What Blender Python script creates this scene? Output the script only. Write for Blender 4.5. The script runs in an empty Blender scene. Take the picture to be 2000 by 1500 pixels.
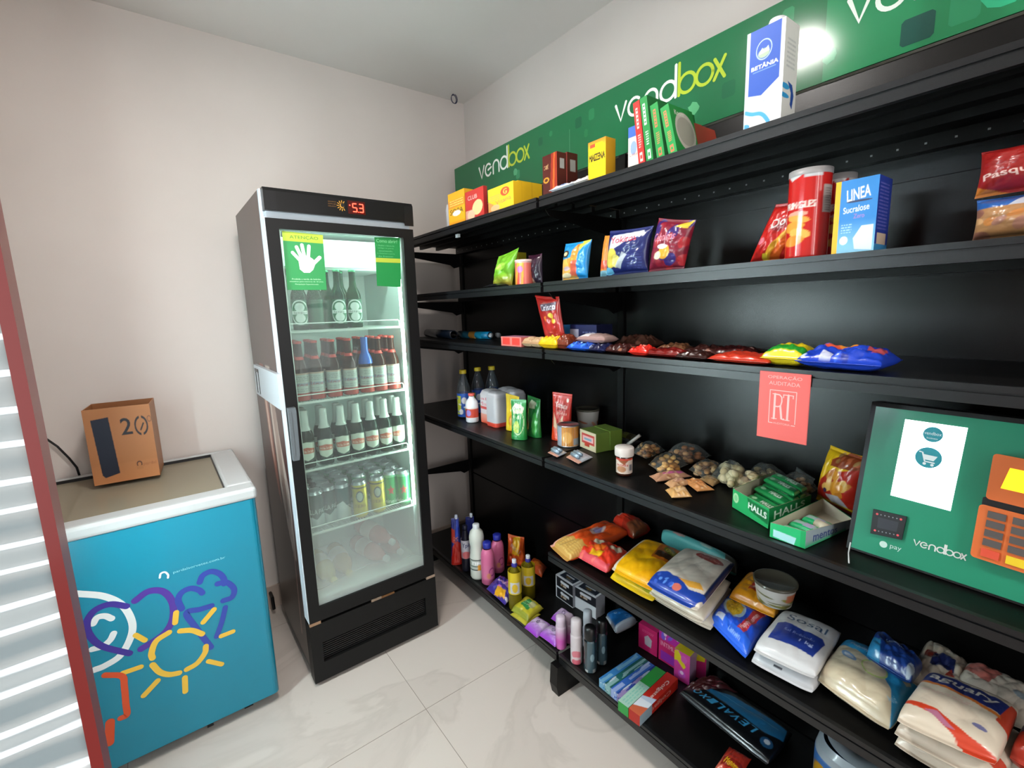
import bpy, math, random
import numpy as np
from mathutils import Vector, Matrix
sc = bpy.context.scene
col = sc.collection
PI = math.pi
# ------------------------------------------------------------------ camera
FPX = 909.287
RC = np.array([[0.79329328, -0.60808751, -0.0302546], [-0.12117765, -0.10899643, -0.98662848], [0.59665881, 0.78635193, -0.16015276]])
CAM = np.array([0.0, 0.0, 1.5])
cd = bpy.data.cameras.new('camera')
cd.sensor_width = 36.0
cd.lens = FPX / 2000 * 36
cd.clip_start = 0.02
cam = bpy.data.objects.new('camera', cd)
col.objects.link(cam)
M = Matrix(((RC[0, 0], -RC[1, 0], -RC[2, 0], CAM[0]), (RC[0, 1], -RC[1, 1], -RC[2, 1], CAM[1]), (RC[0, 2], -RC[1, 2], -RC[2, 2], CAM[2]), (0, 0, 0, 1)))
cam.matrix_world = M
sc.camera = cam
# ------------------------------------------------------------------ look
sc.view_settings.view_transform = 'Standard'
sc.view_settings.look = 'None'
sc.view_settings.gamma = 1.0
sc.view_settings.exposure = -0.3
sc.view_settings.use_curve_mapping = False
wd = bpy.data.worlds.new('world')
sc.world = wd
wd.use_nodes = True
wd.node_tree.nodes['Background'].inputs[0].default_value = (0.86, 0.84, 0.82, 1)
wd.node_tree.nodes['Background'].inputs[1].default_value = 0.95


def area(name, loc, target, sx, sy, power, colr=(1, 1, 1)):
    l = bpy.data.lights.new(name, 'AREA')
    l.shape = 'RECTANGLE'
    l.size, l.size_y = sx, sy
    l.energy = power
    l.color = colr
    o = bpy.data.objects.new(name, l)
    col.objects.link(o)
    o.location = loc
    d = Vector(target) - Vector(loc)
    o.rotation_euler = d.to_track_quat('-Z', 'Y').to_euler()
    return o


# the room's two ceiling lamps and the daylight that comes in through the shop door behind the camera
area('ceiling_light_source', (0.33, 1.12, 2.665), (0.33, 1.12, 0), 0.22, 0.22, 27, (1.0, 0.95, 0.90))
area('rear_light_source', (0.35, -1.3, 2.66), (0.35, -1.3, 0), 0.3, 0.3, 26, (1.0, 0.95, 0.9))
area('door_daylight', (-0.13, -1.95, 1.55), (-0.1, 2.5, 1.5), 0.14, 1.9, 17, (1.0, 0.97, 0.95))
area('street_daylight', (1.0, -2.0, 1.7), (0.6, 2.0, 1.2), 1.3, 1.7, 26, (1.0, 0.97, 0.94))

area('pane_streak_light', (-.66, -1.95, 1.35), (-.4, 1, 1.3), 0.34, 2.1, 9, (.93, .97, 1.0))  # added unseen light, placed to be mirrored in the open door pane

# ------------------------------------------------------------------ geometry of the place
GA = 0.01530822                     # the gondola stands very slightly askew to the room
GS = np.array([math.sin(GA), math.cos(GA), 0.0])
GN = np.array([math.cos(GA), -math.sin(GA), 0.0])
TH = -(PI / 2 + GA)                 # yaw of a thing whose front looks out of the shelves
ZU = np.array([0.0, 0.0, 1.0])


def G(s, n, z):
    return GS * s + GN * n + ZU * z


def ray(px, py):
    return RC.T @ np.array([(px - 1000) / FPX, (py - 750) / FPX, 1.0])


def at_z(px, py, z):
    d = ray(px, py)
    return CAM + d * ((z - CAM[2]) / d[2])


def at_n(px, py, n):
    d = ray(px, py)
    return CAM + d * ((n - GN @ CAM) / (GN @ d))


def at_y(px, py, y):
    d = ray(px, py)
    return CAM + d * (y / d[1])


def proj(P):
    q = RC @ (np.asarray(P, float) - CAM)
    return np.array([q[0] / q[2] * FPX + 1000, q[1] / q[2] * FPX + 750])


def depth(P):
    return float(RC[2] @ (np.asarray(P, float) - CAM))


def top_z(P, py):
    lo, hi = P[2] - 0.5, P[2] + 1.2
    for _ in range(40):
        m = (lo + hi) / 2
        if proj((P[0], P[1], m))[1] > py:
            lo = m
        else:
            hi = m
    return (lo + hi) / 2


# ------------------------------------------------------------------ colours
def lin(c):
    if isinstance(c, str):
        c = [int(c[i:i + 2], 16) / 255 for i in (0, 2, 4)]
    return np.array([(v / 12.92 if v <= 0.04045 else ((v + 0.055) / 1.055) ** 2.4) for v in c])


# ------------------------------------------------------------------ materials
MATS = {}


def mat(name, c='808080', rough=0.5, metal=0.0, spec=0.5, coat=0.0, attr=False, emit=None, es=1.0, alpha=None, trans=0.0, ior=1.45, bump=None, sub=0.0):
    if name in MATS:
        return MATS[name]
    m = bpy.data.materials.new(name)
    m.use_nodes = True
    nt = m.node_tree
    b = nt.nodes['Principled BSDF']
    L = lin(c)
    b.inputs['Base Color'].default_value = (*L, 1)
    b.inputs['Roughness'].default_value = rough
    b.inputs['Metallic'].default_value = metal
    b.inputs['Specular IOR Level'].default_value = spec
    b.inputs['Coat Weight'].default_value = coat
    b.inputs['Coat Roughness'].default_value = 0.12
    b.inputs['Transmission Weight'].default_value = trans
    b.inputs['IOR'].default_value = ior
    if attr:
        a = nt.nodes.new('ShaderNodeAttribute')
        a.attribute_name = 'Col'
        nt.links.new(a.outputs['Color'], b.inputs['Base Color'])
    if emit is not None:
        b.inputs['Emission Color'].default_value = (*lin(emit), 1)
        b.inputs['Emission Strength'].default_value = es
    if alpha is not None:
        b.inputs['Alpha'].default_value = alpha
    if bump:
        n = nt.nodes.new('ShaderNodeTexNoise')
        n.inputs['Scale'].default_value = bump[0]
        n.inputs['Detail'].default_value = 4
        tc = nt.nodes.new('ShaderNodeTexCoord')
        nt.links.new(tc.outputs['Object'], n.inputs['Vector'])
        bp = nt.nodes.new('ShaderNodeBump')
        bp.inputs['Strength'].default_value = bump[1]
        bp.inputs['Distance'].default_value = 0.002
        nt.links.new(n.outputs['Fac'], bp.inputs['Height'])
        nt.links.new(bp.outputs['Normal'], b.inputs['Normal'])
    MATS[name] = m
    return m


FILM = mat('printed_film', rough=0.32, coat=0.35, attr=True)
CARD = mat('printed_card', rough=0.45, attr=True, bump=(300, 0.05))
PAPER = mat('matt_print', rough=0.75, attr=True)
PLAST = mat('coloured_plastic', rough=0.35, attr=True)
GLOSSP = mat('gloss_print', rough=0.16, coat=0.5, attr=True)
PANEL = mat('satin_black_panel', '070707', rough=0.27, spec=0.42, bump=(900, 0.1))
BLACK = mat('black_painted_steel', '070707', rough=0.42, spec=0.30, bump=(900, 0.12))
LIPM = mat('shelf_edge_paint', '121315', rough=0.36, spec=0.55, bump=(900, 0.1))
BLKP = mat('black_plastic', '0e0e10', rough=0.4)
STEEL = mat('steel', 'b8bcc0', rough=0.3, metal=0.9)
WHITEP = mat('white_plastic', 'd9dde0', rough=0.4)
GREYP = mat('grey_plastic', '6a7074', rough=0.45)
METCOL = mat('coloured_foil', rough=0.3, metal=0.35, attr=True)


def clear_mat(name, c, rough=0.05, amount=0.6, diffuse=0.1):
    """thin clear film or glass: see-through, with gloss and a little haze"""
    if name in MATS:
        return MATS[name]
    m = bpy.data.materials.new(name)
    m.use_nodes = True
    nt = m.node_tree
    nt.nodes.remove(nt.nodes['Principled BSDF'])
    out = nt.nodes['Material Output']
    t = nt.nodes.new('ShaderNodeBsdfTransparent')
    t.inputs[0].default_value = (*lin(c), 1)
    g = nt.nodes.new('ShaderNodeBsdfGlossy')
    g.inputs['Roughness'].default_value = rough
    d = nt.nodes.new('ShaderNodeBsdfDiffuse')
    d.inputs[0].default_value = (0.8, 0.85, 0.84, 1)
    f = nt.nodes.new('ShaderNodeLayerWeight')
    f.inputs['Blend'].default_value = amount * 0.5
    mx = nt.nodes.new('ShaderNodeMixShader')
    nt.links.new(f.outputs['Fresnel'], mx.inputs[0])
    nt.links.new(t.outputs[0], mx.inputs[1])
    nt.links.new(g.outputs[0], mx.inputs[2])
    m2 = nt.nodes.new('ShaderNodeMixShader')
    m2.inputs[0].default_value = diffuse
    nt.links.new(mx.outputs[0], m2.inputs[1])
    nt.links.new(d.outputs[0], m2.inputs[2])
    nt.links.new(m2.outputs[0], out.inputs[0])
    MATS[name] = m
    return m


CLEARF = clear_mat('clear_film', 'f4f6f4', 0.15, 0.12, 0.07)
CLEARB = clear_mat('clear_bottle_plastic', 'c8d6d8', 0.06, 0.5, 0.03)


# ------------------------------------------------------------------ mesh builder
class MB:
    def __init__(s):
        s.v, s.f, s.c, s.n = [], [], [], 0

    def add(s, verts, faces, color):
        verts = np.asarray(verts, float).reshape(-1, 3)
        c = np.asarray(color if not isinstance(color, str) else lin(color), float)
        if c.ndim == 1:
            c = np.tile(c, (len(verts), 1))
        s.v.append(verts)
        s.c.append(c)
        s.f += [tuple(i + s.n for i in f) for f in faces]
        s.n += len(verts)
        return s

    def box(s, lo, hi, color='808080', frame=None):
        x0, y0, z0 = lo
        x1, y1, z1 = hi
        v = np.array([(x0, y0, z0), (x1, y0, z0), (x1, y1, z0), (x0, y1, z0), (x0, y0, z1), (x1, y0, z1), (x1, y1, z1), (x0, y1, z1)])
        if frame is not None:
            v = frame(v)
        return s.add(v, [(0, 3, 2, 1), (4, 5, 6, 7), (0, 1, 5, 4), (1, 2, 6, 5), (2, 3, 7, 6), (3, 0, 4, 7)], color)

    def grid(s, P, C):
        """P (nv,nu,3), C (nv,nu,3)"""
        nv, nu = P.shape[:2]
        i = np.arange(nv * nu).reshape(nv, nu)
        q = np.stack([i[:-1, :-1], i[:-1, 1:], i[1:, 1:], i[1:, :-1]], -1).reshape(-1, 4)
        s.add(P.reshape(-1, 3), [], C.reshape(-1, 3))
        off = s.n - nv * nu
        s.f += [tuple(r) for r in (q + off).tolist()]
        return s

    def tube(s, pts, r, color, seg=8, closed=False):
        pts = [np.asarray(p, float) for p in pts]
        rings = []
        n = len(pts)
        rr = r if hasattr(r, '__len__') else [r] * n
        up = None
        for i in range(n):
            a = pts[i - 1] if (i > 0 or closed) else pts[i]
            b = pts[(i + 1) % n] if (i < n - 1 or closed) else pts[i]
            t = b - a
            t = t / (np.linalg.norm(t) + 1e-12)
            if up is None:
                up = np.array([0, 0, 1.0]) if abs(t[2]) < 0.9 else np.array([1.0, 0, 0])
            x = np.cross(t, up)
            x /= np.linalg.norm(x) + 1e-12
            y = np.cross(x, t)
            up = y
            rings.append([pts[i] + rr[i] * (math.cos(2 * PI * k / seg) * x + math.sin(2 * PI * k / seg) * y) for k in range(seg)])
        V = np.array(rings).reshape(-1, 3)
        F = []
        m = n if closed else n - 1
        for i in range(m):
            for k in range(seg):
                a, b = i * seg + k, i * seg + (k + 1) % seg
                c, d = ((i + 1) % n) * seg + (k + 1) % seg, ((i + 1) % n) * seg + k
                F.append((a, b, c, d))
        if not closed:
            F.append(tuple(range(seg))[::-1])
            F.append(tuple(range((n - 1) * seg, n * seg)))
        return s.add(V, F, color)

    def lathe(s, prof, o, color, seg=24, art=None, axis=None, start=0.0, zr=None, sq=None):
        """prof [(r,z)], o base point, axis direction"""
        o = np.asarray(o, float)
        ax = np.array([0, 0, 1.0]) if axis is None else np.asarray(axis, float) / np.linalg.norm(axis)
        t = np.array([1.0, 0, 0]) if abs(ax[0]) < 0.9 else np.array([0, 1.0, 0])
        x = np.cross(t, ax)
        x /= np.linalg.norm(x)
        y = np.cross(ax, x)
        x, y = (x, y) if axis is not None else (np.array([1.0, 0, 0]), np.array([0, 1.0, 0]))
        prof = [(max(r, 1e-5), z) for r, z in prof]
        if art is not None:
            fine = []
            for (r0, z0), (r1, z1) in zip(prof[:-1], prof[1:]):
                k = max(1, int(abs(z1 - z0) / 0.0016))
                fine += [(r0 + (r1 - r0) * i / k, z0 + (z1 - z0) * i / k) for i in range(k)]
            prof = fine + [prof[-1]]
            seg = max(seg, 72)
        P = np.zeros((len(prof), seg + 1, 3))
        th = start + np.linspace(0, 2 * PI, seg + 1)
        for i, (r, z) in enumerate(prof):
            ca, sa = np.cos(th), np.sin(th)
            kx = np.ones_like(th)
            if sq:
                kx = 1 / (np.abs(ca) ** sq + np.abs(sa) ** sq) ** (1 / sq)
            P[i] = o + z * ax + (r * kx * ca)[:, None] * x + (r * kx * sa)[:, None] * y
        if art is not None:
            z0, z1 = zr if zr else (prof[0][1], prof[-1][1])
            vv = np.array([(z - z0) / (z1 - z0) for r, z in prof])
            U, V = np.meshgrid(np.linspace(0, 1, seg + 1), vv)
            C = art.sample(U, V)
        else:
            C = np.tile(lin(color) if isinstance(color, str) else np.asarray(color), (len(prof), seg + 1, 1))
        return s.grid(P, C)

    def ribbon(s, pts, w, O, X, Y, color, off=0.0, seg=8):
        """flat stroke with round ends in the plane O + a X + b Y"""
        O, X, Y = map(lambda a: np.asarray(a, float), (O, X, Y))
        N = np.cross(X, Y)
        N = N / np.linalg.norm(N)
        p = [np.asarray(q, float) for q in pts]
        r = w / 2

        def T(q):
            return O + q[0] * X + q[1] * Y + off * N
        L, R_ = [], []
        for i, q in enumerate(p):
            a = p[i - 1] if i else q
            b = p[i + 1] if i < len(p) - 1 else q
            t = b - a
            t = t / (np.linalg.norm(t) + 1e-12)
            nn = np.array([-t[1], t[0]])
            L.append(q + nn * r)
            R_.append(q - nn * r)
        V = [T(q) for q in L] + [T(q) for q in R_]
        n = len(p)
        F = [(i, n + i, n + i + 1, i + 1) for i in range(n - 1)]
        s.add(V, F, color)
        for q, d in ((p[0], p[0] - p[1]), (p[-1], p[-1] - p[-2])):
            a0 = math.atan2(d[1], d[0])
            V = [T(q)] + [T(q + r * np.array([math.cos(a0 - PI / 2 + PI * k / seg), math.sin(a0 - PI / 2 + PI * k / seg)])) for k in range(seg + 1)]
            s.add(V, [(0, k, k + 1) for k in range(1, seg + 1)], color)
        return s

    def poly(s, pts, O, X, Y, color, off=0.0):
        O, X, Y = map(lambda a: np.asarray(a, float), (O, X, Y))
        N = np.cross(X, Y)
        N = N / np.linalg.norm(N)
        V = [O + a * X + b * Y + off * N for a, b in pts]
        return s.add(V, [tuple(range(len(pts)))], color)

    def disc(s, c, r, O, X, Y, color, off=0.0, seg=24, ry=None):
        ry = ry or r
        return s.poly([(c[0] + r * math.cos(2 * PI * k / seg), c[1] + ry * math.sin(2 * PI * k / seg)) for k in range(seg)], O, X, Y, color, off)

    def text(s, t, c, w, h, O, X, Y, color, off=0.0006, rot=0.0, shear=0.0):
        """word t filling w x h centred on c in the plane O + aX + bY"""
        O, X, Y = map(lambda a: np.asarray(a, float), (O, X, Y))
        N = np.cross(X, Y)
        N = N / np.linalg.norm(N)
        V, T_ = glyphs(t)
        q = (V - 0.5) * [w, h]
        q[:, 0] += q[:, 1] * shear
        cr, sr = math.cos(rot), math.sin(rot)
        q = np.stack([q[:, 0] * cr - q[:, 1] * sr + c[0], q[:, 0] * sr + q[:, 1] * cr + c[1]], 1)
        P = O + q[:, :1] * X + q[:, 1:] * Y + off * N
        return s.add(P, [tuple(f) for f in T_], color)

    def build(s, name, material, parent=None, loc=None, smooth=False, stuff=False):
        V = np.concatenate(s.v)
        C = np.concatenate(s.c)
        if parent is not None:
            base = np.array(parent['_o'])
            V = V - base
        else:
            if loc is None:
                lo, hi = V.min(0), V.max(0)
                loc = ((lo[0] + hi[0]) / 2, (lo[1] + hi[1]) / 2, lo[2])
            V = V - np.array(loc)
        me = bpy.data.meshes.new(name)
        F = s.f
        me.vertices.add(len(V))
        me.vertices.foreach_set('co', V.astype(np.float32).ravel())
        lens = np.array([len(f) for f in F], np.int32)
        me.loops.add(int(lens.sum()))
        me.loops.foreach_set('vertex_index', np.concatenate([np.array(f, np.int32) for f in F]) if len(F) < 2000 else np.fromiter((i for f in F for i in f), np.int32, int(lens.sum())))
        me.polygons.add(len(F))
        me.polygons.foreach_set('loop_start', np.concatenate([[0], np.cumsum(lens)[:-1]]).astype(np.int32))
        me.polygons.foreach_set('loop_total', lens)
        me.polygons.foreach_set('use_smooth', np.full(len(F), bool(smooth)))
        a = me.color_attributes.new('Col', 'FLOAT_COLOR', 'POINT')
        a.data.foreach_set('color', np.concatenate([C, np.ones((len(C), 1))], 1).astype(np.float32).ravel())
        me.update(calc_edges=True)
        me.validate()
        me.materials.append(material)
        o = bpy.data.objects.new(name, me)
        col.objects.link(o)
        if parent is not None:
            o.parent = parent
            o['_o'] = list(map(float, parent['_o']))
        else:
            o.location = loc
            o['_o'] = list(map(float, loc))
        if stuff:
            o['kind'] = 'stuff'
        return o


_gl = {}


def glyphs(t):
    if t in _gl:
        return _gl[t]
    cu = bpy.data.curves.new('t', 'FONT')
    cu.body = t
    cu.resolution_u = 3
    ob = bpy.data.objects.new('t', cu)
    col.objects.link(ob)
    bpy.context.view_layer.update()
    me = bpy.data.meshes.new_from_object(ob)
    me.calc_loop_triangles()
    V = np.array([v.co[:2] for v in me.vertices])
    T = np.array([lt.vertices[:] for lt in me.loop_triangles])
    lo, hi = V.min(0), V.max(0)
    V = (V - lo) / np.maximum(hi - lo, 1e-6)
    bpy.data.objects.remove(ob)
    bpy.data.curves.remove(cu)
    bpy.data.meshes.remove(me)
    _gl[t] = (V, T)
    return _gl[t]


class Art:
    """printed picture of a pack, sampled onto the pack's own mesh; u right, v up"""

    def __init__(s, bg, *ops, res=(340, 440)):
        s.w, s.h = res
        s.a = np.tile(lin(bg).astype(np.float32), (s.h, s.w, 1))
        s.U, s.V = np.meshgrid((np.arange(s.w) + .5) / s.w, (np.arange(s.h) + .5) / s.h)
        s.bg = lin(bg)
        for o in ops:
            getattr(s, o[0])(*o[1:])

    def put(s, m, c):
        s.a[m] = lin(c)

    def r(s, u0, v0, u1, v1, c):
        s.put((s.U >= u0) & (s.U <= u1) & (s.V >= v0) & (s.V <= v1), c)

    def e(s, cu, cv, ru, rv, c, ro=0):
        x, y = s.U - cu, s.V - cv
        a = math.radians(ro)
        x, y = x * math.cos(a) + y * math.sin(a), -x * math.sin(a) + y * math.cos(a)
        s.put((x / ru) ** 2 + (y / rv) ** 2 <= 1, c)

    def ring(s, cu, cv, ru, rv, th, c):
        d = ((s.U - cu) / ru) ** 2 + ((s.V - cv) / rv) ** 2
        s.put((d <= 1) & (d >= (1 - th) ** 2), c)

    def p(s, pts, c):
        m = np.zeros((s.h, s.w), bool)
        n = len(pts)
        for i in range(n):
            (x0, y0), (x1, y1) = pts[i], pts[(i + 1) % n]
            if y0 == y1:
                continue
            cond = ((s.V >= min(y0, y1)) & (s.V < max(y0, y1)) & (s.U < x0 + (s.V - y0) * (x1 - x0) / (y1 - y0)))
            m ^= cond
        s.put(m, c)

    def t(s, txt, cu, cv, w, h, c, ro=0, bold=0):
        V, T = glyphs(txt)
        q = (V - .5) * [w * s.w, h * s.h]
        a = math.radians(ro)
        q = np.stack([q[:, 0] * math.cos(a) - q[:, 1] * math.sin(a) + cu * s.w, q[:, 0] * math.sin(a) + q[:, 1] * math.cos(a) + cv * s.h], 1)
        m = np.zeros((s.h, s.w), bool)
        for tr in T:
            A, B, C = q[tr]
            x0, x1 = int(max(0, min(A[0], B[0], C[0]) - 1)), int(min(s.w, max(A[0], B[0], C[0]) + 2))
            y0, y1 = int(max(0, min(A[1], B[1], C[1]) - 1)), int(min(s.h, max(A[1], B[1], C[1]) + 2))
            if x1 <= x0 or y1 <= y0:
                continue
            X, Y = np.meshgrid(np.arange(x0, x1) + .5, np.arange(y0, y1) + .5)
            d = (B[0] - A[0]) * (C[1] - A[1]) - (B[1] - A[1]) * (C[0] - A[0])
            if abs(d) < 1e-9:
                continue
            l1 = ((X - A[0]) * (C[1] - A[1]) - (Y - A[1]) * (C[0] - A[0])) / d
            l2 = ((B[0] - A[0]) * (Y - A[1]) - (B[1] - A[1]) * (X - A[0])) / d
            m[y0:y1, x0:x1] |= (l1 >= -.02) & (l2 >= -.02) & (l1 + l2 <= 1.02)
        for _ in range(bold):
            m2 = m.copy()
            m2[1:] |= m[:-1]
            m2[:, 1:] |= m[:, :-1]
            m = m2
        s.put(m, c)

    def blobs(s, n, seed, cols, u0, v0, u1, v1, r):
        rg = random.Random(seed)
        for _ in range(n):
            s.e(rg.uniform(u0, u1), rg.uniform(v0, v1), r * rg.uniform(.6, 1.3), r * rg.uniform(.6, 1.3) * s.w / s.h, rg.choice(cols), rg.uniform(0, 90))

    def grad(s, v0, v1, c0, c1, u=False):
        A = s.U if u else s.V
        k = np.clip((A - v0) / (v1 - v0), 0, 1)
        m = (A >= min(v0, v1)) & (A <= max(v0, v1))
        g = lin(c0) * (1 - k[..., None]) + lin(c1) * k[..., None]
        s.a[m] = g[m]

    def lines(s, n, u0, v0, u1, v1, c, fill=.45):
        """rows of small print, too small to read in the photograph"""
        rg = random.Random(n)
        hh = (v1 - v0) / n
        for i in range(n):
            x = u0
            while x < u1:
                w = rg.uniform(.03, .09)
                s.r(x, v0 + i * hh, min(x + w, u1), v0 + i * hh + hh * fill, c)
                x += w + .02

    def sample(s, U, V):
        if not getattr(s, 'soft', False):
            p = np.pad(s.a, ((1, 1), (1, 1), (0, 0)), mode='edge')
            s.a = (p[:-2, 1:-1] + p[2:, 1:-1] + p[1:-1, :-2] + p[1:-1, 2:] + 2 * p[1:-1, 1:-1]) / 6
            s.soft = True
        x = np.clip(U * s.w - .5, 0, s.w - 1.001)
        y = np.clip(V * s.h - .5, 0, s.h - 1.001)
        i, j = x.astype(int), y.astype(int)
        fx, fy = (x - i)[..., None], (y - j)[..., None]
        a = s.a
        return (a[j, i] * (1 - fx) + a[j, i + 1] * fx) * (1 - fy) + (a[j + 1, i] * (1 - fx) + a[j + 1, i + 1] * fx) * fy


def tag(o, label, cat, group=None):
    o['label'] = label
    o['category'] = cat
    if group:
        o['group'] = group
    return o


def empty(name, loc, label, cat, group=None):
    o = bpy.data.objects.new(name, None)
    o.empty_display_size = 0.02
    o.location = loc
    col.objects.link(o)
    o['_o'] = [float(v) for v in loc]
    return tag(o, label, cat, group)


def struct(o):
    o['kind'] = 'structure'
    return o


def cells(a, b, k=1.15, lo=6, hi=220):
    return int(min(hi, max(lo, np.linalg.norm(proj(a) - proj(b)) / k)))


# ---- a soft bag: four corner points (front-left, front-right, back-right, back-left as the print reads)
def pillow(q, tf, tb, art, name, label, cat, group=None, material=None, seal=(0.05, 0.05), stand=False, wr=1.0, seed=0, pinch=0.03, back=None, parent=None, pw=0.55, lump=0.0, rnd=0.0, floor=None, vmap=None):
    q = [np.asarray(p, float) for p in q]
    nu = max(cells(q[0], q[1]), cells(q[3], q[2]))
    nv = max(cells(q[0], q[3]), cells(q[1], q[2]))
    nu, nv = min(nu, 220), min(nv, 220)
    u, v = np.meshgrid(np.linspace(0, 1, nu + 1), np.linspace(0, 1, nv + 1))
    rg = np.random.RandomState(seed + 7)
    sl, sh = seal
    vv = np.clip((v - sl) / (1 - sl - sh), 0, 1)
    pu = np.clip(1 - np.abs(2 * u - 1) ** 3.0, 0, 1)
    if stand:
        pr = pu ** .5 * (np.clip(1 - vv, 0, 1) ** .75)
    else:
        pr = (pu * np.clip(1 - np.abs(2 * vv - 1) ** 2.6, 0, 1)) ** pw
    pin = pinch * (np.sin(PI * v) ** 1.0)
    uu = u + (0.5 - u) * 2 * pin * (0 if stand else 1)
    vx = v + (0.5 - v) * 2 * pinch * .6 * np.sin(PI * u) * (0 if stand else 1)
    if stand:
        uu = .5 + (u - .5) * (1 - .10 * np.sin(PI * np.clip(v, 0, 1)) * 0.6)
        vx = v
    if rnd:
        X2, Y2 = 2 * uu - 1, 2 * vx - 1
        uu, vx = .5 + .5 * X2 * np.sqrt(1 - rnd * Y2 ** 4), .5 + .5 * Y2 * np.sqrt(1 - rnd * X2 ** 4)
    uu, vx = uu[..., None], vx[..., None]
    P = (q[0] * (1 - uu) + q[1] * uu) * (1 - vx) + (q[3] * (1 - uu) + q[2] * uu) * vx
    N = np.cross(q[1] - q[0], q[3] - q[0])
    N = N / np.linalg.norm(N)
    size = (np.linalg.norm(q[1] - q[0]) + np.linalg.norm(q[3] - q[0])) / 2

    def crinkle(sd):
        r = np.random.RandomState(sd)
        W = np.zeros_like(u)
        for k in range(9):
            a, f = r.uniform(0, 2 * PI), r.uniform(5, 22)
            W += (np.abs(np.sin(f * (u * math.cos(a) + v * math.sin(a)) + r.uniform(0, 6) + 1.3 * np.sin(5 * u + k) * np.cos(4 * v)))) * (1.0 / (f / 6))
        W -= W.mean()
        return W * size * 0.017 * wr
    edge = np.clip(np.minimum(np.minimum(u, 1 - u), np.minimum(v, 1 - v)) * 8, 0.15, 1)
    frontd = pr * tf + crinkle(seed) * edge * (0.4 + pr * .6)
    if lump:
        L_ = np.zeros_like(u)
        for k in range(26):
            cu_, cv_ = rg.uniform(.1, .9), rg.uniform(.15, .85)
            L_ = np.maximum(L_, np.sqrt(np.clip(1 - ((u - cu_) / .11) ** 2 - ((v - cv_) / .11) ** 2, 0, 1)))
        frontd += L_ * lump
    backd = pr * tb + crinkle(seed + 3) * edge * .25 * pr
    crimp = 0.0012 * np.sin(v * 400) * ((v < sl) | (v > 1 - sh))
    F = P + N * (frontd + crimp + 0.0006)[..., None]
    B = P - N * (backd + 0.0006)[..., None]
    if floor is not None:
        B[..., 2] = np.maximum(B[..., 2], floor)
        F[..., 2] = np.maximum(F[..., 2], floor + .001)
    mb = MB()
    va = v if vmap is None else np.clip((v - vmap[0]) * vmap[1], 0, 1)
    C = art.sample(u, va) if isinstance(art, Art) else np.tile(lin(art), (nv + 1, nu + 1, 1))
    cb = (lin(back) if back else (art.bg if isinstance(art, Art) else lin(art)))
    mb.grid(F, C)
    mb.grid(B[:, ::-1], np.tile(cb, (nv + 1, nu + 1, 1)))
    k = (nv + 1) * (nu + 1)
    i = np.arange(k).reshape(nv + 1, nu + 1)
    j = (k + np.arange(k).reshape(nv + 1, nu + 1))[:, ::-1]
    for a, b in ((i[0, :], j[0, :]), (i[:, -1], j[:, -1]), (i[-1, ::-1], j[-1, ::-1]), (i[::-1, 0], j[::-1, 0])):
        for t in range(len(a) - 1):
            mb.f.append((int(a[t + 1]), int(a[t]), int(b[t]), int(b[t + 1])))
    if parent is not None:
        return mb.build(name, material or FILM, parent, smooth=True)
    o = mb.build(name, material or FILM, None, smooth=True)
    return tag(o, label, cat, group)


def quad_z(pts, z):
    zz = z if hasattr(z, '__len__') else [z] * 4
    o = []
    for p, h in zip(pts, zz):
        q = at_z(p[0], p[1], h)
        if q @ GN > 1.432:
            q = q - GN * (q @ GN - 1.432)
        o.append(q)
    return o


def lay(pts, z, t, art, name, label, cat, **k):
    """bag lying on a shelf: outline picked on the height z, tf up"""
    k.setdefault('floor', z - t * .42)
    k.setdefault('vmap', (.02, 1.17))
    return pillow(quad_z(pts, z), t * .62, t * .38, art, name, label, cat, **k)


def frame(o, yaw):
    c, s = math.cos(yaw), math.sin(yaw)
    o = np.asarray(o, float)

    def f(v):
        v = np.asarray(v, float)
        return np.stack([v[..., 0] * c - v[..., 1] * s + o[0], v[..., 0] * s + v[..., 1] * c + o[1], v[..., 2] + o[2]], -1)
    return f


# ---- a carton: base point = front-left bottom corner, width along x, depth along y, height z
def carton(o, yaw, w, d, h, front, side=None, top=None, name='box', label='', cat='box', group=None, material=None, base='808080', tilt=0.0, left=None, parent=None, extra=None):
    fr0 = frame(o, yaw)

    def fr(v):
        v = np.array(v, float)
        if tilt:
            x, z = v[..., 0].copy(), v[..., 2].copy()
            v[..., 0] = x * math.cos(tilt) - z * math.sin(tilt)
            v[..., 2] = x * math.sin(tilt) + z * math.cos(tilt)
        return fr0(v)
    mb = MB()
    e = 0.0

    def face(p0, pu, pv, art):
        p0, pu, pv = map(lambda a: np.array(a, float), (p0, pu, pv))
        if isinstance(art, Art):
            nu = cells(fr(p0), fr(p0 + pu), .85)
            nv = cells(fr(p0), fr(p0 + pv), .85)
            u, v = np.meshgrid(np.linspace(0, 1, nu + 1), np.linspace(0, 1, nv + 1))
            P = fr(p0 + u[..., None] * pu + v[..., None] * pv)
            mb.grid(P, art.sample(u, v))
        else:
            c = lin(art if art else base)
            P = fr(np.array([[p0, p0 + pu], [p0 + pv, p0 + pu + pv]]))
            mb.grid(P, np.tile(c, (2, 2, 1)))
    face((0, 0, 0), (w, 0, 0), (0, 0, h), front)
    face((w, 0, 0), (0, d, 0), (0, 0, h), side)
    face((0, d, 0), (0, -d, 0), (0, 0, h), left or base)
    face((w, d, 0), (-w, 0, 0), (0, 0, h), base)
    face((0, 0, h), (w, 0, 0), (0, d, 0), top)
    face((0, d, 0), (w, 0, 0), (0, -d, 0), base)
    if extra:
        extra(mb, fr)
    if parent is not None:
        return mb.build(name, material or CARD, parent)
    return tag(mb.build(name, material or CARD, None), label, cat, group)


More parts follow.
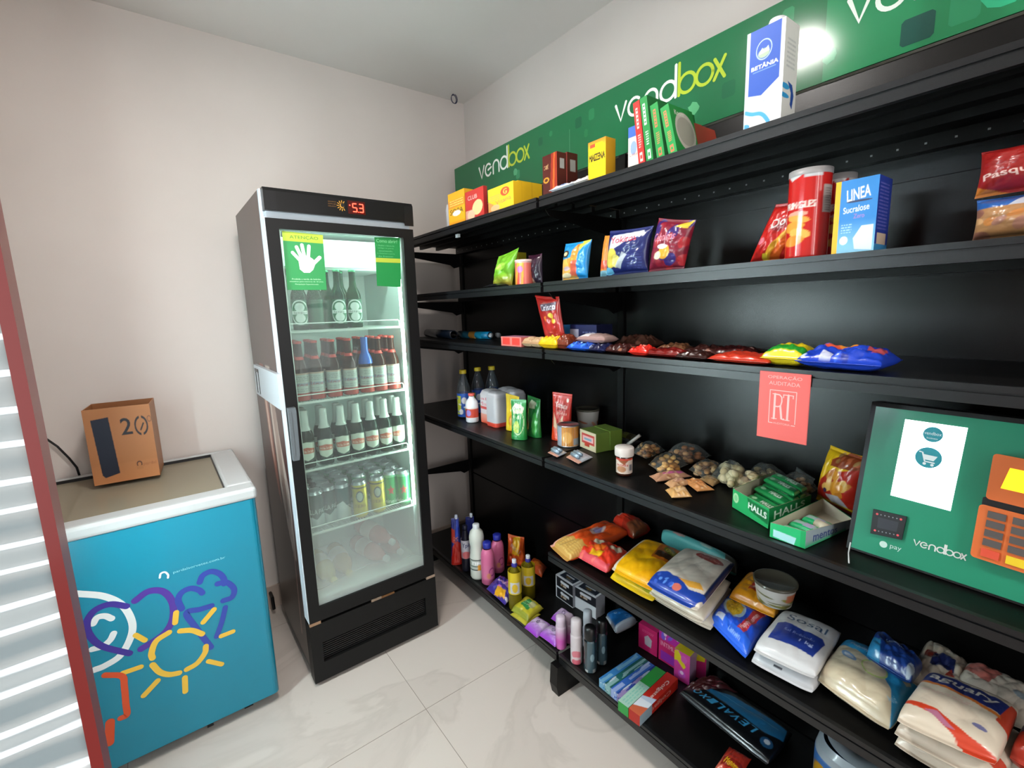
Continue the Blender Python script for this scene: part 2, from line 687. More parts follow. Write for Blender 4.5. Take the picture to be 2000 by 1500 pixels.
def box_px(xl, xr, ybot, ytop, n, z, d, **k):
    """carton standing on shelf z with its front in the plane n, left/right edges seen at columns xl and xr"""
    a, b = at_n(xl, ybot, n), at_n(xr, ybot, n)
    w = abs((a - b) @ GS)
    A = G(a @ GS, n, z)
    h = top_z(A, ytop) - z
    return carton(A, TH, w, d, h, **k)


def pouch_px(xl, xr, ybot, ytop, n, z, tf, tb, art, lean=0.0, skew=(0, 0), narrow=0.0, turn=0.0, **k):
    a, b = at_n(xl, ybot, n), at_n(xr, ybot, n)
    sa, sb = a @ GS, b @ GS
    dn = turn * (sa - sb)
    A, B = G(sa, n, z), G(sb, n + dn, z)
    h = top_z(A, ytop) - z
    c = (sa - sb) * narrow
    q = [A, B, G(sb + c + skew[0], n + dn + lean, z + h), G(sa - c + skew[0], n + lean, z + h + skew[1])]
    return pillow(q, tf, tb, art, **k)


# ================================================================== the room
YB, XR, ZC = 2.546, 1.632, 2.714


def noise_mix(name, c1, c2, scale, rough=0.9, bump=0.1, detail=6, bs=200):
    m = mat(name, c1, rough=rough)
    nt = m.node_tree
    b = nt.nodes['Principled BSDF']
    tc = nt.nodes.new('ShaderNodeTexCoord')
    n = nt.nodes.new('ShaderNodeTexNoise')
    n.inputs['Scale'].default_value = scale
    n.inputs['Detail'].default_value = detail
    nt.links.new(tc.outputs['Object'], n.inputs['Vector'])
    r = nt.nodes.new('ShaderNodeValToRGB')
    r.color_ramp.elements[0].position = 0.35
    r.color_ramp.elements[1].position = 0.7
    r.color_ramp.elements[0].color = (*lin(c1), 1)
    r.color_ramp.elements[1].color = (*lin(c2), 1)
    nt.links.new(n.outputs['Fac'], r.inputs[0])
    nt.links.new(r.outputs[0], b.inputs['Base Color'])
    n2 = nt.nodes.new('ShaderNodeTexNoise')
    n2.inputs['Scale'].default_value = bs
    nt.links.new(tc.outputs['Object'], n2.inputs['Vector'])
    bp = nt.nodes.new('ShaderNodeBump')
    bp.inputs['Strength'].default_value = bump
    bp.inputs['Distance'].default_value = 0.001
    nt.links.new(n2.outputs['Fac'], bp.inputs['Height'])
    nt.links.new(bp.outputs[0], b.inputs['Normal'])
    return m


WALL = noise_mix('wall_paint', 'cfc6c0', 'd5ccc6', 2.0, 0.85, 0.15)
CEIL = noise_mix('ceiling_paint', 'dcd7d2', 'e0dbd6', 1.5, 0.9, 0.1)
struct(MB().box((-1.9, YB, 0), (XR + .12, YB + .12, ZC)).build('wall_back', WALL))
struct(MB().box((XR, -2.6, 0), (XR + .12, YB, ZC)).build('wall_right', WALL))
struct(MB().box((-2.02, -2.6, 0), (-1.9, YB + .12, ZC)).build('wall_left', WALL))
struct(MB().box((-2.02, -2.6, ZC), (XR + .12, YB + .12, ZC + .1)).build('ceiling', CEIL))

# polished marbled floor tiles with thin joints
TS = 0.90
fm = mat('floor_tile', 'd3cbc4', rough=0.33, spec=0.4)
nt = fm.node_tree
b = nt.nodes['Principled BSDF']
tc = nt.nodes.new('ShaderNodeTexCoord')
wv = nt.nodes.new('ShaderNodeTexNoise')
wv.inputs['Scale'].default_value = 1.7
wv.inputs['Detail'].default_value = 9
wv.inputs['Distortion'].default_value = 1.4
nt.links.new(tc.outputs['Object'], wv.inputs['Vector'])
rp = nt.nodes.new('ShaderNodeValToRGB')
el = rp.color_ramp.elements
el[0].position, el[0].color = 0.44, (*lin('c3b9b1'), 1)
el[1].position, el[1].color = 0.505, (*lin('c8beb6'), 1)
e_ = el.new(0.475)
e_.color = (*lin('bdb3ab'), 1)
nt.links.new(wv.outputs['Fac'], rp.inputs[0])
nt.links.new(rp.outputs[0], b.inputs['Base Color'])
JX, JY = 0.6499, 1.4627
fl = MB()
GROUT = mat('grout', '8f857d', rough=0.9)
for i in range(-3, 2):
    for j in range(-5, 3):
        x0, x1 = max(JX + i * TS, -1.9), min(JX + (i + 1) * TS, XR)
        y0, y1 = max(JY + j * TS, -2.6), min(JY + (j + 1) * TS, YB)
        if x1 > x0 and y1 > y0:
            g = 0.0012
            fl.box((x0 + g, y0 + g, -0.02), (x1 - g, y1 - g, 0.0), 'd3cbc4')
struct(fl.build('floor', fm))
gr = MB().box((-1.9, -2.6, -0.03), (XR, YB, -0.0012)).build('floor_grout', GROUT)
struct(gr)
struct(MB().box((-1.9, YB - .009, 0), (XR, YB, .115)).box((-1.9, YB - .0095, .115), (XR, YB, .1185)).build('baseboard_back', mat('skirting_tile', 'b9a89c', rough=0.35)))
struct(MB().box((XR - .009, -2.6, 0), (XR, YB - .009, .115)).build('baseboard_right', MATS['skirting_tile']))

# ceiling lamps (square, flush)
for i, (x, y, L_) in enumerate(((.33, 1.12, 'square flush ceiling lamp above the shop floor'), (.35, -1.3, 'square flush ceiling lamp behind the viewer near the street door'))):
    t = empty('ceiling_lamp', (x, y, ZC), L_, 'lamp', 'flush ceiling lamps')
    MB().box((x - .13, y - .13, ZC - .04), (x - .112, y + .13, ZC)).box((x + .112, y - .13, ZC - .04), (x + .13, y + .13, ZC)).box((x - .112, y - .13, ZC - .04), (x + .112, y - .112, ZC)).box((x - .112, y + .112, ZC - .04), (x + .112, y + .13, ZC)).build('lamp_frame', WHITEP, t)
    MB().box((x - .112, y - .112, ZC - .03), (x + .112, y + .112, ZC - .012)).build('diffuser', mat('lamp_diffuser', 'ffffff', emit='fff6ec', es=14.0), t)

# coil of thin wire hanging where the ceiling meets the corner
cc = at_y(886, 194, 2.47)
mb = MB()
for k in range(3):
    r = 0.019 + .002 * k
    O = cc + np.array([.0015 * k, -.002 * k, .001 * k])
    mb.tube([O + np.array([r * .85 * math.cos(a), 0, r * 1.12 * math.sin(a)]) for a in np.linspace(0, 2 * PI, 25)[:-1]], .0016, '2a2d4a', 6, True)
tp = at_y(883, 166, 2.47)
mb.tube([cc + np.array([0, 0, .022]), (cc + tp) / 2 + np.array([.004, 0, 0.012]), np.array([tp[0], 2.47, ZC])], .0012, '3a3c50', 6)
tag(mb.build('wire_coil', mat('wire_insulation', rough=.5, attr=True), loc=tuple(cc), smooth=True), 'small coil of dark blue wire hanging from the ceiling in the room corner', 'wire')

# ================================================================== the black shelving
NB = 1.45                                    # back panels
LEV = {1: (1.856, 1.030), 2: (1.583, 1.042), 3: (1.356, 1.042), 4: (0.968, 1.032), 5: (0.606, 1.040), 6: (0.160, 1.085)}


def gf(v):
    v = np.asarray(v, float)
    return v[..., :1] * GS + v[..., 1:2] * GN + v[..., 2:3] * ZU


gon = empty('gondola_shelving', tuple(G(1.2, 1.3, 0)), 'long black steel wall shelving with six levels of groceries', 'shelving')
BAYS = ((1.2330, 2.450), (0.006, 1.2240), (-1.226, -0.003))
for bi, (s0, s1) in enumerate(BAYS):
    # back panels, one sheet above another
    mb = MB()
    zs = (0.10, 0.49, 0.90, 1.335, 1.764, 2.052)
    for za, zb in zip(zs[:-1], zs[1:]):
        mb.box((s0 + .012, NB, za + .004), (s1 - .012, NB + .015, zb - .004), frame=gf)
    mb.box((s0, NB + .006, .1), (s1, NB + .02, 2.05), frame=gf)
    mb.build('back_panel', PANEL, gon)
    for lv, (z, nl) in LEV.items():
        if bi == 0 and lv == 5:
            continue
        mb = MB()
        a, c = s0 + .003, s1 - .003
        mb.box((a, nl, z - .0025), (c, NB - .004, z), frame=gf)
        mb.box((a, nl + .16, z - .020), (c, nl + .175, z - .0025), frame=gf)
        mb.box((a, nl + .26, z - .020), (c, nl + .275, z - .0025), frame=gf)
        mb.box((a, nl + .08, z - .020), (c, nl + .095, z - .0025), frame=gf)
        mb.box((a, NB - .03, z - .034), (c, NB - .004, z - .0025), frame=gf)
        sh = mb.build('shelf', BLACK, gon)
        mb = MB()
        mb.box((a, nl - .001, z - .010), (c, nl + .01, z + .001), frame=gf)
        mb.box((a, nl + .004, z - .014), (c, nl + .01, z - .010), frame=gf)
        mb.box((a, nl - .001, z - (.032 if lv < 6 else .04)), (c, nl + .012, z - .014), frame=gf)
        mb.build('shelf_lip', LIPM, sh)
        if lv == 1:
            mb = MB()  # pale dots paint the light that passes through the shelf's holes
            for k in range(24):
                s = a + (k + .5) * (c - a) / 24
                mb.box((s - .0022, NB - .0312, z - .021), (s + .0022, NB - .0298, z - .017), '9a9e9e', frame=gf)
            mb.build('slot_light_dots', PLAST, sh, stuff=True)
    if bi < 2:
        pass
for s in (2.440, 1.2285, 0.001):
    MB().box((s - .015, NB - .008, .0), (s + .015, NB + .03, 2.052), frame=gf).build('upright', BLACK, gon)
    for lv, (z, nl) in LEV.items():
        if lv == 6:
            continue
        P = [(NB - .01, z - .034), (NB - .01, z - .105), (NB - .05, z - .115), (NB - .075, z - .098), (nl + .05, z - .055), (nl + .03, z - .034)]
        v = [(s - .002, n, zz) for n, zz in P] + [(s + .002, n, zz) for n, zz in P]
        k = len(P)
        mb = MB()
        mb.add(gf(np.array(v)), [tuple(range(k)), tuple(range(2 * k - 1, k - 1, -1))] + [(i, i + k, (i + 1) % k + k, (i + 1) % k) for i in range(k)], '101010')
        mb.build('bracket', BLACK, gon)
    # foot
    P = [(NB, 0), (NB, .16), (1.09, .125), (1.058, .125), (1.052, .045), (1.062, .0)]
    v = [(s - .028, n, zz) for n, zz in P] + [(s + .012, n, zz) for n, zz in P]
    k = len(P)
    mb = MB()
    mb.add(gf(np.array(v)), [tuple(range(k)), tuple(range(2 * k - 1, k - 1, -1))] + [(i, i + k, (i + 1) % k + k, (i + 1) % k) for i in range(k)], '101010')
    mb.build('foot', BLACK, gon)
P = at_n(893, 484, 1.10)
tag(MB().box((P @ GS - .011, 1.10, 1.822), (P @ GS + .011, 1.112, 1.836), frame=gf).build('shelf_clip', WHITEP), 'tiny white clip under the top shelf beside the cooler', 'clip')


# ---- green printed banner above the shelves
def logo(mb, O, X, Y, W, c1, c2, th=.085, off=.0008):
    """thin rounded word as on the banner: x-height 1, width 6.75"""
    u = W / 6.75
    X, Y = np.asarray(X) * u, np.asarray(Y) * u * .95

    def arc(cx, cy, rx, ry, a0, a1, n=16):
        return [(cx + rx * math.cos(math.radians(a0 + (a1 - a0) * i / n)), cy + ry * math.sin(math.radians(a0 + (a1 - a0) * i / n))) for i in range(n + 1)]
    S = [([(0.05, .98), (.42, .03), (.80, .98)], c1),
         (arc(1.42, .5, .44, .47, 48, 318), c1), ([(1.40, .5), (1.84, .62)], c1),
         ([(2.12, .02), (2.12, .62)] + arc(2.52, .58, .40, .40, 180, 0) + [(2.92, .02)], c1),
         (arc(3.60, .5, .46, .47, 0, 360, 22), c1), ([(4.06, .03), (4.06, 1.62)], c1),
         ([(4.26, .03), (4.26, 1.62)], c2), (arc(4.72, .5, .46, .47, 0, 360, 22), c2),
         (arc(5.68, .5, .44, .47, 0, 360, 22), c2), ([(6.20, .98), (6.72, .03)], c2), ([(6.72, .98), (6.20, .03)], c2)]
    for i, (p, c) in enumerate(S):
        mb.ribbon([(a, b) for a, b in p], th * 1.9, O, X, Y, c, off + i * .00004)


BZ0, BZ1, BN = 2.052, 2.295, 1.440
mb = MB()
O = G(0, BN, BZ0)
X_, Y_ = -GS, ZU


def bs(s, z):
    return (-s, z - BZ0)


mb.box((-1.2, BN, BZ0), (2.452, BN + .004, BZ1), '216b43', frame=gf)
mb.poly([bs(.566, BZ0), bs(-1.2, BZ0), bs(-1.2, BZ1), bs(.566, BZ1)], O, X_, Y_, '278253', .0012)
mb.poly([bs(1.5046, 2.125), bs(1.5032, 2.125), bs(1.5032, 2.222), bs(1.5046, 2.222)], O, X_, Y_, '5f9c78', .0004)
for s, z, w, h, c in ((1.452, 2.232, .036, .040, '1c5c3c'), (1.69, 2.228, .03, .034, '1d5f3e'), (.82, 2.128, .042, .045, '1c6340'), (2.06, 2.08, .03, .04, '1d5c3c'), (.378, 2.093, .060, .056, '1c4f45'), (1.62, 2.24, .02, .022, '2b7c50'), (1.38, 2.24, .03, .04, '2a7a4e'), (1.41, 2.18, .02, .03, '287448'), (1.86, 2.13, .03, .04, '32855a'), (.30, 2.12, .05, .10, '2f8f60'), (.66, 2.25, .03, .04, '2d8456')):
    cx, cy = bs(s, z)
    r = .006
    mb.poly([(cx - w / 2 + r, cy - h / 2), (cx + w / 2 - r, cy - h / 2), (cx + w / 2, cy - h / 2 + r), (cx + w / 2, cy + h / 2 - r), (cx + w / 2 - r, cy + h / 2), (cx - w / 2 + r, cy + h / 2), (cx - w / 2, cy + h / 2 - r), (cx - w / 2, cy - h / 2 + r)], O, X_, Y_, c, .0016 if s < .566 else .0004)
for s, z, r, c in ((.935, 2.112, .020, '58a572'), (.553, 2.108, .018, '3fa070'), (1.88, 2.145, .016, '4f9f70'), (.235, 2.115, .045, '35b884')):
    cx, cy = bs(s, z)
    rg = random.Random(int(s * 1000))
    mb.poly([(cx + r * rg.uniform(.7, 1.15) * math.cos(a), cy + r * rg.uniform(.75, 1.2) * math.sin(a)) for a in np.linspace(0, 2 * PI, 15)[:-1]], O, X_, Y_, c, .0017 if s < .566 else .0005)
logo(mb, G(2.197, BN, 2.180), -GS, ZU, .427, 'e4ece4', 'b2c83a')
logo(mb, G(1.259, BN, 2.168), -GS, ZU, .427, 'e4ece4', 'b2c83a')
logo(mb, G(.520, BN, 2.158), -GS, ZU, .427, 'e4ece4', 'b2c83a', off=.0020)
ban = mb.build('banner', mat('banner_print', rough=0.13, spec=0.55, attr=True), loc=tuple(G(1.2, BN, BZ0)))
tag(ban, 'long glossy green banner with white and lime lettering above the top shelf', 'banner')

# ================================================================== the upright glass door cooler
FX0, FX1, FY0, FY1, FZ = .347, .908, 1.838, 2.43, 1.938
fr = empty('drinks_cooler', ((FX0 + FX1) / 2, (FY0 + FY1) / 2, 0), 'tall black drinks cooler with a lit interior behind its closed glass door', 'cooler')
sidem = mat('cooler_side_print', '3a2a28', rough=0.32, spec=.3, coat=0.1, attr=True)
# left side carries a worn dark print
U, V = np.meshgrid(np.linspace(0, 1, 90), np.linspace(0, 1, 300))
A = Art('43322f', res=(180, 600))
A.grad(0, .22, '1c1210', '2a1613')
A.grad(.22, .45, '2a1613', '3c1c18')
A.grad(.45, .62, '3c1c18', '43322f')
A.p([(.55, .66), (.62, .40), (.74, .30), (.86, .24), (.93, .24), (.95, .40), (.80, .52), (.72, .66)], 'b7a79c')
A.p([(.60, .98 * .66), (.70, .40), (.80, .31), (.84, .36), (.74, .66)], '8d7468')
A.p([(.30, .66), (.40, .46), (.52, .36), (.60, .34), (.56, .44), (.46, .66)], '8b4a3a')
A.p([(.36, .60), (.44, .46), (.50, .42), (.47, .52), (.42, .64)], 'c2a493')
A.p([(.80, .05), (.84, .05), (.89, .26), (.86, .26)], '8d6a5e')
for i_ in range(5):
    A.p([(.72 + .04 * i_, .30 - .02 * i_), (.73 + .04 * i_, .30 - .02 * i_), (.70 + .045 * i_, .42), (.69 + .045 * i_, .42)], '4a2622')
mb = MB()
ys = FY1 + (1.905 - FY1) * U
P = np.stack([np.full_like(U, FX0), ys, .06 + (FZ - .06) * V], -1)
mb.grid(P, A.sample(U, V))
mb.box((FX0 + .0005, 1.905, .06), (FX0 + .006, FY1, FZ), '2a1f1d')
mb.build('side_panel', sidem, fr)
MB().box((FX1 - .006, 1.905, .06), (FX1, FY1, FZ)).build('side_panel', BLKP, fr)
MB().box((FX0 + .006, 1.905, FZ - .012), (FX1 - .006, FY1, FZ)).box((FX0 + .006, FY1 - .01, .06), (FX1 - .006, FY1, FZ - .012)).build('casing_back', BLKP, fr)
# pale front edge of the case
mb = MB()
mb.box((FX0, 1.880, .285), (FX0 + .012, 1.905, FZ)).box((FX1 - .012, 1.880, .285), (FX1, 1.905, FZ)).box((FX0 + .012, 1.860, 1.838), (FX1 - .012, 1.905, 1.866))
mb.box((FX0 + .0005, 1.842, .285), (FX0 + .010, 1.880, 1.838))
mb.build('front_trim', mat('cooler_trim', 'ccd4dc', rough=.45), fr)
# header with display
mb = MB()
hz0 = 1.860
prof = [(1.905, hz0 + .004), (1.838, hz0), (1.838, FZ - .012), (1.846, FZ), (1.905, FZ)]
v = [(FX0 + .006, y, z) for y, z in prof] + [(FX1, y, z) for y, z in prof]
mb.add(v, [(0, 1, 2, 3, 4), (9, 8, 7, 6, 5)] + [(i, i + 5, (i + 1) % 5 + 5, (i + 1) % 5) for i in range(5)], '0c0c0d')
mb.box((FX0 + .007, 1.8365, hz0 + .002), (FX0 + .045, 1.8385, FZ - .014), '121214')
mb.box((FX1 - .04, 1.8365, hz0 - .012), (FX1 - .001, 1.8385, FZ - .014), '121214')
hd = mb.build('header', mat('header_plastic', rough=.3, spec=.3, attr=True), fr)
# seven-segment read-out
def seg7(mb, ch, x, z, h, c):
    w = h * .52
    S = {'a': ((0, h), (w, h)), 'b': ((w, h), (w, h / 2)), 'c': ((w, h / 2), (w, 0)), 'd': ((0, 0), (w, 0)), 'e': ((0, h / 2), (0, 0)), 'f': ((0, h), (0, h / 2)), 'g': ((0, h / 2), (w, h / 2))}
    for k in {'5': 'afgcd', '3': 'abgcd'}[ch]:
        (a, b_), (c_, d_) = S[k]
        g = .12
        mb.ribbon([(x + a + (c_ - a) * g, z + b_ + (d_ - b_) * g), (x + c_ - (c_ - a) * g, z + d_ - (d_ - b_) * g)], h * .13, (0, FY0 - .0015, 0), (1, 0, 0), (0, 0, 1), c)


mb = MB()
seg7(mb, '5', .6585, 1.883, .029, 'ffffff')
seg7(mb, '3', .6835, 1.883, .029, 'ffffff')
mb.disc((.6790, 1.8825), .0018, (0, FY0 - .0015, 0), (1, 0, 0), (0, 0, 1), 'ffffff')
mb.disc((.6475, 1.905), .0022, (0, FY0 - .0015, 0), (1, 0, 0), (0, 0, 1), 'ffffff')
mb.build('display_digits', mat('red_led', 'ff3020', emit='ff3a28', es=9.0), hd)
MB().box((.640, FY0 - .001, 1.874), (.707, FY0, 1.922)).build('display_window', mat('display_window', '2a0503', rough=.1, emit='600806', es=.5), hd)
mb = MB()
O_, X_, Y_ = (0, FY0 - .001, 0), (1, 0, 0), (0, 0, 1)
mb.disc((.618, 1.900), .0085, O_, X_, Y_, 'b9862e')
mb.disc((.6205, 1.902), .0070, O_, X_, Y_, '0c0c0d', .0003)
for k in range(9):
    a = math.radians(60 + k * 30)
    mb.ribbon([(.618 + .012 * math.cos(a), 1.900 + .012 * math.sin(a)), (.618 + .018 * math.cos(a), 1.900 + .018 * math.sin(a))], .003, O_, X_, Y_, 'b9862e')
for k, s_ in enumerate(('SERVIMOS', 'SEMPRE BEM', 'GELADO')):
    mb.text(s_, (.582, 1.911 - k * .008), .030, .004, O_, X_, Y_, '70502a')
mb.build('sun_emblem', PLAST, hd)

# white liner
LN = mat('liner', 'dfe9e6', rough=.45)
iy0, iy1, ix0, ix1, iz0, iz1 = 1.90, 2.36, FX0 + .035, FX1 - .035, .335, 1.825
mb = MB()
mb.box((ix0 - .025, iy0, iz0), (ix0, iy1, iz1)).box((ix1, iy0, iz0), (ix1 + .025, iy1, iz1)).box((ix0 - .025, iy1, iz0), (ix1 + .025, iy1 + .03, iz1))
mb.box((ix0 - .025, iy0, iz0 - .03), (ix1 + .025, iy1 + .03, iz0)).box((ix0 - .025, iy0, iz1), (ix1 + .025, iy1 + .03, iz1 + .03))
mb.build('liner', LN, fr)
MB().box((ix0 + .015, 2.02, 1.680), (ix1 - .015, iy1, 1.80)).box((ix0 + .03, 2.013, 1.69), (ix1 - .03, 2.02, 1.765)).build('evaporator_cover', LN, fr)
mb = MB()
for sx in (ix0 + .004, ix1 - .004):
    mb.tube([(sx, 1.94, .45), (sx, 1.94, 1.75)], .004, 'ffffff', 6)
mb.build('shelf_rail', WHITEP, fr)
for x, w in ((ix1 - .012, 1.0),):
    MB().box((x, 1.906, .62), (x + .010, 1.916, 1.81)).build('light_tube', mat('cooler_light', 'ffffff', emit='e4fff4', es=60), fr)
MB().box((ix0 + .05, 1.915, 1.812), (ix1 - .05, 1.935, 1.822)).build('light_tube', mat('cooler_light_top', 'ffffff', emit='e6fff6', es=60), fr)
# wire shelves
WIRE = mat('white_wire', 'e2e8e4', rough=.4)
FSH = (1.437, 1.157, .880, .608)
for z in FSH:
    mb = MB()
    x0, x1, y0, y1 = ix0 + .006, ix1 - .006, 1.935, iy1 - .01
    mb.tube([(x0, y0, z), (x1, y0, z), (x1, y1, z), (x0, y1, z)], .0035, 'ffffff', 6, True)
    mb.box((x0, y0 - .002, z - .006), (x1, y0 + .003, z + .003))
    n = 42
    for k in range(n):
        x = x0 + (k + .5) * (x1 - x0) / n
        mb.tube([(x, y0 + .002, z - .004), (x, y0 + .01, z), (x, y1, z)], .0014, 'ffffff', 4)
    o = mb.build('wire_shelf', WIRE, fr)
    mb = MB()
    a, c, h = x0 + .012, x1 - .010, .030
    mb.tube([(a, y0 - .002, z), (a, y0 - .002, z + h - .006), (a + .006, y0 - .002, z + h), (c - .006, y0 - .002, z + h), (c, y0 - .002, z + h - .006), (c, y0 - .002, z)], .0022, 'ffffff', 6)
    mb.build('front_rail', WIRE, o)
# door
dr = MB()
gx0, gx1, gz0, gz1 = .392, .858, .343, 1.800
dr.box((FX0 + .003, FY0, .283), (gx0, FY0 + .04, 1.835)).box((gx1, FY0, .283), (FX1 - .004, FY0 + .04, 1.835))
dr.box((gx0, FY0, gz1), (gx1, FY0 + .04, 1.835)).box((gx0, FY0, .283), (gx1, FY0 + .04, gz0))
door = dr.build('door', mat('door_frame', '0e0e0f', rough=.42, spec=.3), fr)
g = clear_mat('door_glass', 'f2fbf7', .03, .42, .02)
nt = g.node_tree
m2 = [n for n in nt.nodes if n.type == 'MIX_SHADER'][-1]
tc = nt.nodes.new('ShaderNodeTexCoord')
sp = nt.nodes.new('ShaderNodeSeparateXYZ')
nt.links.new(tc.outputs['Object'], sp.inputs[0])
mr = nt.nodes.new('ShaderNodeMapRange')
mr.inputs['From Min'].default_value = 0.35
mr.inputs['From Max'].default_value = 1.05
mr.inputs['To Min'].default_value = 0.36
mr.inputs['To Max'].default_value = 0.05
nz = nt.nodes.new('ShaderNodeTexNoise')
nz.inputs['Scale'].default_value = 3.0
nt.links.new(tc.outputs['Object'], nz.inputs['Vector'])
ad = nt.nodes.new('ShaderNodeMath')
ad.operation = 'MULTIPLY_ADD'
ad.inputs[1].default_value = .30
nt.links.new(nz.outputs['Fac'], ad.inputs[0])
nt.links.new(sp.outputs['Z'], ad.inputs[2])
nt.links.new(ad.outputs[0], mr.inputs['Value'])
nt.links.new(mr.outputs[0], m2.inputs[0])
MB().box((gx0 - .003, FY0 + .010, gz0 - .003), (gx1 + .003, FY0 + .014, gz1 + .003)).build('glass_pane', g, door)
MB().box((gx0, FY0 + .016, gz0), (gx0 + .006, FY0 + .036, gz1)).box((gx1 - .006, FY0 + .016, gz0), (gx1, FY0 + .036, gz1)).box((gx0, FY0 + .016, gz0), (gx1, FY0 + .036, gz0 + .01)).build('glazing_spacer', mat('aluminium', 'c8d0ce', rough=.3, metal=.7), door)
# handle on the hinge-free side
hp_ = [(.3525, 1.165), (.3785, 1.165), (.3800, 1.150), (.3770, .985), (.3735, .966), (.3525, .966)]
k = len(hp_)
v = [(x, FY0 - .022, z) for x, z in hp_] + [(x, FY0, z) for x, z in hp_]
mb = MB().add(v, [tuple(range(k)), tuple(range(2 * k - 1, k - 1, -1))] + [(i, i + k, (i + 1) % k + k, (i + 1) % k) for i in range(k)], '666c70')
mb.box((.3525, FY0 - .0235, .985), (.362, FY0 - .0215, 1.15))
mb.build('handle', mat('handle_grey', '5b6165', rough=.35), door)
# lock box screwed to the side
lk = MB().box((FX0 - .014, 1.845, 1.158), (FX0, 2.335, 1.29)).build('lock_box', mat('lock_casing', 'b9bfc4', rough=.45), fr)
mb = MB().box((FX0 - .0155, 2.285, 1.168), (FX0 - .013, 2.30, 1.272), '16181a').box((FX0 - .0155, 2.23, 1.168), (FX0 - .013, 2.238, 1.272), '16181a').box((FX0 - .016, 2.225, 1.262), (FX0 - .013, 2.305, 1.276), '202224')
mb.build('lock_slot', PLAST, lk)
# stickers on the glass (their own things)
mb = MB()
SO, SX, SZ = (0, FY0 + .009, 0), (1, 0, 0), (0, 0, 1)
mb.poly([(.400, 1.590), (.537, 1.590), (.541, 1.790), (.402, 1.795)], SO, SX, SZ, '2c8a4c')
mb.poly([(.402, 1.762), (.5405, 1.759), (.541, 1.790), (.402, 1.795)], SO, SX, SZ, 'a9c43c', .0003)
mb.text('ATENÇÃO', (.474, 1.7765), .098, .016, SO, SX, SZ, '3f7a33', .0006)
palm = [(.447, 1.700), (.449, 1.664), (.462, 1.652), (.482, 1.652), (.495, 1.663), (.503, 1.680), (.500, 1.700), (.484, 1.712), (.462, 1.713)]
mb.poly(palm, SO, SX, SZ, 'f4f8f4', .0004)
for (a, b_), (c_, d_), w in (((.453, 1.695), (.430, 1.722), .0115), ((.459, 1.705), (.445, 1.742), .012), ((.469, 1.708), (.464, 1.750), .012), ((.482, 1.708), (.488, 1.747), .012), ((.492, 1.680), (.522, 1.708), .013)):
    mb.ribbon([(a, b_), (c_, d_)], w, SO, SX, SZ, 'f4f8f4', .0005)
mb.text('-18', (.474, 1.682), .016, .009, SO, SX, SZ, '9aa39a', .0008)
for k, s_ in enumerate(('Proibida a venda de bebidas', 'alcoólicas para menores de 18 anos.', 'Manipulação Supervisionada.')):
    mb.text(s_, (.469, 1.629 - k * .0095), (.100, .118, .082)[k], .0055, SO, SX, SZ, 'b8dcbc', .0006)
tag(mb.build('warning_sticker', PLAST), 'green notice with a white open hand and yellow-green heading on the cooler glass', 'sticker')
mb = MB()
mb.poly([(.735, 1.606), (.838, 1.601), (.848, 1.800), (.739, 1.795)], SO, SX, SZ, '1f8040')
mb.poly([(.736, 1.699), (.8425, 1.699), (.8435, 1.716), (.7368, 1.716)], SO, SX, SZ, 'a9b43c', .0003)
mb.text('Como abrir?', (.790, 1.783), .088, .013, SO, SX, SZ, '7cc48c', .0005)
for k, s_ in enumerate(('1. Realize a leitura do', 'código na porta', 'escaneando.', '2. Destrave a porta', 'do freezer.')):
    mb.text(s_, (.783, 1.765 - k * .0105), .074 - .008 * (k % 3), .0055, SO, SX, SZ, '6cb87e', .0005)
tag(mb.build('instruction_sticker', PLAST), 'narrow dark green sticker headed Como abrir at the top right of the cooler glass', 'sticker')
# lower grille
mb = MB()
z1 = .272
mb.box((FX0, FY0, .018), (.389, 1.90, z1)).box((.851, FY0, .018), (FX1, 1.90, z1)).box((.389, FY0, .185), (.851, 1.90, z1)).box((.389, FY0, .018), (.851, 1.90, .098))
gp = mb.build('kick_panel', mat('kick_black', '0c0c0c', rough=.5, spec=.3), fr)
mb = MB()
for k in range(9):
    mb.box((.389, 1.852, .102 + k * .0092), (.851, 1.858, .107 + k * .0092))
for k in range(40):
    x = .392 + k * .0117
    mb.box((x, 1.858, .098), (x + .003, 1.862, .185))
mb.build('grille', BLKP, gp)
MB().box((.389, 1.875, .098), (.851, 1.88, .185)).build('grille_back', BLKP, gp)
mb = MB()
RUST = mat('rusty_steel', rough=.6, metal=.5, attr=True)
mb.box((FX0 + .002, FY0 - .001, .272), (FX0 + .045, FY0 + .02, .284), 'a08066').box((FX1 - .045, FY0 - .001, .272), (FX1 - .002, FY0 + .02, .284), 'b09a88')
mb.build('hinge', RUST, fr)
MB().box((.600, FY0 - .004, .274), (.645, FY0 + .002, .283), '9a8674').box((.645, FY0 - .002, .272), (.705, FY0 + .002, .280), '7a5434').build('latch_plate', RUST, fr)
MB().box((FX0 + .012, 1.87, .0), (FX0 + .05, 1.92, .02)).box((FX1 - .05, 1.87, .0), (FX1 - .012, 1.92, .02)).box((FX0 + .012, 2.36, .0), (FX0 + .05, 2.40, .06)).box((FX1 - .05, 2.36, .0), (FX1 - .012, 2.40, .06)).build('feet', BLKP, fr)
MB().box((FX0 + .006, 1.90, .02), (FX1 - .006, FY1 - .02, .06)).build('base_tray', BLKP, fr)

# ================================================================== the chest freezer
CX0, CX1, CY0, CY1, CT = -.98, .222, 1.861, 2.50, .889
cf = empty('chest_freezer', ((CX0 + CX1) / 2, (CY0 + CY1) / 2, 0), 'low turquoise ice cream freezer with drawn sun, heart and cloud and a grey rim', 'freezer')
TURQ = '0b7c96'


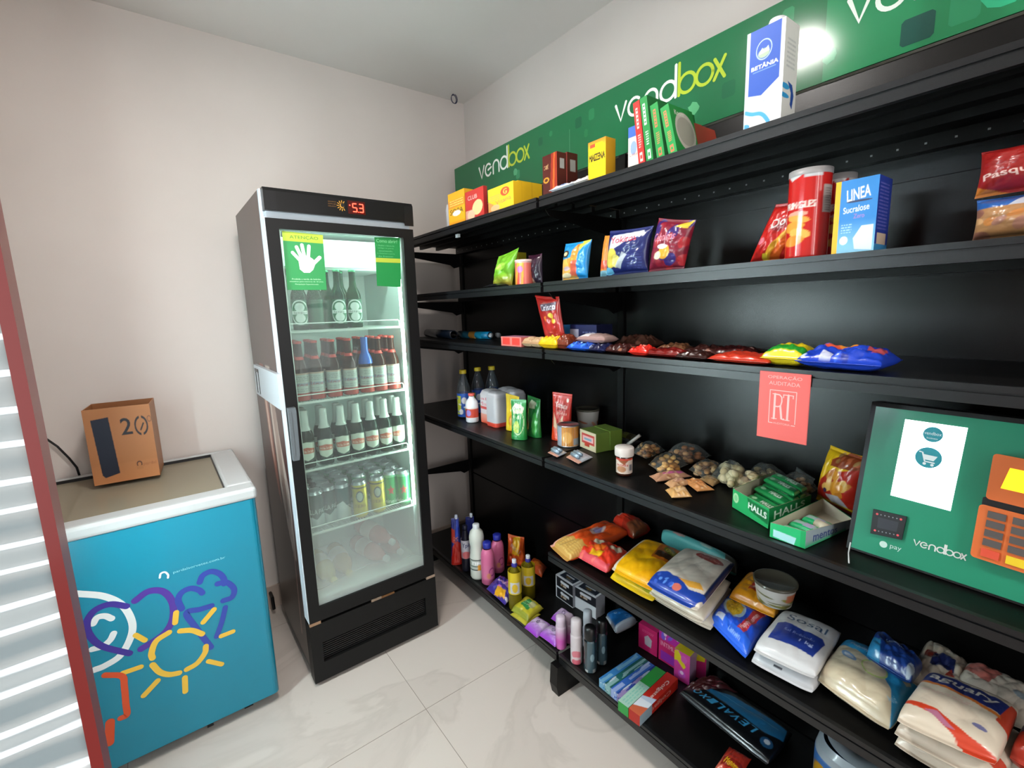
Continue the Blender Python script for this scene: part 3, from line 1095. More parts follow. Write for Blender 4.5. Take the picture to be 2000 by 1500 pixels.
def rbox(mb, lo, hi, r, color, seg=5):
    """box with rounded vertical edges"""
    x0, y0, z0 = lo
    x1, y1, z1 = hi
    p = []
    for cx, cy, a0 in ((x1 - r, y0 + r, -90), (x1 - r, y1 - r, 0), (x0 + r, y1 - r, 90), (x0 + r, y0 + r, 180)):
        for k in range(seg + 1):
            a = math.radians(a0 + 90 * k / seg)
            p.append((cx + r * math.cos(a), cy + r * math.sin(a)))
    n = len(p)
    v = [(x, y, z0) for x, y in p] + [(x, y, z1) for x, y in p]
    mb.add(v, [tuple(range(n))[::-1], tuple(range(n, 2 * n))] + [(i, (i + 1) % n, (i + 1) % n + n, i + n) for i in range(n)], color)
    return mb


mb = rbox(MB(), (CX0, CY0, .045), (CX1, CY1, .845), .02, TURQ)
fo, fx, fz = (0, CY0, 0), (1, 0, 0), (0, 0, 1)


def fp(*pts):
    return [tuple(at_y(x, y, CY0)[[0, 2]]) for x, y in pts]


def crv(pts, n=8):
    """smooth line through pixel points"""
    P = np.array(fp(*pts))
    P = np.vstack([2 * P[0] - P[1], P, 2 * P[-1] - P[-2]])
    o = []
    for i in range(1, len(P) - 2):
        for k in range(n):
            t = k / n
            o.append(tuple(.5 * ((2 * P[i]) + (-P[i - 1] + P[i + 1]) * t + (2 * P[i - 1] - 5 * P[i] + 4 * P[i + 1] - P[i + 2]) * t * t + (-P[i - 1] + 3 * P[i] - 3 * P[i + 1] + P[i + 2]) * t ** 3)))
    return o + [tuple(P[-2])]


SK = [  # colour, width, points (as drawn on the freezer front)
    ('d9dcdc', .020, crv([(120, 1158), (160, 1160), (205, 1165), (240, 1183), (258, 1215), (255, 1245), (235, 1280), (205, 1300), (185, 1308)])),
    ('d9dcdc', .018, crv([(182, 1218), (190, 1206), (205, 1203), (218, 1208)])),
    ('d9dcdc', .018, crv([(222, 1237), (215, 1250), (200, 1262), (180, 1268)])),
    ('3a2a86', .019, crv([(247, 1184), (215, 1180), (185, 1192), (170, 1215), (175, 1240), (200, 1262), (253, 1276)])),
    ('4a2c8c', .021, crv([(264, 1173), (290, 1155), (318, 1155), (336, 1175), (338, 1205), (325, 1232), (300, 1252), (276, 1267)])),
    ('2a3f98', .019, crv([(355, 1189), (348, 1172), (355, 1157), (372, 1149), (388, 1152), (395, 1158)])),
    ('2a3f98', .019, crv([(390, 1137), (396, 1124), (412, 1116), (428, 1120), (437, 1130), (438, 1140)])),
    ('2a3f98', .019, crv([(425, 1140), (442, 1137), (457, 1150), (453, 1166), (436, 1173)])),
    ('2a3f98', .019, crv([(413, 1183), (390, 1190), (364, 1197), (382, 1225), (412, 1264)])),
    ('2a3f98', .017, crv([(440, 1186), (433, 1215), (423, 1243)])),
    ('e0b23c', .018, crv([(352, 1232), (375, 1231), (395, 1238)])),
    ('e0b23c', .018, crv([(330, 1235), (305, 1252), (296, 1275), (298, 1285)])),
    ('e0b23c', .018, crv([(298, 1298), (312, 1312), (330, 1317), (350, 1314)])),
    ('e0b23c', .018, crv([(365, 1307), (385, 1295), (400, 1275), (402, 1262)])),
    ('e0b23c', .017, crv([(344, 1196), (342, 1216)])), ('e0b23c', .017, crv([(418, 1190), (397, 1215)])),
    ('e0b23c', .016, crv([(455, 1233), (432, 1242)])), ('e0b23c', .016, crv([(407, 1291), (433, 1297)])),
    ('e0b23c', .017, crv([(361, 1323), (362, 1350)])), ('e0b23c', .017, crv([(308, 1329), (281, 1358)])),
    ('e0b23c', .016, crv([(275, 1302), (240, 1314)])), ('e0b23c', .016, crv([(265, 1240), (283, 1250)])),
    ('cc4a22', .018, crv([(205, 1318), (238, 1320), (243, 1340), (246, 1375), (248, 1395), (236, 1402)])),
    ('cc4a22', .024, crv([(215, 1410), (214, 1450)])),
    ('d8dce0', .006, crv([(312, 1128), (314, 1120), (322, 1117), (328, 1122), (328, 1128)])),
]
for i, (c, w, p) in enumerate(SK):
    mb.ribbon(p, w, fo, fx, fz, c, .0006 + .00005 * i)
q0, q1 = at_y(338, 1117, CY0), at_y(440, 1090, CY0)
mb.text('pardalsorvetes.com.br', ((q0[0] + q1[0]) / 2, (q0[2] + q1[2]) / 2), q1[0] - q0[0], .011, fo, fx, fz, '8fd0dc')
mb.build('cabinet', mat('freezer_print', rough=.3, coat=.25, attr=True), cf)
GR = mat('freezer_rim', 'b4b6b6', rough=.35)
bx, by = .055, .045
mb = MB()
rim = []
for (lo, hi) in (((CX0 - .004, CY0 - .006), (CX1 + .006, CY0 + .075)), ((CX0 - .004, CY1 - .03), (CX1 + .006, CY1 + .004)), ((CX1 - .085, CY0 + .075), (CX1 + .006, CY1 - .03)), ((CX0 - .004, CY0 + .075), (CX0 + .08, CY1 - .03))):
    mb.box((lo[0], lo[1], .845), (hi[0], hi[1], CT))
ro = mb.build('rim', GR, cf)
bv = ro.modifiers.new('bevel', 'BEVEL')
bv.width = .012
bv.segments = 3
bv.limit_method = 'ANGLE'
tint_lid = clear_mat('lid_glass', 'cfcab8', .05, .6, .45)
for n in tint_lid.node_tree.nodes:
    if n.type == 'BSDF_DIFFUSE':
        n.inputs[0].default_value = (*lin('b8ae98'), 1)
lid = MB().box((CX0 + .08, CY0 + .073, .868), (CX1 - .085, CY1 - .030, .874)).build('glass_lid', tint_lid, cf)
MB().box((CX0 + .08, CY1 - .036, .874), (CX1 - .085, CY1 - .029, .885)).box((CX1 - .088, CY0 + .075, .872), (CX1 - .0845, CY1 - .03, .880)).build('lid_seal', BLKP, cf)
MB().box((CX0 + .06, CY0 + .05, .60), (CX1 - .06, CY1 - .03, .61)).box((CX0 + .08, CY0 + .072, .61), (CX1 - .084, CY0 + .076, .845)).build('inner_tray', mat('tray', '9a9484', rough=.8), cf)
MB().box((CX1 - .12, CY0 + .05, 0), (CX1 - .09, CY0 + .08, .046)).box((-.02, CY0 + .03, .01), (.0, CY0 + .05, .046)).box((CX0 + .1, CY0 + .05, 0), (CX0 + .13, CY0 + .08, .046)).box((CX1 - .12, CY1 - .1, 0), (CX1 - .09, CY1 - .06, .046)).box((CX0 + .1, CY1 - .1, 0), (CX0 + .13, CY1 - .06, .046)).build('feet', BLKP, cf)
P0 = at_z(412, 912, .6)
c = G(0, 0, 0)
a_ = at_z(405, 905, .80)
tag(MB().box((a_[0] - .03, a_[1] - .05, .611), (a_[0] + .03, a_[1] + .04, .80), '8a8450').box((a_[0] - .035, a_[1] + .0, .80), (a_[0] + .0, a_[1] + .04, .815), '3a3c22').build('ice_cream_tub', CARD), 'olive green pack lying under the glass lid of the turquoise freezer', 'pack')

# cardboard box on the freezer
bl, bm_, br_ = at_z(185, 950, CT + .0), at_z(313, 928, CT), at_z(190, 951, CT)
yaw = math.atan2(bm_[1] - bl[1], bm_[0] - bl[0])
bw = np.linalg.norm(bm_ - bl)
hb = top_z(bl, 803) - CT
A = Art('a26a3f', res=(300, 340))
A.grad(.0, .25, 'b07345', 'a66c41')
A.p([(.10, .86), (.36, .88), (.36, .84), (.40, .12), (.18, .08), (.14, .12)], '14192b')
A.t('2', .60, .73, .16, .22, '15171f', 0, 2)
A.ring(.83, .72, .105, .135, .24, '15171f')
A.r(.815, .57, .845, .87, 'a26a3f')
A.p([(.80, .66), (.86, .76), (.88, .75), (.82, .65)], '15171f')
A.ring(.965, .80, .035, .045, .3, '6e4a36')
A.ring(.71, .20, .045, .045, .4, '4a2c20')
A.r(.66, .13, .76, .18, 'a26a3f')
A.t('pardal', .87, .19, .20, .05, '8a5433')
S_ = Art('8f5c36', res=(60, 120))
bd = .16
fr_ = frame(bl, yaw)
card = empty('cardboard_box', tuple(fr_(np.array([bw / 2, bd / 2, 0.0]))), 'brown cardboard box printed 20 standing open on the turquoise freezer', 'box')
t_ = .003
carton(fr_(np.array([0, 0, .001])), yaw, bw, t_, hb, A, name='front_wall', base='a26a3f', parent=card)
carton(fr_(np.array([0, bd - t_, .001])), yaw, bw, t_, hb, None, name='rear_wall', base='8a5833', parent=card)
mb = MB()
mb.box((0, t_, 0.001), (t_, bd - t_, hb), 'a26a3f', frame=fr_).box((bw - t_, t_, 0.001), (bw, bd - t_, hb), 'a26a3f', frame=fr_).box((t_, t_, 0.001), (bw - t_, bd - t_, .004), '8a5833', frame=fr_)
mb.build('side_walls', CARD, card)
# black cable that drops behind the freezer
c0, c1, c2, c3 = at_y(80, 850, 2.53), at_y(112, 872, 2.53), at_y(135, 895, 2.53), at_y(150, 913, 2.535)
mb = MB().tube([at_y(20, 825, 2.53), c0, c1, c2, c3, c3 + np.array([.006, 0, -.06])], .004, '111113', 8)
tag(mb.build('power_cable', BLKP, smooth=True), 'thin black cable drooping down the back wall behind the cardboard box', 'cable')
# pipe outlet at the foot of the wall
w_ = at_y(528, 1158, 2.53)
tag(MB().tube([w_ + np.array([0, .0, .0]), w_ + np.array([0, -.05, -.0]), w_ + np.array([0, -.06, -.06])], .008, '111113').build('drain_hose', BLKP), 'short black hose end at the foot of the wall between freezer and cooler', 'hose')

# ================================================================== red cooler with its door swung open, left edge
rc = empty('red_cooler', (-.74, 1.0, 0), 'lit red cooler whose glass door stands open at the left edge', 'cooler')
RED = mat('red_enamel', '7a1310', rough=.4, coat=.15)
kx0, kx1, ky0, ky1, kz = -1.10, -.45, .625, 1.56, 2.05
mb = MB()
mb.box((kx0, ky1 - .03, 0), (kx1, ky1, kz)).box((kx0, ky0, 0), (kx1, ky0 + .03, kz)).box((kx0, ky0 + .03, kz - .12), (kx1, ky1 - .03, kz)).box((kx0, ky0 + .03, 0), (kx1, ky1 - .03, .22)).box((kx0, ky0 + .03, .22), (kx0 + .03, ky1 - .03, kz - .12))
mb.build('cabinet', RED, rc)
MB().box((kx0 + .03, ky0 + .03, .22), (kx0 + .04, ky1 - .03, kz - .12)).box((kx0 + .04, ky1 - .04, .22), (kx1 - .01, ky1 - .03, kz - .12)).box((kx0 + .04, ky0 + .03, .22), (kx1 - .01, ky0 + .04, kz - .12)).build('liner', LN, rc)
for k in range(2):
    y = (ky0 + .05, ky1 - .06)[k]
    MB().box((kx1 - .05, y - (.05 if k else 0), (.3, .75)[k]), (kx1 - .03, y + .010, kz - .2)).build('light_tube', mat(('left_cooler_light', 'left_cooler_bright_light')[k], 'ffffff', emit='dcf2f4', es=(25, 150)[k]), rc)
MB().box((kx0 + .1, ky0 + .08, kz - .14), (kx1 - .06, ky1 - .08, kz - .122)).build('light_panel', mat('left_cooler_top', 'ffffff', emit='e4f4ff', es=25), rc)
for z in np.arange(.45, 1.9, .19):
    mb = MB()
    mb.box((kx0 + .05, ky0 + .04, z), (kx1 - .03, ky1 - .05, z + .006)).box((kx1 - .035, ky0 + .04, z - .012), (kx1 - .028, ky1 - .05, z + .022))
    mb.build('shelf', mat('bright_shelf', 'f0f6fa', rough=.3), rc)
# the open door, hinged on the far side
dx1, dx0, dyy = -.094, -.155, .585
zb_, zt_ = .12, 1.98
mb = MB()
hx = kx1 + .0
mb.box((-.1035, dyy, zb_), (dx1, dyy + .035, zt_)).box((hx, dyy, zt_ - .05), (-.1035, dyy + .035, zt_)).box((hx, dyy, zb_), (-.1035, dyy + .035, zb_ + .05)).box((hx, dyy, zb_ + .05), (hx + .19, dyy + .035, zt_ - .05))
dor = mb.build('door', RED, rc)
gl = clear_mat('reflection_streak_glass', 'cfe6f0', .16, 1.9, .42)  # pale diffuse tint and wave bump stand in for streaks of reflected light
for n in gl.node_tree.nodes:
    if n.type == 'BSDF_DIFFUSE':
        n.inputs[0].default_value = (*lin('c4e2ee'), 1)
nt = gl.node_tree
tc = nt.nodes.new('ShaderNodeTexCoord')
wv = nt.nodes.new('ShaderNodeTexWave')
wv.wave_type = 'BANDS'
wv.bands_direction = 'Z'
wv.inputs['Scale'].default_value = 5.3
wv.inputs['Distortion'].default_value = 2.0
wv.inputs['Detail'].default_value = 1.5
nt.links.new(tc.outputs['Object'], wv.inputs['Vector'])
bp = nt.nodes.new('ShaderNodeBump')
bp.inputs['Strength'].default_value = .75
bp.inputs['Distance'].default_value = .02
nt.links.new(wv.outputs['Fac'], bp.inputs['Height'])
for n in nt.nodes:
    if n.type == 'BSDF_GLOSSY':
        nt.links.new(bp.outputs[0], n.inputs['Normal'])
MB().box((hx + .19, dyy + .012, zb_ + .05), (-.1035, dyy + .016, zt_ - .05)).build('glass_pane', gl, dor)


# ================================================================== helpers for countable goods
def dup(root, delta=(0, 0, 0), label=None, group=None, yaw=0.0):
    r = root.copy()
    col.objects.link(r)
    r.location = Vector(root.location) + Vector(delta)
    r.rotation_euler = (root.rotation_euler[0], root.rotation_euler[1], root.rotation_euler[2] + yaw)
    if label:
        r['label'] = label
    if group:
        r['group'] = group
    for ch in list(root.children):
        c = ch.copy()
        col.objects.link(c)
        c.parent = r
    return r


def tint_glass(name, c, d, amount=.6, dif=.3, rough=.06):
    m = clear_mat(name, c, rough, amount, dif)
    for n in m.node_tree.nodes:
        if n.type == 'BSDF_DIFFUSE':
            n.inputs[0].default_value = (*lin(d), 1)
    return m


AMBER = tint_glass('amber_glass', '8a4520', '4a2012', .6, .45)
GREENG = tint_glass('green_glass', '5f9a72', '2c5a44', .6, .35)
DGREEN = tint_glass('dark_green_glass', '5a7a60', '27382f', .6, .5)
LABELM = mat('bottle_label', rough=.5, attr=True)
CAPM = mat('crown_cap', rough=.3, metal=.3, attr=True)


def face_yaw(P, toward=CAM):
    return math.atan2(toward[1] - P[1], toward[0] - P[0]) - PI


def longneck(P, kind, label, group=None, yaw=None, h=.236, r=.0295):
    st = face_yaw(P) if yaw is None else yaw
    t = empty({'amber': 'amber_beer_bottle', 'green': 'green_beer_bottle', 'foil': 'foil_neck_beer_bottle'}[kind], tuple(P), label, 'bottle', group)
    pr = [(0, 0), (r * .93, .001), (r, .006), (r, h * .53), (r * .96, h * .58), (r * .75, h * .655), (r * .50, h * .72), (r * .44, h * .80), (r * .41, h * .955), (r * .46, h * .965), (r * .46, h * .985), (r * .40, h)]
    MB().lathe(pr, P, '808080', 20).build('glass', {'amber': AMBER, 'green': GREENG, 'foil': DGREEN}[kind], t, smooth=True)
    if kind == 'amber':
        A = Art('b7b9b4', res=(256, 90))
        A.r(0, 0, 1, .10, 'a84038')
        A.r(0, .93, 1, 1, 'c0a090')
        A.r(.30, .44, .70, .56, '9aa6b4')
        A.t('Budweiser', .5, .50, .30, .16, 'a04848')
        A.lines(3, .36, .66, .66, .88, '9a9a98')
        A.lines(2, .36, .18, .66, .36, 'a0a0a0')
        MB().lathe([(r + .0004, h * .10), (r + .0004, h * .475)], P, 0, art=A, start=st).build('label', LABELM, t, smooth=True)
        MB().lathe([(r + .0005, h * .01), (r + .0005, h * .10)], P, 'a83a30', 24).build('foot_band', LABELM, t, smooth=True)
        MB().lathe([(r * .62, h * .695), (r * .49, h * .735), (r * .46, h * .77)], P, 'c03a32', 20).build('neck_band', LABELM, t, smooth=True)
        cap = 'c8443a'
    elif kind == 'green':
        A = Art('2c5a44', res=(256, 130))
        A.e(.5, .5, .20, .48, 'd8e2dc')
        A.e(.5, .5, .175, .43, '2a6a48')
        A.e(.5, .70, .10, .17, 'dfe8e2')
        A.e(.5, .28, .10, .17, 'dfe8e2')
        A.r(.31, .43, .69, .56, 'e2e8e4')
        A.t('Heineken', .5, .495, .30, .10, '28503c')
        MB().lathe([(r + .0004, h * .08), (r + .0004, h * .50)], P, 0, art=A, start=st).build('label', LABELM, t, smooth=True)
        cap = '3a8a60'
    else:
        A = Art('27382f', res=(256, 140))
        A.p([(.30, .92), (.40, .95), (.5, 1.0), (.6, .95), (.70, .92), (.72, .45), (.64, .15), (.5, .02), (.36, .15), (.28, .45)], 'd6d8cc')
        A.p([(.34, .40), (.66, .40), (.68, .62), (.5, .72), (.32, .62)], 'c86a56')
        A.t('Stella Artois', .5, .52, .28, .13, 'ecdccc')
        MB().lathe([(r + .0004, h * .13), (r + .0004, h * .47)], P, 0, art=A, start=st).build('label', LABELM, t, smooth=True)
        MB().lathe([(r * .78, h * .655), (r * .60, h * .71), (r * .55, h * .80), (r * .52, h * .95), (r * .54, h * .985)], P, 'ccd0cc', 20).build('neck_foil', LABELM, t, smooth=True)
        cap = 'd8d8d4'
    MB().lathe([(r * .50, h * .965), (r * .51, h * .97), (r * .47, h * 1.0), (r * .40, h * 1.006), (0, h * 1.006)], P, cap, 20).build('crown_cap', CAPM, t, smooth=True)
    return t


def can(P, art, label, group=None, h=.165, r=.032, name='drink_can'):
    st = face_yaw(P)
    t = empty(name, tuple(P), label, 'can', group)
    MB().lathe([(r * .75, 0), (r * .8, .002), (r, .012), (r, h - .014)], P, 0, art=art, start=st, zr=(0, h - .014)).build('body', METCOL, t, smooth=True)
    MB().lathe([(r, h - .014), (r * .82, h - .003), (r * .86, h), (r * .80, h - .001), (r * .78, h - .005), (0, h - .005)], P, 'c4c8c8', 24).build('rim', STEEL, t, smooth=True)
    return t


# beer bottles and cans in the cooler
rows = (('amber', 1, (588, 618, 652, 684, 716, 742, 768), 3), ('foil', 2, (597, 634, 668, 698, 726, 753, 778), 2))
for kind, li, pxs, nrow in rows:
    z = FSH[li] + .0035
    ordn = ('outermost left', 'second from left', 'third from left', 'middle', 'third from right', 'second from right', 'outermost right')
    base = None
    for rI in range(nrow):
        for k, px in enumerate(pxs):
            x = at_y(px, 735 if li == 1 else 850, 1.975)[0]
            x = min(max(x, ix0 + .033), ix1 - .034)
            P = np.array([x + .004 * rI, 1.975 + .066 * rI, z])
            nm = {'amber': 'amber bottle with pale label', 'foil': 'foil necked bottle'}[kind]
            L_ = ('%s, %s in the front row of its cooler shelf' % (nm, ordn[k])) if rI == 0 else ('%s in the %s row, %s' % (nm, ('', 'second', 'third')[rI] if nrow > 2 else 'back', ordn[k]))
            if base is None:
                base = longneck(P, kind, L_, {'amber': 'amber bottles on the second cooler shelf', 'foil': 'foil necked bottles on the third cooler shelf'}[kind])
                P0_ = P
            else:
                nb_ = dup(base, tuple(P - P0_), L_)
                if kind == 'amber' and rI == 0 and k == 4:
                    nb_['_o'] = [float(v) for v in P]
                    nb_['label'] = 'amber bottle wearing a bright blue sleeve around its neck, front row'
                    MB().lathe([(.0302, .125), (.0292, .138), (.0240, .157), (.0168, .171), (.0146, .19), (.0143, .215), (.0156, .238)], P, '2458b4', 24).build('sleeve', FILM, nb_, smooth=True)
z = FSH[0] + .0035
gb = None
for k, (px, y, L_) in enumerate(((585, 1.972, 'green bottle with round label, far left of the top cooler shelf'), (662, 1.975, 'green bottle with round label, left of the upright pair on the top cooler shelf'), (692, 1.975, 'green bottle with round label, rightmost on the top cooler shelf'), (616, 1.975, 'green bottle turned so its label is half hidden, second from left on top cooler shelf'), (640, 2.02, 'green bottle set back in the gap, third from left on top cooler shelf'), (668, 2.045, 'green bottle behind the upright pair on the top cooler shelf'))):
    P = np.array([max(at_y(px, 600, y)[0], ix0 + .033), y, z])
    if gb is None:
        gb, g0 = longneck(P, 'green', L_, 'green bottles on the top cooler shelf'), P
    else:
        dup(gb, tuple(P - g0), L_, yaw=(0 if k in (1, 2) else 1.1 * k))
z = FSH[3] + .0035
AY = Art('c9b21e', res=(256, 130))
AY.r(0, .90, 1, .94, '3c3420')
AY.e(.5, .66, .085, .17, '4a4e5a')
AY.e(.5, .66, .065, .13, 'b8c0b0')
AY.t('ORIGINAL', .5, .38, .26, .10, '8a6a1c')
AH = Art('2f8c4c', res=(256, 130))
AH.p([(.5 + .09 * math.cos(math.radians(90 + 36 * i)) * (1 if i % 2 == 0 else .42), .52 + .17 * math.sin(math.radians(90 + 36 * i)) * (1 if i % 2 == 0 else .42)) for i in range(10)], 'c0443c')
AH.t('Heineken', .5, .18, .50, .13, 'd4e6d8')
AH.r(0, .93, 1, 1, '77b890')
AS = Art('17504e', res=(256, 130))
AS.p([(.2, 0), (.2, .30), (.34, .50), (.5, .62), (.62, .40), (.8, .28), (.8, 0)], 'c6cfcf')
AS.t('SPATEN', .55, .42, .30, .11, 'd8e0e0')
AP = Art('27443c', res=(256, 130))
AP.p([(0, 0), (0, .34), (.2, .26), (.4, .38), (.5, .30), (.62, .44), (.8, .36), (1, .36), (1, 0)], 'aab6b4')
AP.t('STELLA PATA', .5, .52, .56, .13, 'c8d4ce')
spec = [(AP, 614, 1.985, 'dark green patterned can, leftmost in the front of the can shelf', 'dark'), (AP, 640, 2.0, 'dark green patterned can, second from left in front of the can shelf', 'dark'), (AS, 668, 1.99, 'blue green can with a pale base beside the yellow cans', 'blue'),
        (AY, 702, 1.972, 'yellow can with round crest, left one of the pair', 'yellow'), (AY, 737, 1.972, 'yellow can with round crest, right one of the pair', 'yellow'), (AH, 764, 2.0, 'green can with red star, half behind the yellow can', 'green'), (AH, 790, 1.972, 'green can with red star at the right end of the can shelf', 'green')]
src = {}
for art, px, y, L_, key in spec:
    P = np.array([min(max(at_y(px, 960, y)[0], ix0 + .035), ix1 - .034), y, z])
    if key not in src:
        src[key] = (can(P, art, L_, {'dark': 'dark green cans', 'yellow': 'yellow cans', 'green': 'green cans', 'blue': None}[key]), P)
    else:
        dup(src[key][0], tuple(P - src[key][1]), L_)
for rI in range(1, 4):
    for k in range(6):
        key = 'dark' if k < 2 else 'green'
        x = ix0 + .042 + k * (ix1 - ix0 - .084) / 5
        P = np.array([x, 2.0 + .072 * rI, z])
        o = dup(src[key][0], tuple(P - src[key][1]), ('dark' if k < 2 else 'green') + ' can, %s in the %s row of the can shelf' % (('leftmost', 'second from left', 'third from left', 'fourth from left', 'fifth from left', 'rightmost')[k], ('', 'second', 'third', 'rear')[rI]))
# soft drink bottles lying on the cooler floor
def lying(P, ax, c, capc, lab, L_, r=.040, h=.26, g=None):
    P, ax = np.array(P, float), np.array(ax, float)
    t = empty('soft_drink_bottle', tuple(P), L_, 'bottle', g)
    MB().lathe([(0, 0), (r * .9, .003), (r, .015), (r, h * .6), (r * .85, h * .70), (r * .45, h * .86), (r * .33, h * .90), (r * .33, h * .94)], P, c, 24, axis=ax).build('body', mat('drink_' + c, c, rough=.15), t, smooth=True)
    MB().lathe([(r * .36, h * .93), (r * .36, h), (0, h)], P, capc, 20, axis=ax).build('cap', PLAST, t, smooth=True)
    MB().lathe([(r * 1.01, h * .22), (r * 1.01, h * .50)], P, lab, 24, axis=ax).build('label', LABELM, t, smooth=True)


zf = iz0
lying((.470, 2.19, zf + .048), (.05, -1, -.03), 'b5a23c', 'b8a830', 'c9c4a8', 'yellow drink bottle lying neck forward, nearest the cooler door hinge side left')
lying((.560, 2.20, zf + .048), (-.03, -1, -.03), 'ad8a48', 'b8a030', 'c8bcae', 'amber drink bottle lying neck forward between yellow and pink bottles')
lying((.665, 2.20, zf + .048), (.25, -1, -.02), 'b86c62', 'c8c8c8', 'c8b4b0', 'pink drink bottle lying on the cooler floor, lower one')
lying((.700, 2.22, zf + .125), (.28, -1, -.10), 'b0605a', 'c8c8c8', 'd0bcb8', 'pink drink bottle resting on top of another in the cooler bottom')
lying((.775, 2.22, zf + .048), (.1, -1, -.02), 'b4746c', 'c8c8c8', 'ccb8b4', 'pink drink bottle lying against the right side of the cooler bottom')


# ================================================================== goods on the shelves
def side_depth(s, n, z, xs):
    lo, hi = 0.005, 0.6
    for _ in range(40):
        m = (lo + hi) / 2
        if proj(G(s, n + m, z))[0] < xs:
            lo = m
        else:
            hi = m
    return lo


def sbox(xl, xr, xs, ymid, ytop, n, z, front, side=None, top=None, dmax=.3, **k):
    """carton on a high shelf: front edge columns xl..xr, rear edge of its visible side at column xs"""
    a, b = at_n(xl, ymid, n) @ GS, at_n(xr, ymid, n) @ GS
    A_ = G(a, n, z)
    h = top_z(A_, ytop) - z
    d = min(side_depth(b, n, z + h / 2, xs), dmax) if xs else k.pop('d', .05)
    k.pop('d', None)
    return carton(A_, TH, a - b, d, h, front, side, top, **k)


# --- top shelf
Z1 = LEV[1][0] + .001
A = Art('e2a21c')
A.r(0, .55, 1, .78, 'd98a2a')
A.lines(3, .1, .60, .9, .80, 'f0d870')
A.t('SOPA', .5, .42, .8, .16, '2c3a1c', 0, 1)
A.e(.5, .36, .25, .08, 'f0ead0')
A.r(0, .0, 1, .12, 'e0901c')
sbox(876, 908, None, 410, 381, 1.05, Z1, A, 'c98f18', d=.06, name='soup_box', label='small yellow box with dark lettering at the far left end of the top shelf', cat='box')
A = Art('b9322c')
A.r(0, 0, .5, .35, 'c98a78')
A.e(.66, .38, .28, .24, 'dfc28a', 20)
A.e(.30, .18, .2, .16, 'd8b090')
A.t('CLUB', .4, .76, .5, .14, 'd8b0a8', 0, 1)
sbox(909, 945, 952, 400, 377, 1.05, Z1, A, 'a02a26', d=.05, name='cracker_box', label='red box picturing a round cracker, second from the left on the top shelf', cat='box')
tag(MB().lathe([(.008, 0), (.010, .10), (.004, .125), (0, .127)], G(1.985, 1.12, Z1), 'c9ccd2', 12).build('sachet_tip', PLAST, smooth=True), 'thin silver pack tip peeking above the red cracker box', 'pack')
A = Art('e8bb2c')
A.p([(0, 0), (.5, 0), (.2, .35), (0, .5)], 'e2884a')
A.e(.68, .72, .17, .17, 'c8482c')
A.t('G', .68, .72, .14, .20, 'f0d060', 0, 1)
A.t('Vitana', .60, .40, .6, .16, 'd87a50', 8)
A.lines(3, .08, .5, .5, .72, 'd8a060')
A.e(.28, .18, .18, .14, 'd8a878')
sd = Art('e6b41a')
sd.r(.55, 0, .60, 1, 'dda818')
b3 = sbox(953, 1003, 1031, 380, 372, 1.05, Z1, A, sd, 'dcae20', name='tea_box', label='yellow box with a red round emblem, front one beside the red cracker box', cat='box', dmax=.12)
b4 = sbox(1001, 1012, 1059, 380, 356, 1.20, Z1, None, sd, 'dcae20', name='tea_box', base='e3b51c', label='plain yellow box sides set back behind the emblem box on the top shelf', cat='box', dmax=.14)
A = Art('4a1712')
A.p([(.48, 0), (.62, 1), (1, 1), (1, 0)], '8e2a18')
A.p([(.66, 0), (.78, 1), (.86, 1), (.80, 0)], 'c05a22')
A.ring(.25, .40, .20, .07, .45, 'c8902c')
A.t('CAFÉ', .25, .72, .32, .12, 'c8a070')
sd = Art('5a1a16')
sd.r(.3, .62, .8, .86, 'b8b4b0')
sd.grad(0, .5, '3a0f0c', '5a1a16')
sbox(1060, 1088, 1106, 340, 307, 1.055, Z1, A, sd, '2a1210', name='coffee_pack', label='dark red brick pack of coffee with a golden cup, front one of two', cat='pack', group='coffee packs on the top shelf', material=FILM, dmax=.10)
sbox(1099, 1108, 1128, 340, 300, 1.16, Z1, '6a1c18', sd, '2a1210', name='coffee_pack', label='dark brick pack of coffee standing behind the golden cup pack', cat='pack', group='coffee packs on the top shelf', material=FILM, dmax=.12)


def strip(xl, xr, ym, n0, dn, z, t, art, name, label, cat, sk=0, **k):
    """soft pack lying on a shelf near eye level, front edge columns xl..xr in the plane n0"""
    a, b = at_n(xl, ym, n0) @ GS, at_n(xr, ym, n0) @ GS
    zc = z + t * .40
    q = [G(a, n0, zc), G(b, n0, zc), G(b + sk, n0 + dn, zc), G(a + sk, n0 + dn, zc)]
    k.setdefault('floor', z)
    return pillow(q, t * .6, t * .4, art, name, label, cat, **k)


A = Art('c9ccd4')
A.r(.1, .2, .6, .5, '5a7ab0')
A.r(.5, .5, .9, .8, 'e6e4e2')
strip(1072, 1118, 370, 1.035, .07, Z1, .022, A, 'sachet', 'white and blue sachet lying flat in front of the coffee packs', 'sachet', wr=2, seed=3)
strip(1114, 1146, 358, 1.04, .07, Z1, .024, Art('d8d0cc'), 'sachet', 'pale crumpled sachet lying flat to the left of the yellow starch box', 'sachet', wr=2, seed=4)
A = Art('eab90f')
A.grad(.78, 1, 'ecb81a', 'e07c22')
A.p([(.10, .80), (.2, .92), (.8, .92), (.96, .80), (.96, .25), (.1, .25)], 'f0c412')
A.t('MAIZENA', .5, .58, .90, .17, '1c180a', 0, 5)
A.lines(3, .2, .30, .8, .44, 'd0a020')
A.r(.1, .84, .4, .93, 'c8442c')
sbox(1149, 1183, 1202, 320, 280, 1.05, Z1, A, 'dba012', 'd98a1c', name='starch_box', label='bright yellow corn starch box with dark lettering in the middle of the top shelf', cat='box')
A = Art('d8ccc4')
A.r(0, .76, 1, 1, '3a62b4')
A.e(.5, .5, .3, .16, '8aa0c8')
A.t('Leite', .5, .36, .7, .08, 'b06a60')
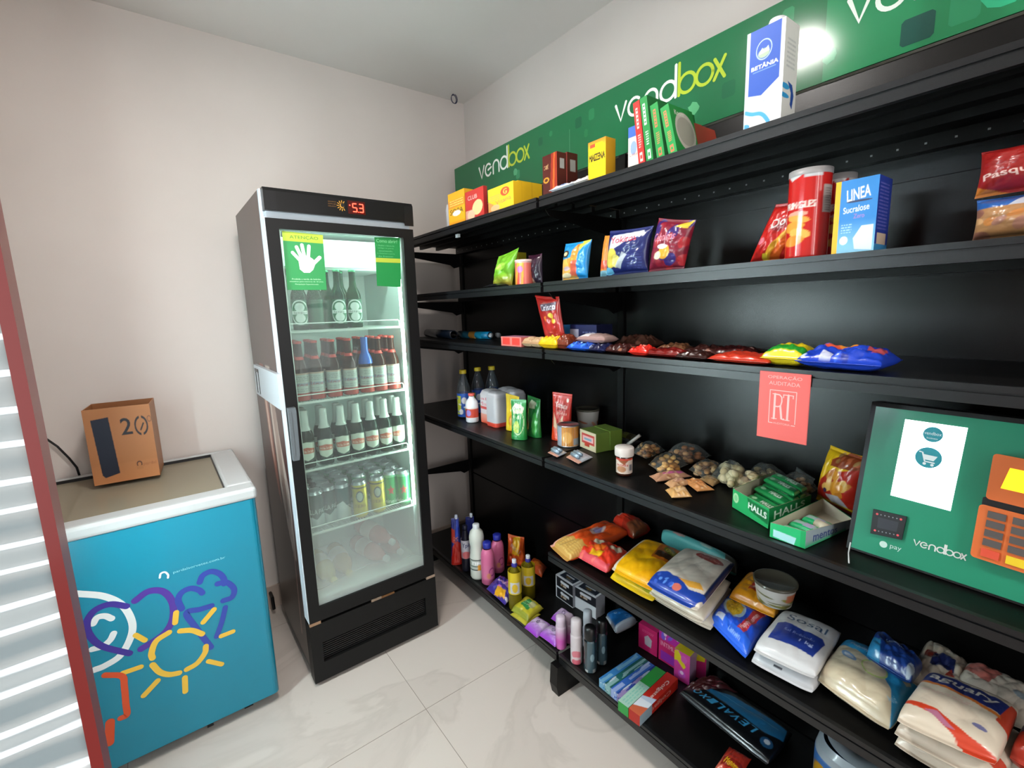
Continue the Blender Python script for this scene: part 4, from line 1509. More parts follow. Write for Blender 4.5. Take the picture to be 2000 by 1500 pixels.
sbox(1227, 1248, None, 290, 250, 1.06, Z1, A, 'c8beb8', d=.05, name='powder_box', label='small white and blue box half hidden behind the leaning red box', cat='box')


def slim(xb, w, yb, ytop, n, d, tilt, front, side, label, grp=None, top=None):
    a = at_n(xb, yb, n)
    A_ = G(a @ GS, n, Z1 + .001)
    hh = (top_z(A_, ytop) - Z1)
    wm = w * depth(A_) / FPX * 1.25
    return carton(A_, TH, wm, d, hh, front, side, top, name='pudding_box', label=label, cat='box', group=grp, tilt=tilt, base='e4e4de')


def spine(bg, c2, t):
    a = Art(bg, res=(60, 300))
    a.t(t, .5, .72, .42, .34, 'dfe6dc', 0) if False else None
    a.r(.28, .58, .62, .90, c2)
    for i in range(5):
        a.r(.33, .61 + .06 * i, .57, .635 + .06 * i, bg)
    a.r(.3, .06, .72, .2, c2)
    a.r(.36, .1, .64, .16, bg)
    a.lines(6, .3, .28, .7, .5, c2)
    return a


sg = Art('1f8a3c', res=(160, 220))
sg.e(.55, .5, .42, .40, 'c9c2b8')
sg.e(.55, .5, .36, .30, 'aaa498')
sg.t('Knorr', .4, .86, .4, .10, 'e8e8d8')
sw = Art('c4bdb2', res=(160, 220))
sw.r(0, .8, 1, 1, 'b8342a')
sw.r(0, 0, .1, 1, '2a8a44')
slim(1248, 12, 316, 196, 1.052, .16, .135, spine('c3261f', 'e8c8c0', 'x'), 'a8201c', 'red slim box leaning left, first of the leaning boxes on the top shelf', 'slim boxes leaning together', 'c02820')
slim(1263, 13, 312, 186, 1.052, .16, .15, spine('17813a', 'd8e4d8', 'x'), '126a30', 'green slim box leaning against the red slim box', 'slim boxes leaning together', '1a8a40')
slim(1284, 14, 304, 199, 1.052, .16, .185, spine('1a8a3e', 'd06a4a', 'x'), '126a30', 'green slim box with red square, third of the leaning boxes', 'slim boxes leaning together', '1a8a40')
slim(1307, 15, 297, 202, 1.052, .10, .24, spine('1c8f42', 'd8704c', 'x'), sg, 'green slim box with its picture side showing, fourth of the leaning boxes', 'slim boxes leaning together', '1a8a40')
slim(1338, 7, 285, 218, 1.160, .12, .30, 'c8c0b4', sw, 'pale slim box set back and leaning most, behind the fourth green one', 'slim boxes leaning together', '2a8a44')
slim(1358, 7, 280, 232, 1.160, .12, .28, 'b04030', 'a8382c', 'reddish slim box at the right end of the leaning row', 'slim boxes leaning together', 'b04030')

# milk carton with screw cap
A = Art('e2e4e6', res=(240, 560))
A.p([(.09, .36), (.45, .33), (.90, .45), (.90, 1), (.09, 1)], '1a50b4')
A.ring(.47, .78, .21, .100, .10, 'b8cfe0')
A.e(.47, .745, .15, .045, 'a9c4a0')
A.p([(.32, .74), (.42, .80), (.48, .77), (.58, .805), (.62, .75)], 'c8dcd8')
A.t('BETÂNIA', .5, .625, .70, .048, 'e8ecf2', 0, 2)
A.r(.2, .575, .8, .585, '6a92d0')
A.t('Leite Integral', .42, .27, .42, .025, '9ab4cc')
for t in np.linspace(0, 1, 80):
    A.e(.05 + t * .62, .20 - .16 * t * t - .02 * math.sin(6 * t), .05, .020, '4aa6d8')
A.e(.05, .05, .12, .03, '4aa6d8')
A.r(0, 0, .03, 1, 'c4d0d8')
B_ = Art('c9c9c6', res=(120, 560))
B_.lines(7, .2, .55, .8, .85, 'a8aaac')
B_.e(.2, .36, .3, .03, '2a8ac0')
B_.e(.15, .27, .35, .025, '2a8ac0')
B_.p([(.35, .42), (.7, .40), (.85, .3), (.75, .16), (.6, .20), (.62, .32)], '1c3f8c')
ms, mr_ = at_n(1454, 200, 1.05) @ GS, at_n(1527, 190, 1.05) @ GS
Pm = G(ms, 1.05, Z1)
mh = top_z(Pm, 68) - Z1
mk = empty('milk_carton', tuple(G((ms + mr_) / 2, 1.09, Z1)), 'tall white and blue milk carton with a white cap on the top shelf', 'carton')
md = min(side_depth(mr_, 1.05, Z1 + mh / 2, 1556), .075)
carton(Pm, TH, ms - mr_, md, mh, A, B_, 'dfe2e4', name='body', parent=mk, material=CARD)
MB().lathe([(.017, 0), (.017, .012), (.015, .018), (0, .019)], G(ms - .045, 1.05 + md * .55, Z1 + mh), 'e8eaec', 20).build('cap', WHITEP, mk, smooth=True)

# --- second shelf
Z2 = LEV[2][0] + .0015
A = Art('6fae28')
A.grad(0, .4, 'b0883a', '6fae28')
A.e(.45, .62, .25, .10, 'a8d850')
pouch_px(962, 1000, 560, 494, 1.11, Z2, .02, .015, A, skew=(-.05, -.02), name='crisps_bag', label='light green crisps bag at the left end of the second shelf', cat='bag', stand=False, wr=1.8, seed=11)
sbox(995, 1013, None, 530, 496, 1.15, Z2, 'd8c022', 'a8a020', d=.04, name='seasoning_box', label='narrow yellow box peeking above the pink tub on the second shelf', cat='box')
A = Art('d9695c', res=(256, 120))
A.p([(.28, 0), (.36, 1), (.50, 1), (.48, 0)], 'd8a030')
A.p([(.34, 0), (.40, .8), (.46, .8), (.44, 0)], 'c84a3c')
A.e(.42, .66, .06, .14, 'c868a8')
A.r(.0, .93, 1, 1, 'd8b0a8')
P = at_n(1016, 556, 1.085)
P = G(P @ GS, 1.085 + .02, Z2)
t = empty('candy_tub', tuple(P), 'small pink round tub with white lid on the second shelf', 'tub')
hh = top_z(P, 508) - Z2
r_ = 17.5 * depth(P) / FPX
MB().lathe([(0, 0), (r_ * .95, .0), (r_, .003), (r_, hh * .93)], P, 0, art=A, start=face_yaw(P)).build('body', FILM, t, smooth=True)
MB().lathe([(r_ * 1.04, hh * .92), (r_ * 1.04, hh), (0, hh)], P, 'd8bcb8', 24).build('lid', PLAST, t, smooth=True)
A = Art('241a2a')
A.e(.4, .12, .2, .1, 'c8a890')
A.grad(.6, 1, '241a2a', '3a1a2c')
pouch_px(1034, 1060, 556, 499, 1.13, Z2, .018, .012, A, name='snack_bag', label='dark purple snack bag right behind the pink tub', cat='bag', wr=2, seed=12)
strip(944, 972, 560, 1.055, .07, Z2, .014, Art('15161a', ('e', .15, .5, .14, .2, 'b8d070')), 'wrapped_bar', 'small black wrapped bar with a pale green tip on the second shelf', 'bar', seed=9)
A = Art('1f86c4')
A.p([(.02, 0), (.05, .55), (.70, .62), (.66, 0)], 'd8a24a')
A.p([(.35, .25), (.55, .95), (.72, .95), (.66, .25)], 'e08a34')
A.p([(.42, .1), (.52, .5), (.72, .5), (.68, .08)], 'c85a44')
A.e(.22, .70, .14, .08, 'dcc090')
A.ring(.22, .70, .14, .10, .5, '2a2018')
A.e(.30, .30, .14, .06, 'b8a0a8')
A.e(.25, .12, .2, .07, 'e8d8b0')
A.p([(.72, .72), (.98, 1), (.70, 1)], 'd8c848')
pouch_px(1098, 1148, 546, 478, 1.075, Z2, .022, .015, A, skew=(-.018, 0), name='biscuit_bag', label='bright blue and orange biscuit bag, first in the right part of the second shelf', cat='bag', wr=1.4, seed=13)
pouch_px(1172, 1190, 541, 462, 1.10, Z2, .012, .010, Art('dc8230', ('r', 0, .2, 1, .4, 'c8502c'), ('r', 0, 0, 1, .15, '8ac0d0')), skew=(-.02, 0), name='snack_bag', label='narrow orange bag edge showing left of the navy crisps bag', cat='bag', seed=14)
A = Art('1c2560')
A.p([(.10, .66), (.20, .88), (.85, .93), (.92, .84), (.5, .70), (.14, .52)], 'c2c6d4')
A.t('Yokitos', .46, .775, .62, .14, 'b02a38', 4, 2)
A.e(.20, .38, .17, .22, 'cbb84a')
A.e(.34, .30, .10, .14, 'd8cc70')
A.p([(.32, .18), (.5, .5), (.62, .42), (.44, .12)], 'a8b0b8')
A.e(.10, .10, .14, .08, '6ab4d8')
A.lines(6, .62, .1, .92, .45, '38407c')
pouch_px(1184, 1266, 538, 458, 1.07, Z2, .028, .02, A, skew=(-.015, .008), name='crisps_bag', label='navy blue crisps bag with a white band and red lettering', cat='bag', wr=1.2, seed=15)
A = Art('7a1c30')
A.blobs(16, 5, ['3a2468', 'a82830', '8c2030', '34246a'], 0, 0, 1, 1, .14)
A.t('Cebolitos', .42, .66, .6, .16, 'dc8a9a', 8, 1)
A.e(.5, .36, .17, .14, 'd89a2c')
A.e(.33, .30, .09, .08, 'e0c8a8')
A.e(.42, .47, .14, .05, 'e8e0e8')
A.p([(.6, .86), (.98, 1), (.92, .82)], 'd8b83c')
pouch_px(1267, 1336, 530, 446, 1.07, Z2, .028, .02, A, skew=(-.03, .022), name='crisps_bag', label='purple and red crisps bag with an orange ring picture', cat='bag', wr=1.4, seed=16)
A = Art('b8201c')
A.p([(.30, .55), (.9, .98), (.95, .75), (.55, .5)], '8a1a1a')
A.t('Do', .42, .66, .30, .14, 'e8e2da', 12, 2)
A.p([(.30, 0), (.45, .30), (.72, .55), (.98, .88), (.98, .72), (.75, .35), (.62, 0)], 'e0a030')
A.p([(.45, 0), (.62, .32), (.9, .6), (.8, .25), (.7, 0)], 'd86020')
A.e(.16, .38, .08, .06, 'c86a78')
A.r(.32, .04, .44, .16, 'e8c838')
pouch_px(1463, 1546, 504, 408, 1.135, Z2, .03, .02, A, skew=(-.055, 0), name='tortilla_chips_bag', label='red tortilla chips bag leaning behind the first red tube', cat='bag', wr=1.4, seed=17)
A = Art('bf2320', res=(360, 560))
A.r(0, .955, 1, 1, 'b8bcc0')
A.p([(.02, .955), (.30, .955), (.36, .88), (.44, .92), (.455, .955)], 'd0d2d2')
A.r(.47, .90, .60, .955, 'c4c6c8')
A.t('PRINGLES', .43, .60, .26, .075, 'e8d8d0', 0, 2)
A.e(.42, .50, .09, .032, 'e2a08c')
A.e(.43, .445, .10, .04, 'e8a24c', -15)
A.e(.39, .36, .10, .06, 'e59a3c', 10)
A.e(.45, .28, .09, .055, 'e8ae54', -20)
A.e(.40, .20, .09, .06, 'dc8a34', 15)
A.r(.62, .50, .76, .80, 'b4a8a4')
A.lines(10, .64, .52, .75, .78, '8c7c7c')


def tube(px, n, yb, ytop, wpx, L_, turn=0.0):
    P = at_n(px, yb, n)
    P = G(P @ GS, n, Z2)
    t = empty('crisps_tube', tuple(P), L_, 'tube', 'red crisps tubes')
    h = top_z(P, ytop) - Z2
    r = wpx / 2 * depth(P) / FPX * .96
    MB().lathe([(r * .97, 0), (r, .004), (r, h - .006)], P, 0, art=A, start=face_yaw(P) + turn - .08, zr=(0, h)).build('body', GLOSSP, t, smooth=True)
    MB().lathe([(r * 1.02, h - .012), (r * 1.02, h), (r * .9, h), (r * .88, h - .004), (0, h - .004)], P, 'b8bcc0', 32).build('lid', mat('tube_lid', '9c9a9a', rough=.35), t, smooth=True)
    return t


tube(1573, 1.10, 500, 334, 74, 'red crisps tube with pale lid, nearer of the two tubes')
tube(1626, 1.19, 490, 344, 62, 'red crisps tube set back to the right of the first, behind the blue box', .9)
A = Art('2a80c8', res=(260, 360))
A.r(0, 0, .13, 1, 'e3b51c')
A.grad(.0, .45, '8ccbe8', '2a80c8')
A.r(0, 0, .13, 1, 'e3b51c')
A.t('LINEA', .55, .80, .54, .15, 'e8eaf0', 6, 2)
A.e(.58, .70, .30, .015, '2a3050')
A.t('Sucralose', .52, .60, .60, .085, 'dfe8f4', 3, 1)
A.t('Zero', .60, .50, .25, .06, 'b07ac0', 0)
A.p([(.55, .05), (.50, .20), (.68, .36), (.95, .36), (.95, .02)], 'd8e8f0')
A.e(.28, .18, .10, .06, 'dcecf4')
A.lines(4, .2, .28, .45, .42, 'a8d0e8')
S_ = Art('24388e', res=(120, 360))
S_.lines(14, .12, .3, .8, .94, '5a5cae')
S_.r(.15, .10, .85, .25, 'c8b4a0')
S_.r(0, 0, 1, .1, '3a8ac0')
sbox(1629, 1712, 1737, 420, 357, 1.062, Z2, A, S_, '2a80c8', name='sweetener_box', label='blue sweetener box with a yellow edge beside the red tubes', cat='box', dmax=.09)
A = Art('a87a50')
A.blobs(14, 3, ['b8743a', '9a6a58', 'c89a6a', '8a5a4a'], 0, 0, 1, .7, .12)
A.r(0, .72, 1, 1, '2a5aa0')
A.p([(.4, .72), (.6, 1), (.9, 1), (.7, .72)], 'b8bcc8')
pouch_px(1900, 2090, 458, 392, 1.075, Z2, .05, .03, A, name='bread_bag', label='clear and blue bag of brown rolls at the right end of the second shelf', cat='bag', wr=1.6, seed=21)
zz = top_z(at_n(1900, 458, 1.075), 388)
a, b = at_n(1903, 390, 1.075) @ GS, at_n(2090, 390, 1.075) @ GS
h = top_z(G(a, 1.075, zz), 296) - zz
A = Art('8e1a18')
A.t('Pasqu', .34, .30, .5, .16, 'd8b8b0', 6, 2)
A.p([(.55, .62), (.78, .62), (.74, .98), (.60, .98)], 'd8a838')
A.r(.56, .56, .8, .64, '4a3a78')
A.p([(0, 0), (.4, 0), (.1, .12), (0, .2)], 'b86a28')
pillow([G(a, 1.075, zz), G(b, 1.075, zz), G(b, 1.085, zz + h), G(a, 1.085, zz + h)], .04, .03, A, 'bread_bag', 'dark red bag lying on the bag of brown rolls, right end of second shelf', 'bag', wr=1.4, seed=22)

# --- third shelf
Z3 = LEV[3][0] + .0015


def lyingtube(p0, p1, z, r, cols_, name, label, cat, caps=None):
    a, b = at_z(p0[0], p0[1], z + r), at_z(p1[0], p1[1], z + r)
    d = b - a
    L_ = np.linalg.norm(d)
    t = empty(name, tuple((a + b) / 2 - np.array([0, 0, r])), label, cat)
    n = len(cols_)
    mb = MB()
    for i, c in enumerate(cols_):
        mb.lathe([(r if i else r * .7, L_ * i / n), (r, L_ * (i + .05) / n), (r, L_ * (i + 1) / n), (r * .8 if i == n - 1 else r, L_ * (i + 1.0) / n)], a, c, 20, axis=d)
    mb.build('body', FILM, t, smooth=True)
    if caps:
        for q, s_ in ((a, -1), (b, 1)):
            MB().lathe([(0, 0), (r * .6, .001), (r * .62, .012), (0, .014)], q + (d / L_ * (-.013 if s_ < 0 else 0)), caps, 16, axis=d).build('cap', PLAST, t, smooth=True)
    return t


lyingtube((834, 650), (886, 654), Z3, .022, ['0f2036', '101a28'], 'dark_bottle', 'dark blue bottle lying on its side at the left end of the third shelf', 'bottle')
lyingtube((897, 653), (957, 655), Z3, .018, ['184a5c', '1c5a70', 'b07c30', '1880a0', '1478a0'], 'toothpaste_bottle', 'teal and orange bottle lying on its side, white ends, third shelf', 'bottle', 'c8ccd0')
tag(MB().lathe([(0, 0), (.012, .001), (.013, .020), (0, .022)], at_z(975, 655, Z3 + .013), 'c4c8cc', 16, axis=GS).build('white_end_piece', PLAST, smooth=True), 'small white tube lying left of the pink wafer pack on the third shelf', 'tube')  # white end of an unknown item, drawn as a short cylinder


def s3(xl, xr, n0, dn, t, art, name, label, cat, ym=690, **k):
    k['wr'] = k.get('wr', 1) * 1.7
    k.setdefault('pw', .38)
    return strip(xl, xr, ym, n0, dn, Z3, t, art, name, label, cat, **k)


A = Art('c9746c')
A.r(.08, .15, .45, .9, 'd03a30')
A.r(.55, .15, .92, .9, 'd03a30')
sbox(979, 1018, None, 670, 657, 1.055, Z3, A, 'b8605a', d=.07, name='wafer_box', label='pink tray with two red squares at the front of the third shelf', cat='box', top='b0748c')
A = Art('c8a884')
A.grad(0, .3, 'a07a58', 'c8a884')
for i, (a_, b_) in enumerate(((1018, 1036), (1034, 1054))):
    s3(a_, b_, 1.055, .07, .036, A, 'cookie_roll', ('left', 'right')[i] + ' one of two beige cookie rolls between the pink tray and yellow wrapper', 'roll', seed=30 + i, pw=.35)
s3(1050, 1086, 1.052, .06, .040, Art('dfae14', ('e', .5, .5, .2, .2, 'e8d060')), 'candy_wrapper', 'crumpled bright yellow wrapper on the third shelf', 'wrapper', wr=4, seed=33)
s3(1080, 1108, 1.058, .07, .044, Art('6a2c1a', ('e', .5, .3, .3, .2, '8a3a24')), 'candy_wrapper', 'brown crumpled wrapper between yellow wrapper and blue pack', 'wrapper', wr=3, seed=34)
A = Art('a3201c')
A.p([(.18, .70), (.22, .84), (.88, .90), (.86, .74)], '5a4858')
A.t('Crisco', .53, .79, .62, .12, 'dcd6dc', 7, 2)
A.r(0, 0, 1, .17, '9a8a66')
A.blobs(12, 6, ['8a7a58', 'b8aa88', '6e6248'], .05, .0, .95, .15, .06)
A.p([(.30, .58), (.42, .62), (.36, .48)], 'd8782c')
A.e(.62, .62, .12, .06, 'e0c44c')
A.e(.70, .52, .12, .05, 'dcb83c')
A.t('Chocolate', .55, .28, .5, .04, 'c86a64')
n_ = 1.13
q = [at_n(1068, 648, n_), at_n(1107, 646, n_), at_n(1092, 579, n_ - .03), at_n(1045, 576, n_ - .03)]
for i_ in (0, 1):
    q[i_][2] = Z3 + .006
pillow(q, .014, .01, A, 'snack_pack', 'red snack pack with white lettering standing up on the third shelf', 'pack', wr=1.4, seed=35, seal=(.05, .06))
A = Art('1a2050')
A.r(0, 0, .22, 1, '3a8ad0')
A.r(.22, .2, .48, .8, 'b8b0c0')
A.lines(3, .6, .3, .95, .8, '6a70a0')
sbox(1100, 1165, 1196, 640, 634, 1.17, Z3, A, '151a40', d=.07, name='cookie_box', label='navy and light blue cookie box lying behind on the third shelf', cat='box', top='1a2456')
A = Art('9c7c78')
A.r(0, .1, .42, .9, 'd0ccd0')
A.r(.45, .1, 1, .9, '9a807a')
o_ = s3(1124, 1180, 1.085, .07, .030, A, 'biscuit_pack', 'beige and white biscuit pack lying on the crinkled blue pack', 'pack', ym=662, seed=36, wr=.7)
o_.location.z += .024
s3(1104, 1148, 1.052, .10, .026, Art('1c4cb0', ('blobs', 10, 4, ['4a8ae0', 'a8c8f0', '163a8c'], 0, 0, 1, 1, .1)), 'chocolate_bag', 'crinkled bright blue pack in front of the biscuit pack', 'pack', wr=3, seed=37)
s3(1142, 1180, 1.055, .08, .022, Art('14183a', ('blobs', 5, 4, ['3a4a7a', 'a0a8b8'], 0, 0, 1, 1, .06)), 'chocolate_bag', 'dark navy chocolate wrapper right of the bright blue pack', 'pack', wr=3, seed=38)
BR = ('blobs', 14, 9, ['5a2a22', '8a5a48', 'b89a88', '2e1412', '7a3a30'], 0, 0, 1, 1, .09)
s3(1176, 1222, 1.06, .09, .024, Art('3a1a18', BR), 'chocolate_bar', 'dark brown chocolate wrapper left of the bright red wrapper', 'bar', wr=3, seed=39)
s3(1200, 1262, 1.22, .10, .036, Art('5a382c', BR), 'wafer_bag', 'brown shiny wafer packs heaped at the back of the third shelf', 'bag', wr=3.5, seed=40, ym=665)
s3(1226, 1262, 1.052, .06, .026, Art('c8281e', ('e', .4, .6, .2, .2, 'e87060')), 'candy_wrapper', 'bright red shiny wrapper at the front edge of the third shelf', 'wrapper', wr=3, seed=41)
s3(1256, 1330, 1.06, .07, .022, Art('6e1512', ('r', 0, .6, 1, 1, '3a1010')), 'chocolate_bar', 'long dark red chocolate bar on the third shelf', 'bar', wr=1.2, seed=42)
s3(1280, 1335, 1.15, .07, .026, Art('8a5a3c', BR), 'chocolate_bar', 'gold brown bar lying behind the long dark red bar', 'bar', wr=2, seed=43)
s3(1318, 1380, 1.05, .06, .020, Art('2e1612', ('blobs', 10, 2, ['8a7870', '6a3028', '1a0c0a'], 0, 0, 1, 1, .08)), 'chocolate_bar', 'dark chocolate bar with pale marks at the shelf edge', 'bar', wr=2, seed=44)
s3(1330, 1400, 1.13, .08, .026, Art('3a1c18', BR), 'chocolate_bar', 'brown and silver chocolate bar behind the pale marked bar', 'bar', wr=2, seed=45)
s3(1385, 1470, 1.13, .09, .026, Art('3c1414', ('blobs', 8, 12, ['7a2a24', 'a88078', '220c0c'], 0, 0, 1, 1, .08)), 'chocolate_bar', 'dark red wrapper behind the flat orange red pack', 'bar', wr=2, seed=46)
s3(1382, 1502, 1.048, .09, .022, Art('b8321e', ('grad', .5, 1, 'b8321e', '8a2418')), 'flat_candy_bag', 'flat orange red pack along the front edge of the third shelf', 'bag', wr=1, seed=47)
A = Art('d8c020')
A.r(0, .0, 1, .38, '2c9a34')
A.r(0, 0, 1, .12, 'd8c020')
s3(1484, 1565, 1.055, .11, .046, A, 'candy_bag', 'yellow and green candy pack on the third shelf', 'bag', wr=1, seed=48, pw=.4, ym=700)
A = Art('1f3fb4')
A.e(.35, .62, .22, .25, 'c8503a')
A.e(.48, .60, .12, .2, 'dc8a34')
A.e(.85, .5, .1, .25, 'a84850')
A.r(.28, .05, .42, .2, 'c0c4dc')
A.blobs(8, 8, ['3a62d8', '1a2f90', 'c0d0f0'], 0, 0, 1, .5, .05)
s3(1552, 1722, 1.05, .13, .042, A, 'candy_bag', 'blue candy bag with orange pictures at the right of the third shelf', 'bag', wr=2.2, seed=49, ym=700)

# --- notice hanging from the third shelf
pn = LEV[3][1] - .004
PO = G(.4915, pn, 1.2015)
mb = MB()
w_, h_ = .1015, .148
mb.box((.390, pn, 1.2015), (.4915, pn + .0015, 1.349), 'c8504c', frame=gf)
mb.poly([(.001, .001), (w_ - .001, .001), (w_ - .001, h_ - .002), (.001, h_ - .002)], PO, -GS, ZU, 'd45a54', .0002)
mb.text('OPERAÇÃO', (w_ / 2 + .001, .1365), .068, .0095, PO, -GS, ZU, 'dca8a4')
mb.text('AUDITADA', (w_ / 2 + .001, .1235), .062, .0080, PO, -GS, ZU, 'dca8a4')
for a, b in (((.024, .108), (.077, .108)), ((.077, .108), (.077, .040)), ((.077, .036), (.070, .036)), ((.024, .036), (.032, .036)), ((.024, .036), (.024, .108))):
    mb.ribbon([a, b], .0016, PO, -GS, ZU, 'dcb4b0', .0005)
# R and T as tall serif letters
for p in ([(.0345, .046), (.0345, .100)], [(.0465, .074), (.0500, .047), (.0540, .047)], [(.0345, .100), (.0440, .099), (.0485, .094), (.0490, .085), (.0470, .076), (.0420, .073), (.0345, .073)], [(.0615, .047), (.0615, .100)]):
    mb.ribbon(p, .0042 if len(p) < 4 else .0028, PO, -GS, ZU, 'dcb4b0', .0005)
for p in ([(.030, .046), (.040, .046)], [(.030, .100), (.037, .100)], [(.0515, .100), (.0715, .100)], [(.0520, .1), (.0520, .094)], [(.071, .1), (.071, .094)], [(.057, .046), (.066, .046)]):
    mb.ribbon(p, .0018, PO, -GS, ZU, 'dcb4b0', .0006)
mb.text('AUDITORIA', (w_ / 2, .0365), .034, .0042, PO, -GS, ZU, 'dca8a4')
tag(mb.build('audit_notice', mat('coral_card', rough=.5, attr=True)), 'coral red notice with pale framed lettering hanging below the third shelf', 'notice')

# ================================================================== fourth shelf
Z4 = LEV[4][0] + .0015
PET = clear_mat('pet_plastic', 'c4d4e4', .05, .6, .06)


def pbottle(P, h, r, prof, art, capc, label, name='plastic_bottle', group=None, bodymat=None, bodyc='d8dce0', lz=(.1, .5), caph=.08, capr=.45, start=None, liquid=None):
    """prof: list of (radius fraction, height fraction) up to the neck"""
    t = empty(name, tuple(P), label, 'bottle', group)
    MB().lathe([(r * a, h * b) for a, b in prof], P, bodyc, 28).build('body', bodymat or PLAST, t, smooth=True)
    if liquid:
        MB().lathe([(0, .003), (r * .94, .004), (r * .94, h * liquid[1]), (0, h * liquid[1])], P, liquid[0], 24).build('liquid', PLAST, t, smooth=True)
    if art is not None:
        st = face_yaw(P) if start is None else start
        MB().lathe([(r * 1.012, h * lz[0]), (r * 1.012, h * lz[1])], P, 0, art=art, start=st).build('label', FILM, t, smooth=True)
    MB().lathe([(r * capr, h * (1 - caph)), (r * capr * 1.02, h * (1 - .01)), (r * capr * .9, h), (0, h)], P, capc, 22).build('cap', PLAST, t, smooth=True)
    return t


NECK = [(0, 0), (.85, .0), (1, .02), (1, .55), (.95, .62), (.62, .78), (.34, .90), (.33, .94)]
A = Art('2c5cb8', res=(256, 160))
A.r(.30, .1, .42, .9, 'c8d44a')
A.e(.50, .7, .06, .14, 'e0e4e8')
A.e(.58, .35, .07, .16, '9cc84a')
A.e(.42, .22, .05, .12, 'e2e6ea')
A.blobs(8, 3, ['dfe6ee', '4a7ad0'], .3, .1, .7, .9, .03)
P0_ = at_z(908, 814, Z4)
h_ = top_z(P0_, 722) - Z4
r_ = 13.5 * depth(P0_) / FPX
bt = pbottle(P0_, h_, r_, NECK, A, 'd2b82c', 'clear bottle with yellow cap and blue label, nearest the cooler on the fourth shelf', bodymat=PET, lz=(.03, .52), capr=.50, name='soda_bottle', group='yellow capped bottles')
for px, py, L_ in ((936, 806, 'yellow capped bottle, middle one of three, behind the white twin pack'), (963, 803, 'yellow capped bottle, third from the cooler, behind the white twin pack')):
    dup(bt, tuple(at_z(px, py, Z4) - P0_), L_)
A = Art('d8cfc8', res=(256, 120))
A.r(.2, .05, .8, .9, 'b8402e')
A.e(.40, .5, .07, .3, '8a78b8')
P = at_z(923, 823, Z4)
pbottle(P, top_z(P, 768) - Z4, 12.5 * depth(P) / FPX, [(0, 0), (.9, 0), (1, .03), (1, .62), (.9, .72), (.45, .84), (.42, .9)], A, 'c4544a', 'small white bottle with red label in front of the yellow capped bottles', lz=(.16, .52), capr=.5, name='yogurt_bottle')
# white wrapped pack with orange foot
A = Art('c6c2c4')
A.grad(0, .28, 'd8563a', 'd09a8a')
A.t('Baby', .38, .72, .5, .10, 'c86a78', 0, 1)
A.t('Maxi', .38, .58, .4, .10, 'c8707c')
A.r(.12, .42, .42, .5, 'b84a48')
B_ = Art('c2c0c4')
B_.r(0, 0, 1, .12, 'd04a3a')
B_.r(.2, .12, .8, .9, 'b4b4b8')


def zbox(pl, pr, ytop, z, d, front, side=None, top=None, **k):
    """carton on a low shelf from the two front bottom corners as seen"""
    a, b = at_z(pl[0], pl[1], z), at_z(pr[0], pr[1], z)
    yaw = math.atan2(b[1] - a[1], b[0] - a[0])
    h = top_z(a, ytop) - z
    return carton(a, yaw, np.linalg.norm(b - a), d, h, front, side, top, **k)


P0_, P1_ = at_z(938, 822, Z4), at_z(961, 835, Z4)
u_ = (P1_ - P0_) / np.linalg.norm(P1_ - P0_)
v_ = np.array([-u_[1], u_[0], 0])
hh = top_z(P0_, 758) - Z4
Lw = np.linalg.norm(P1_ - P0_)
rl = Lw * .29
mb = MB()
for i, (a_, b_) in enumerate(((.28, .30), (.80, .30), (.28, .88), (.80, .88))):
    o_ = P0_ + u_ * Lw * a_ + v_ * Lw * b_
    mb.lathe([(rl * .97, 0), (rl, .01), (rl, hh * .84), (rl * .82, hh * .95), (rl * .45, hh * .995), (0, hh)], o_, 0, art=A if i == 0 else B_, start=face_yaw(o_), sq=5, zr=(0, hh))
tag(mb.build('wrapped_bottle_pack', FILM, smooth=True), 'white wrapped multipack with an orange foot between yellow capped bottles and pouches', 'pack')


zbox((977, 812), (1000, 822), 758, Z4, .06, 'c0c2c6', 'b0b4b8', 'd4d6da', name='wrapped_roll_pack', label='pale translucent pack behind the yellow pouch on the fourth shelf', cat='pack', material=FILM, base='b8bcc0')


def zpouch(pl, pr, ytl, ytr, z, tf, tb, art, lean=.0, dxt=0, **k):
    a, b = at_z(pl[0], pl[1], z), at_z(pr[0], pr[1], z)
    ha, hb = top_z(a, ytl) - z, top_z(b, ytr) - z
    u = (b - a) / np.linalg.norm(b - a)
    nb = np.array([-u[1], u[0], 0]) * lean
    q = [a, b, b + ZU * hb + nb + u * dxt, a + ZU * ha + nb + u * dxt]
    k.setdefault('stand', True)
    return pillow(q, tf, tb, art, **k)


A = Art('d8b418')
A.r(0, 0, .3, 1, 'dcc034')
A.e(.6, .3, .3, .16, 'c88a20')
zpouch((990, 838), (1016, 842), 768, 775, Z4, .02, .015, A, name='sauce_pouch', label='yellow pouch directly behind the front green pouch', cat='pouch', seed=50)
A = Art('1c8038')
A.p([(.08, .78), (.3, .90), (.62, .88), (.88, .80), (.80, .66), (.2, .64)], 'c8c8b4')
A.t('Quero', .45, .76, .55, .10, '3a8a4c', 0, 1)
A.ring(.52, .44, .38, .32, .08, 'c0d4a0')
A.t('Ervilha', .48, .56, .5, .09, 'c4dcb0', 0)
A.e(.42, .32, .20, .15, '8fae3c', 0)
A.blobs(14, 6, ['a8c848', '6a9430', 'c0d86a'], .26, .2, .58, .42, .045)
zpouch((1000, 855), (1030, 858), 779, 781, Z4, .022, .014, A, name='sauce_pouch', label='green pouch with a pea picture, front one standing left of the tin', cat='pouch', group='green pouches', seed=51, wr=.9)
A2 = Art('15692c')
A2.p([(.15, .80), (.35, .92), (.72, .88), (.66, .72), (.2, .70)], 'b8c4a4')
A2.e(.7, .35, .2, .28, '3a9440')
A2.e(.3, .3, .14, .2, '0e4a20')
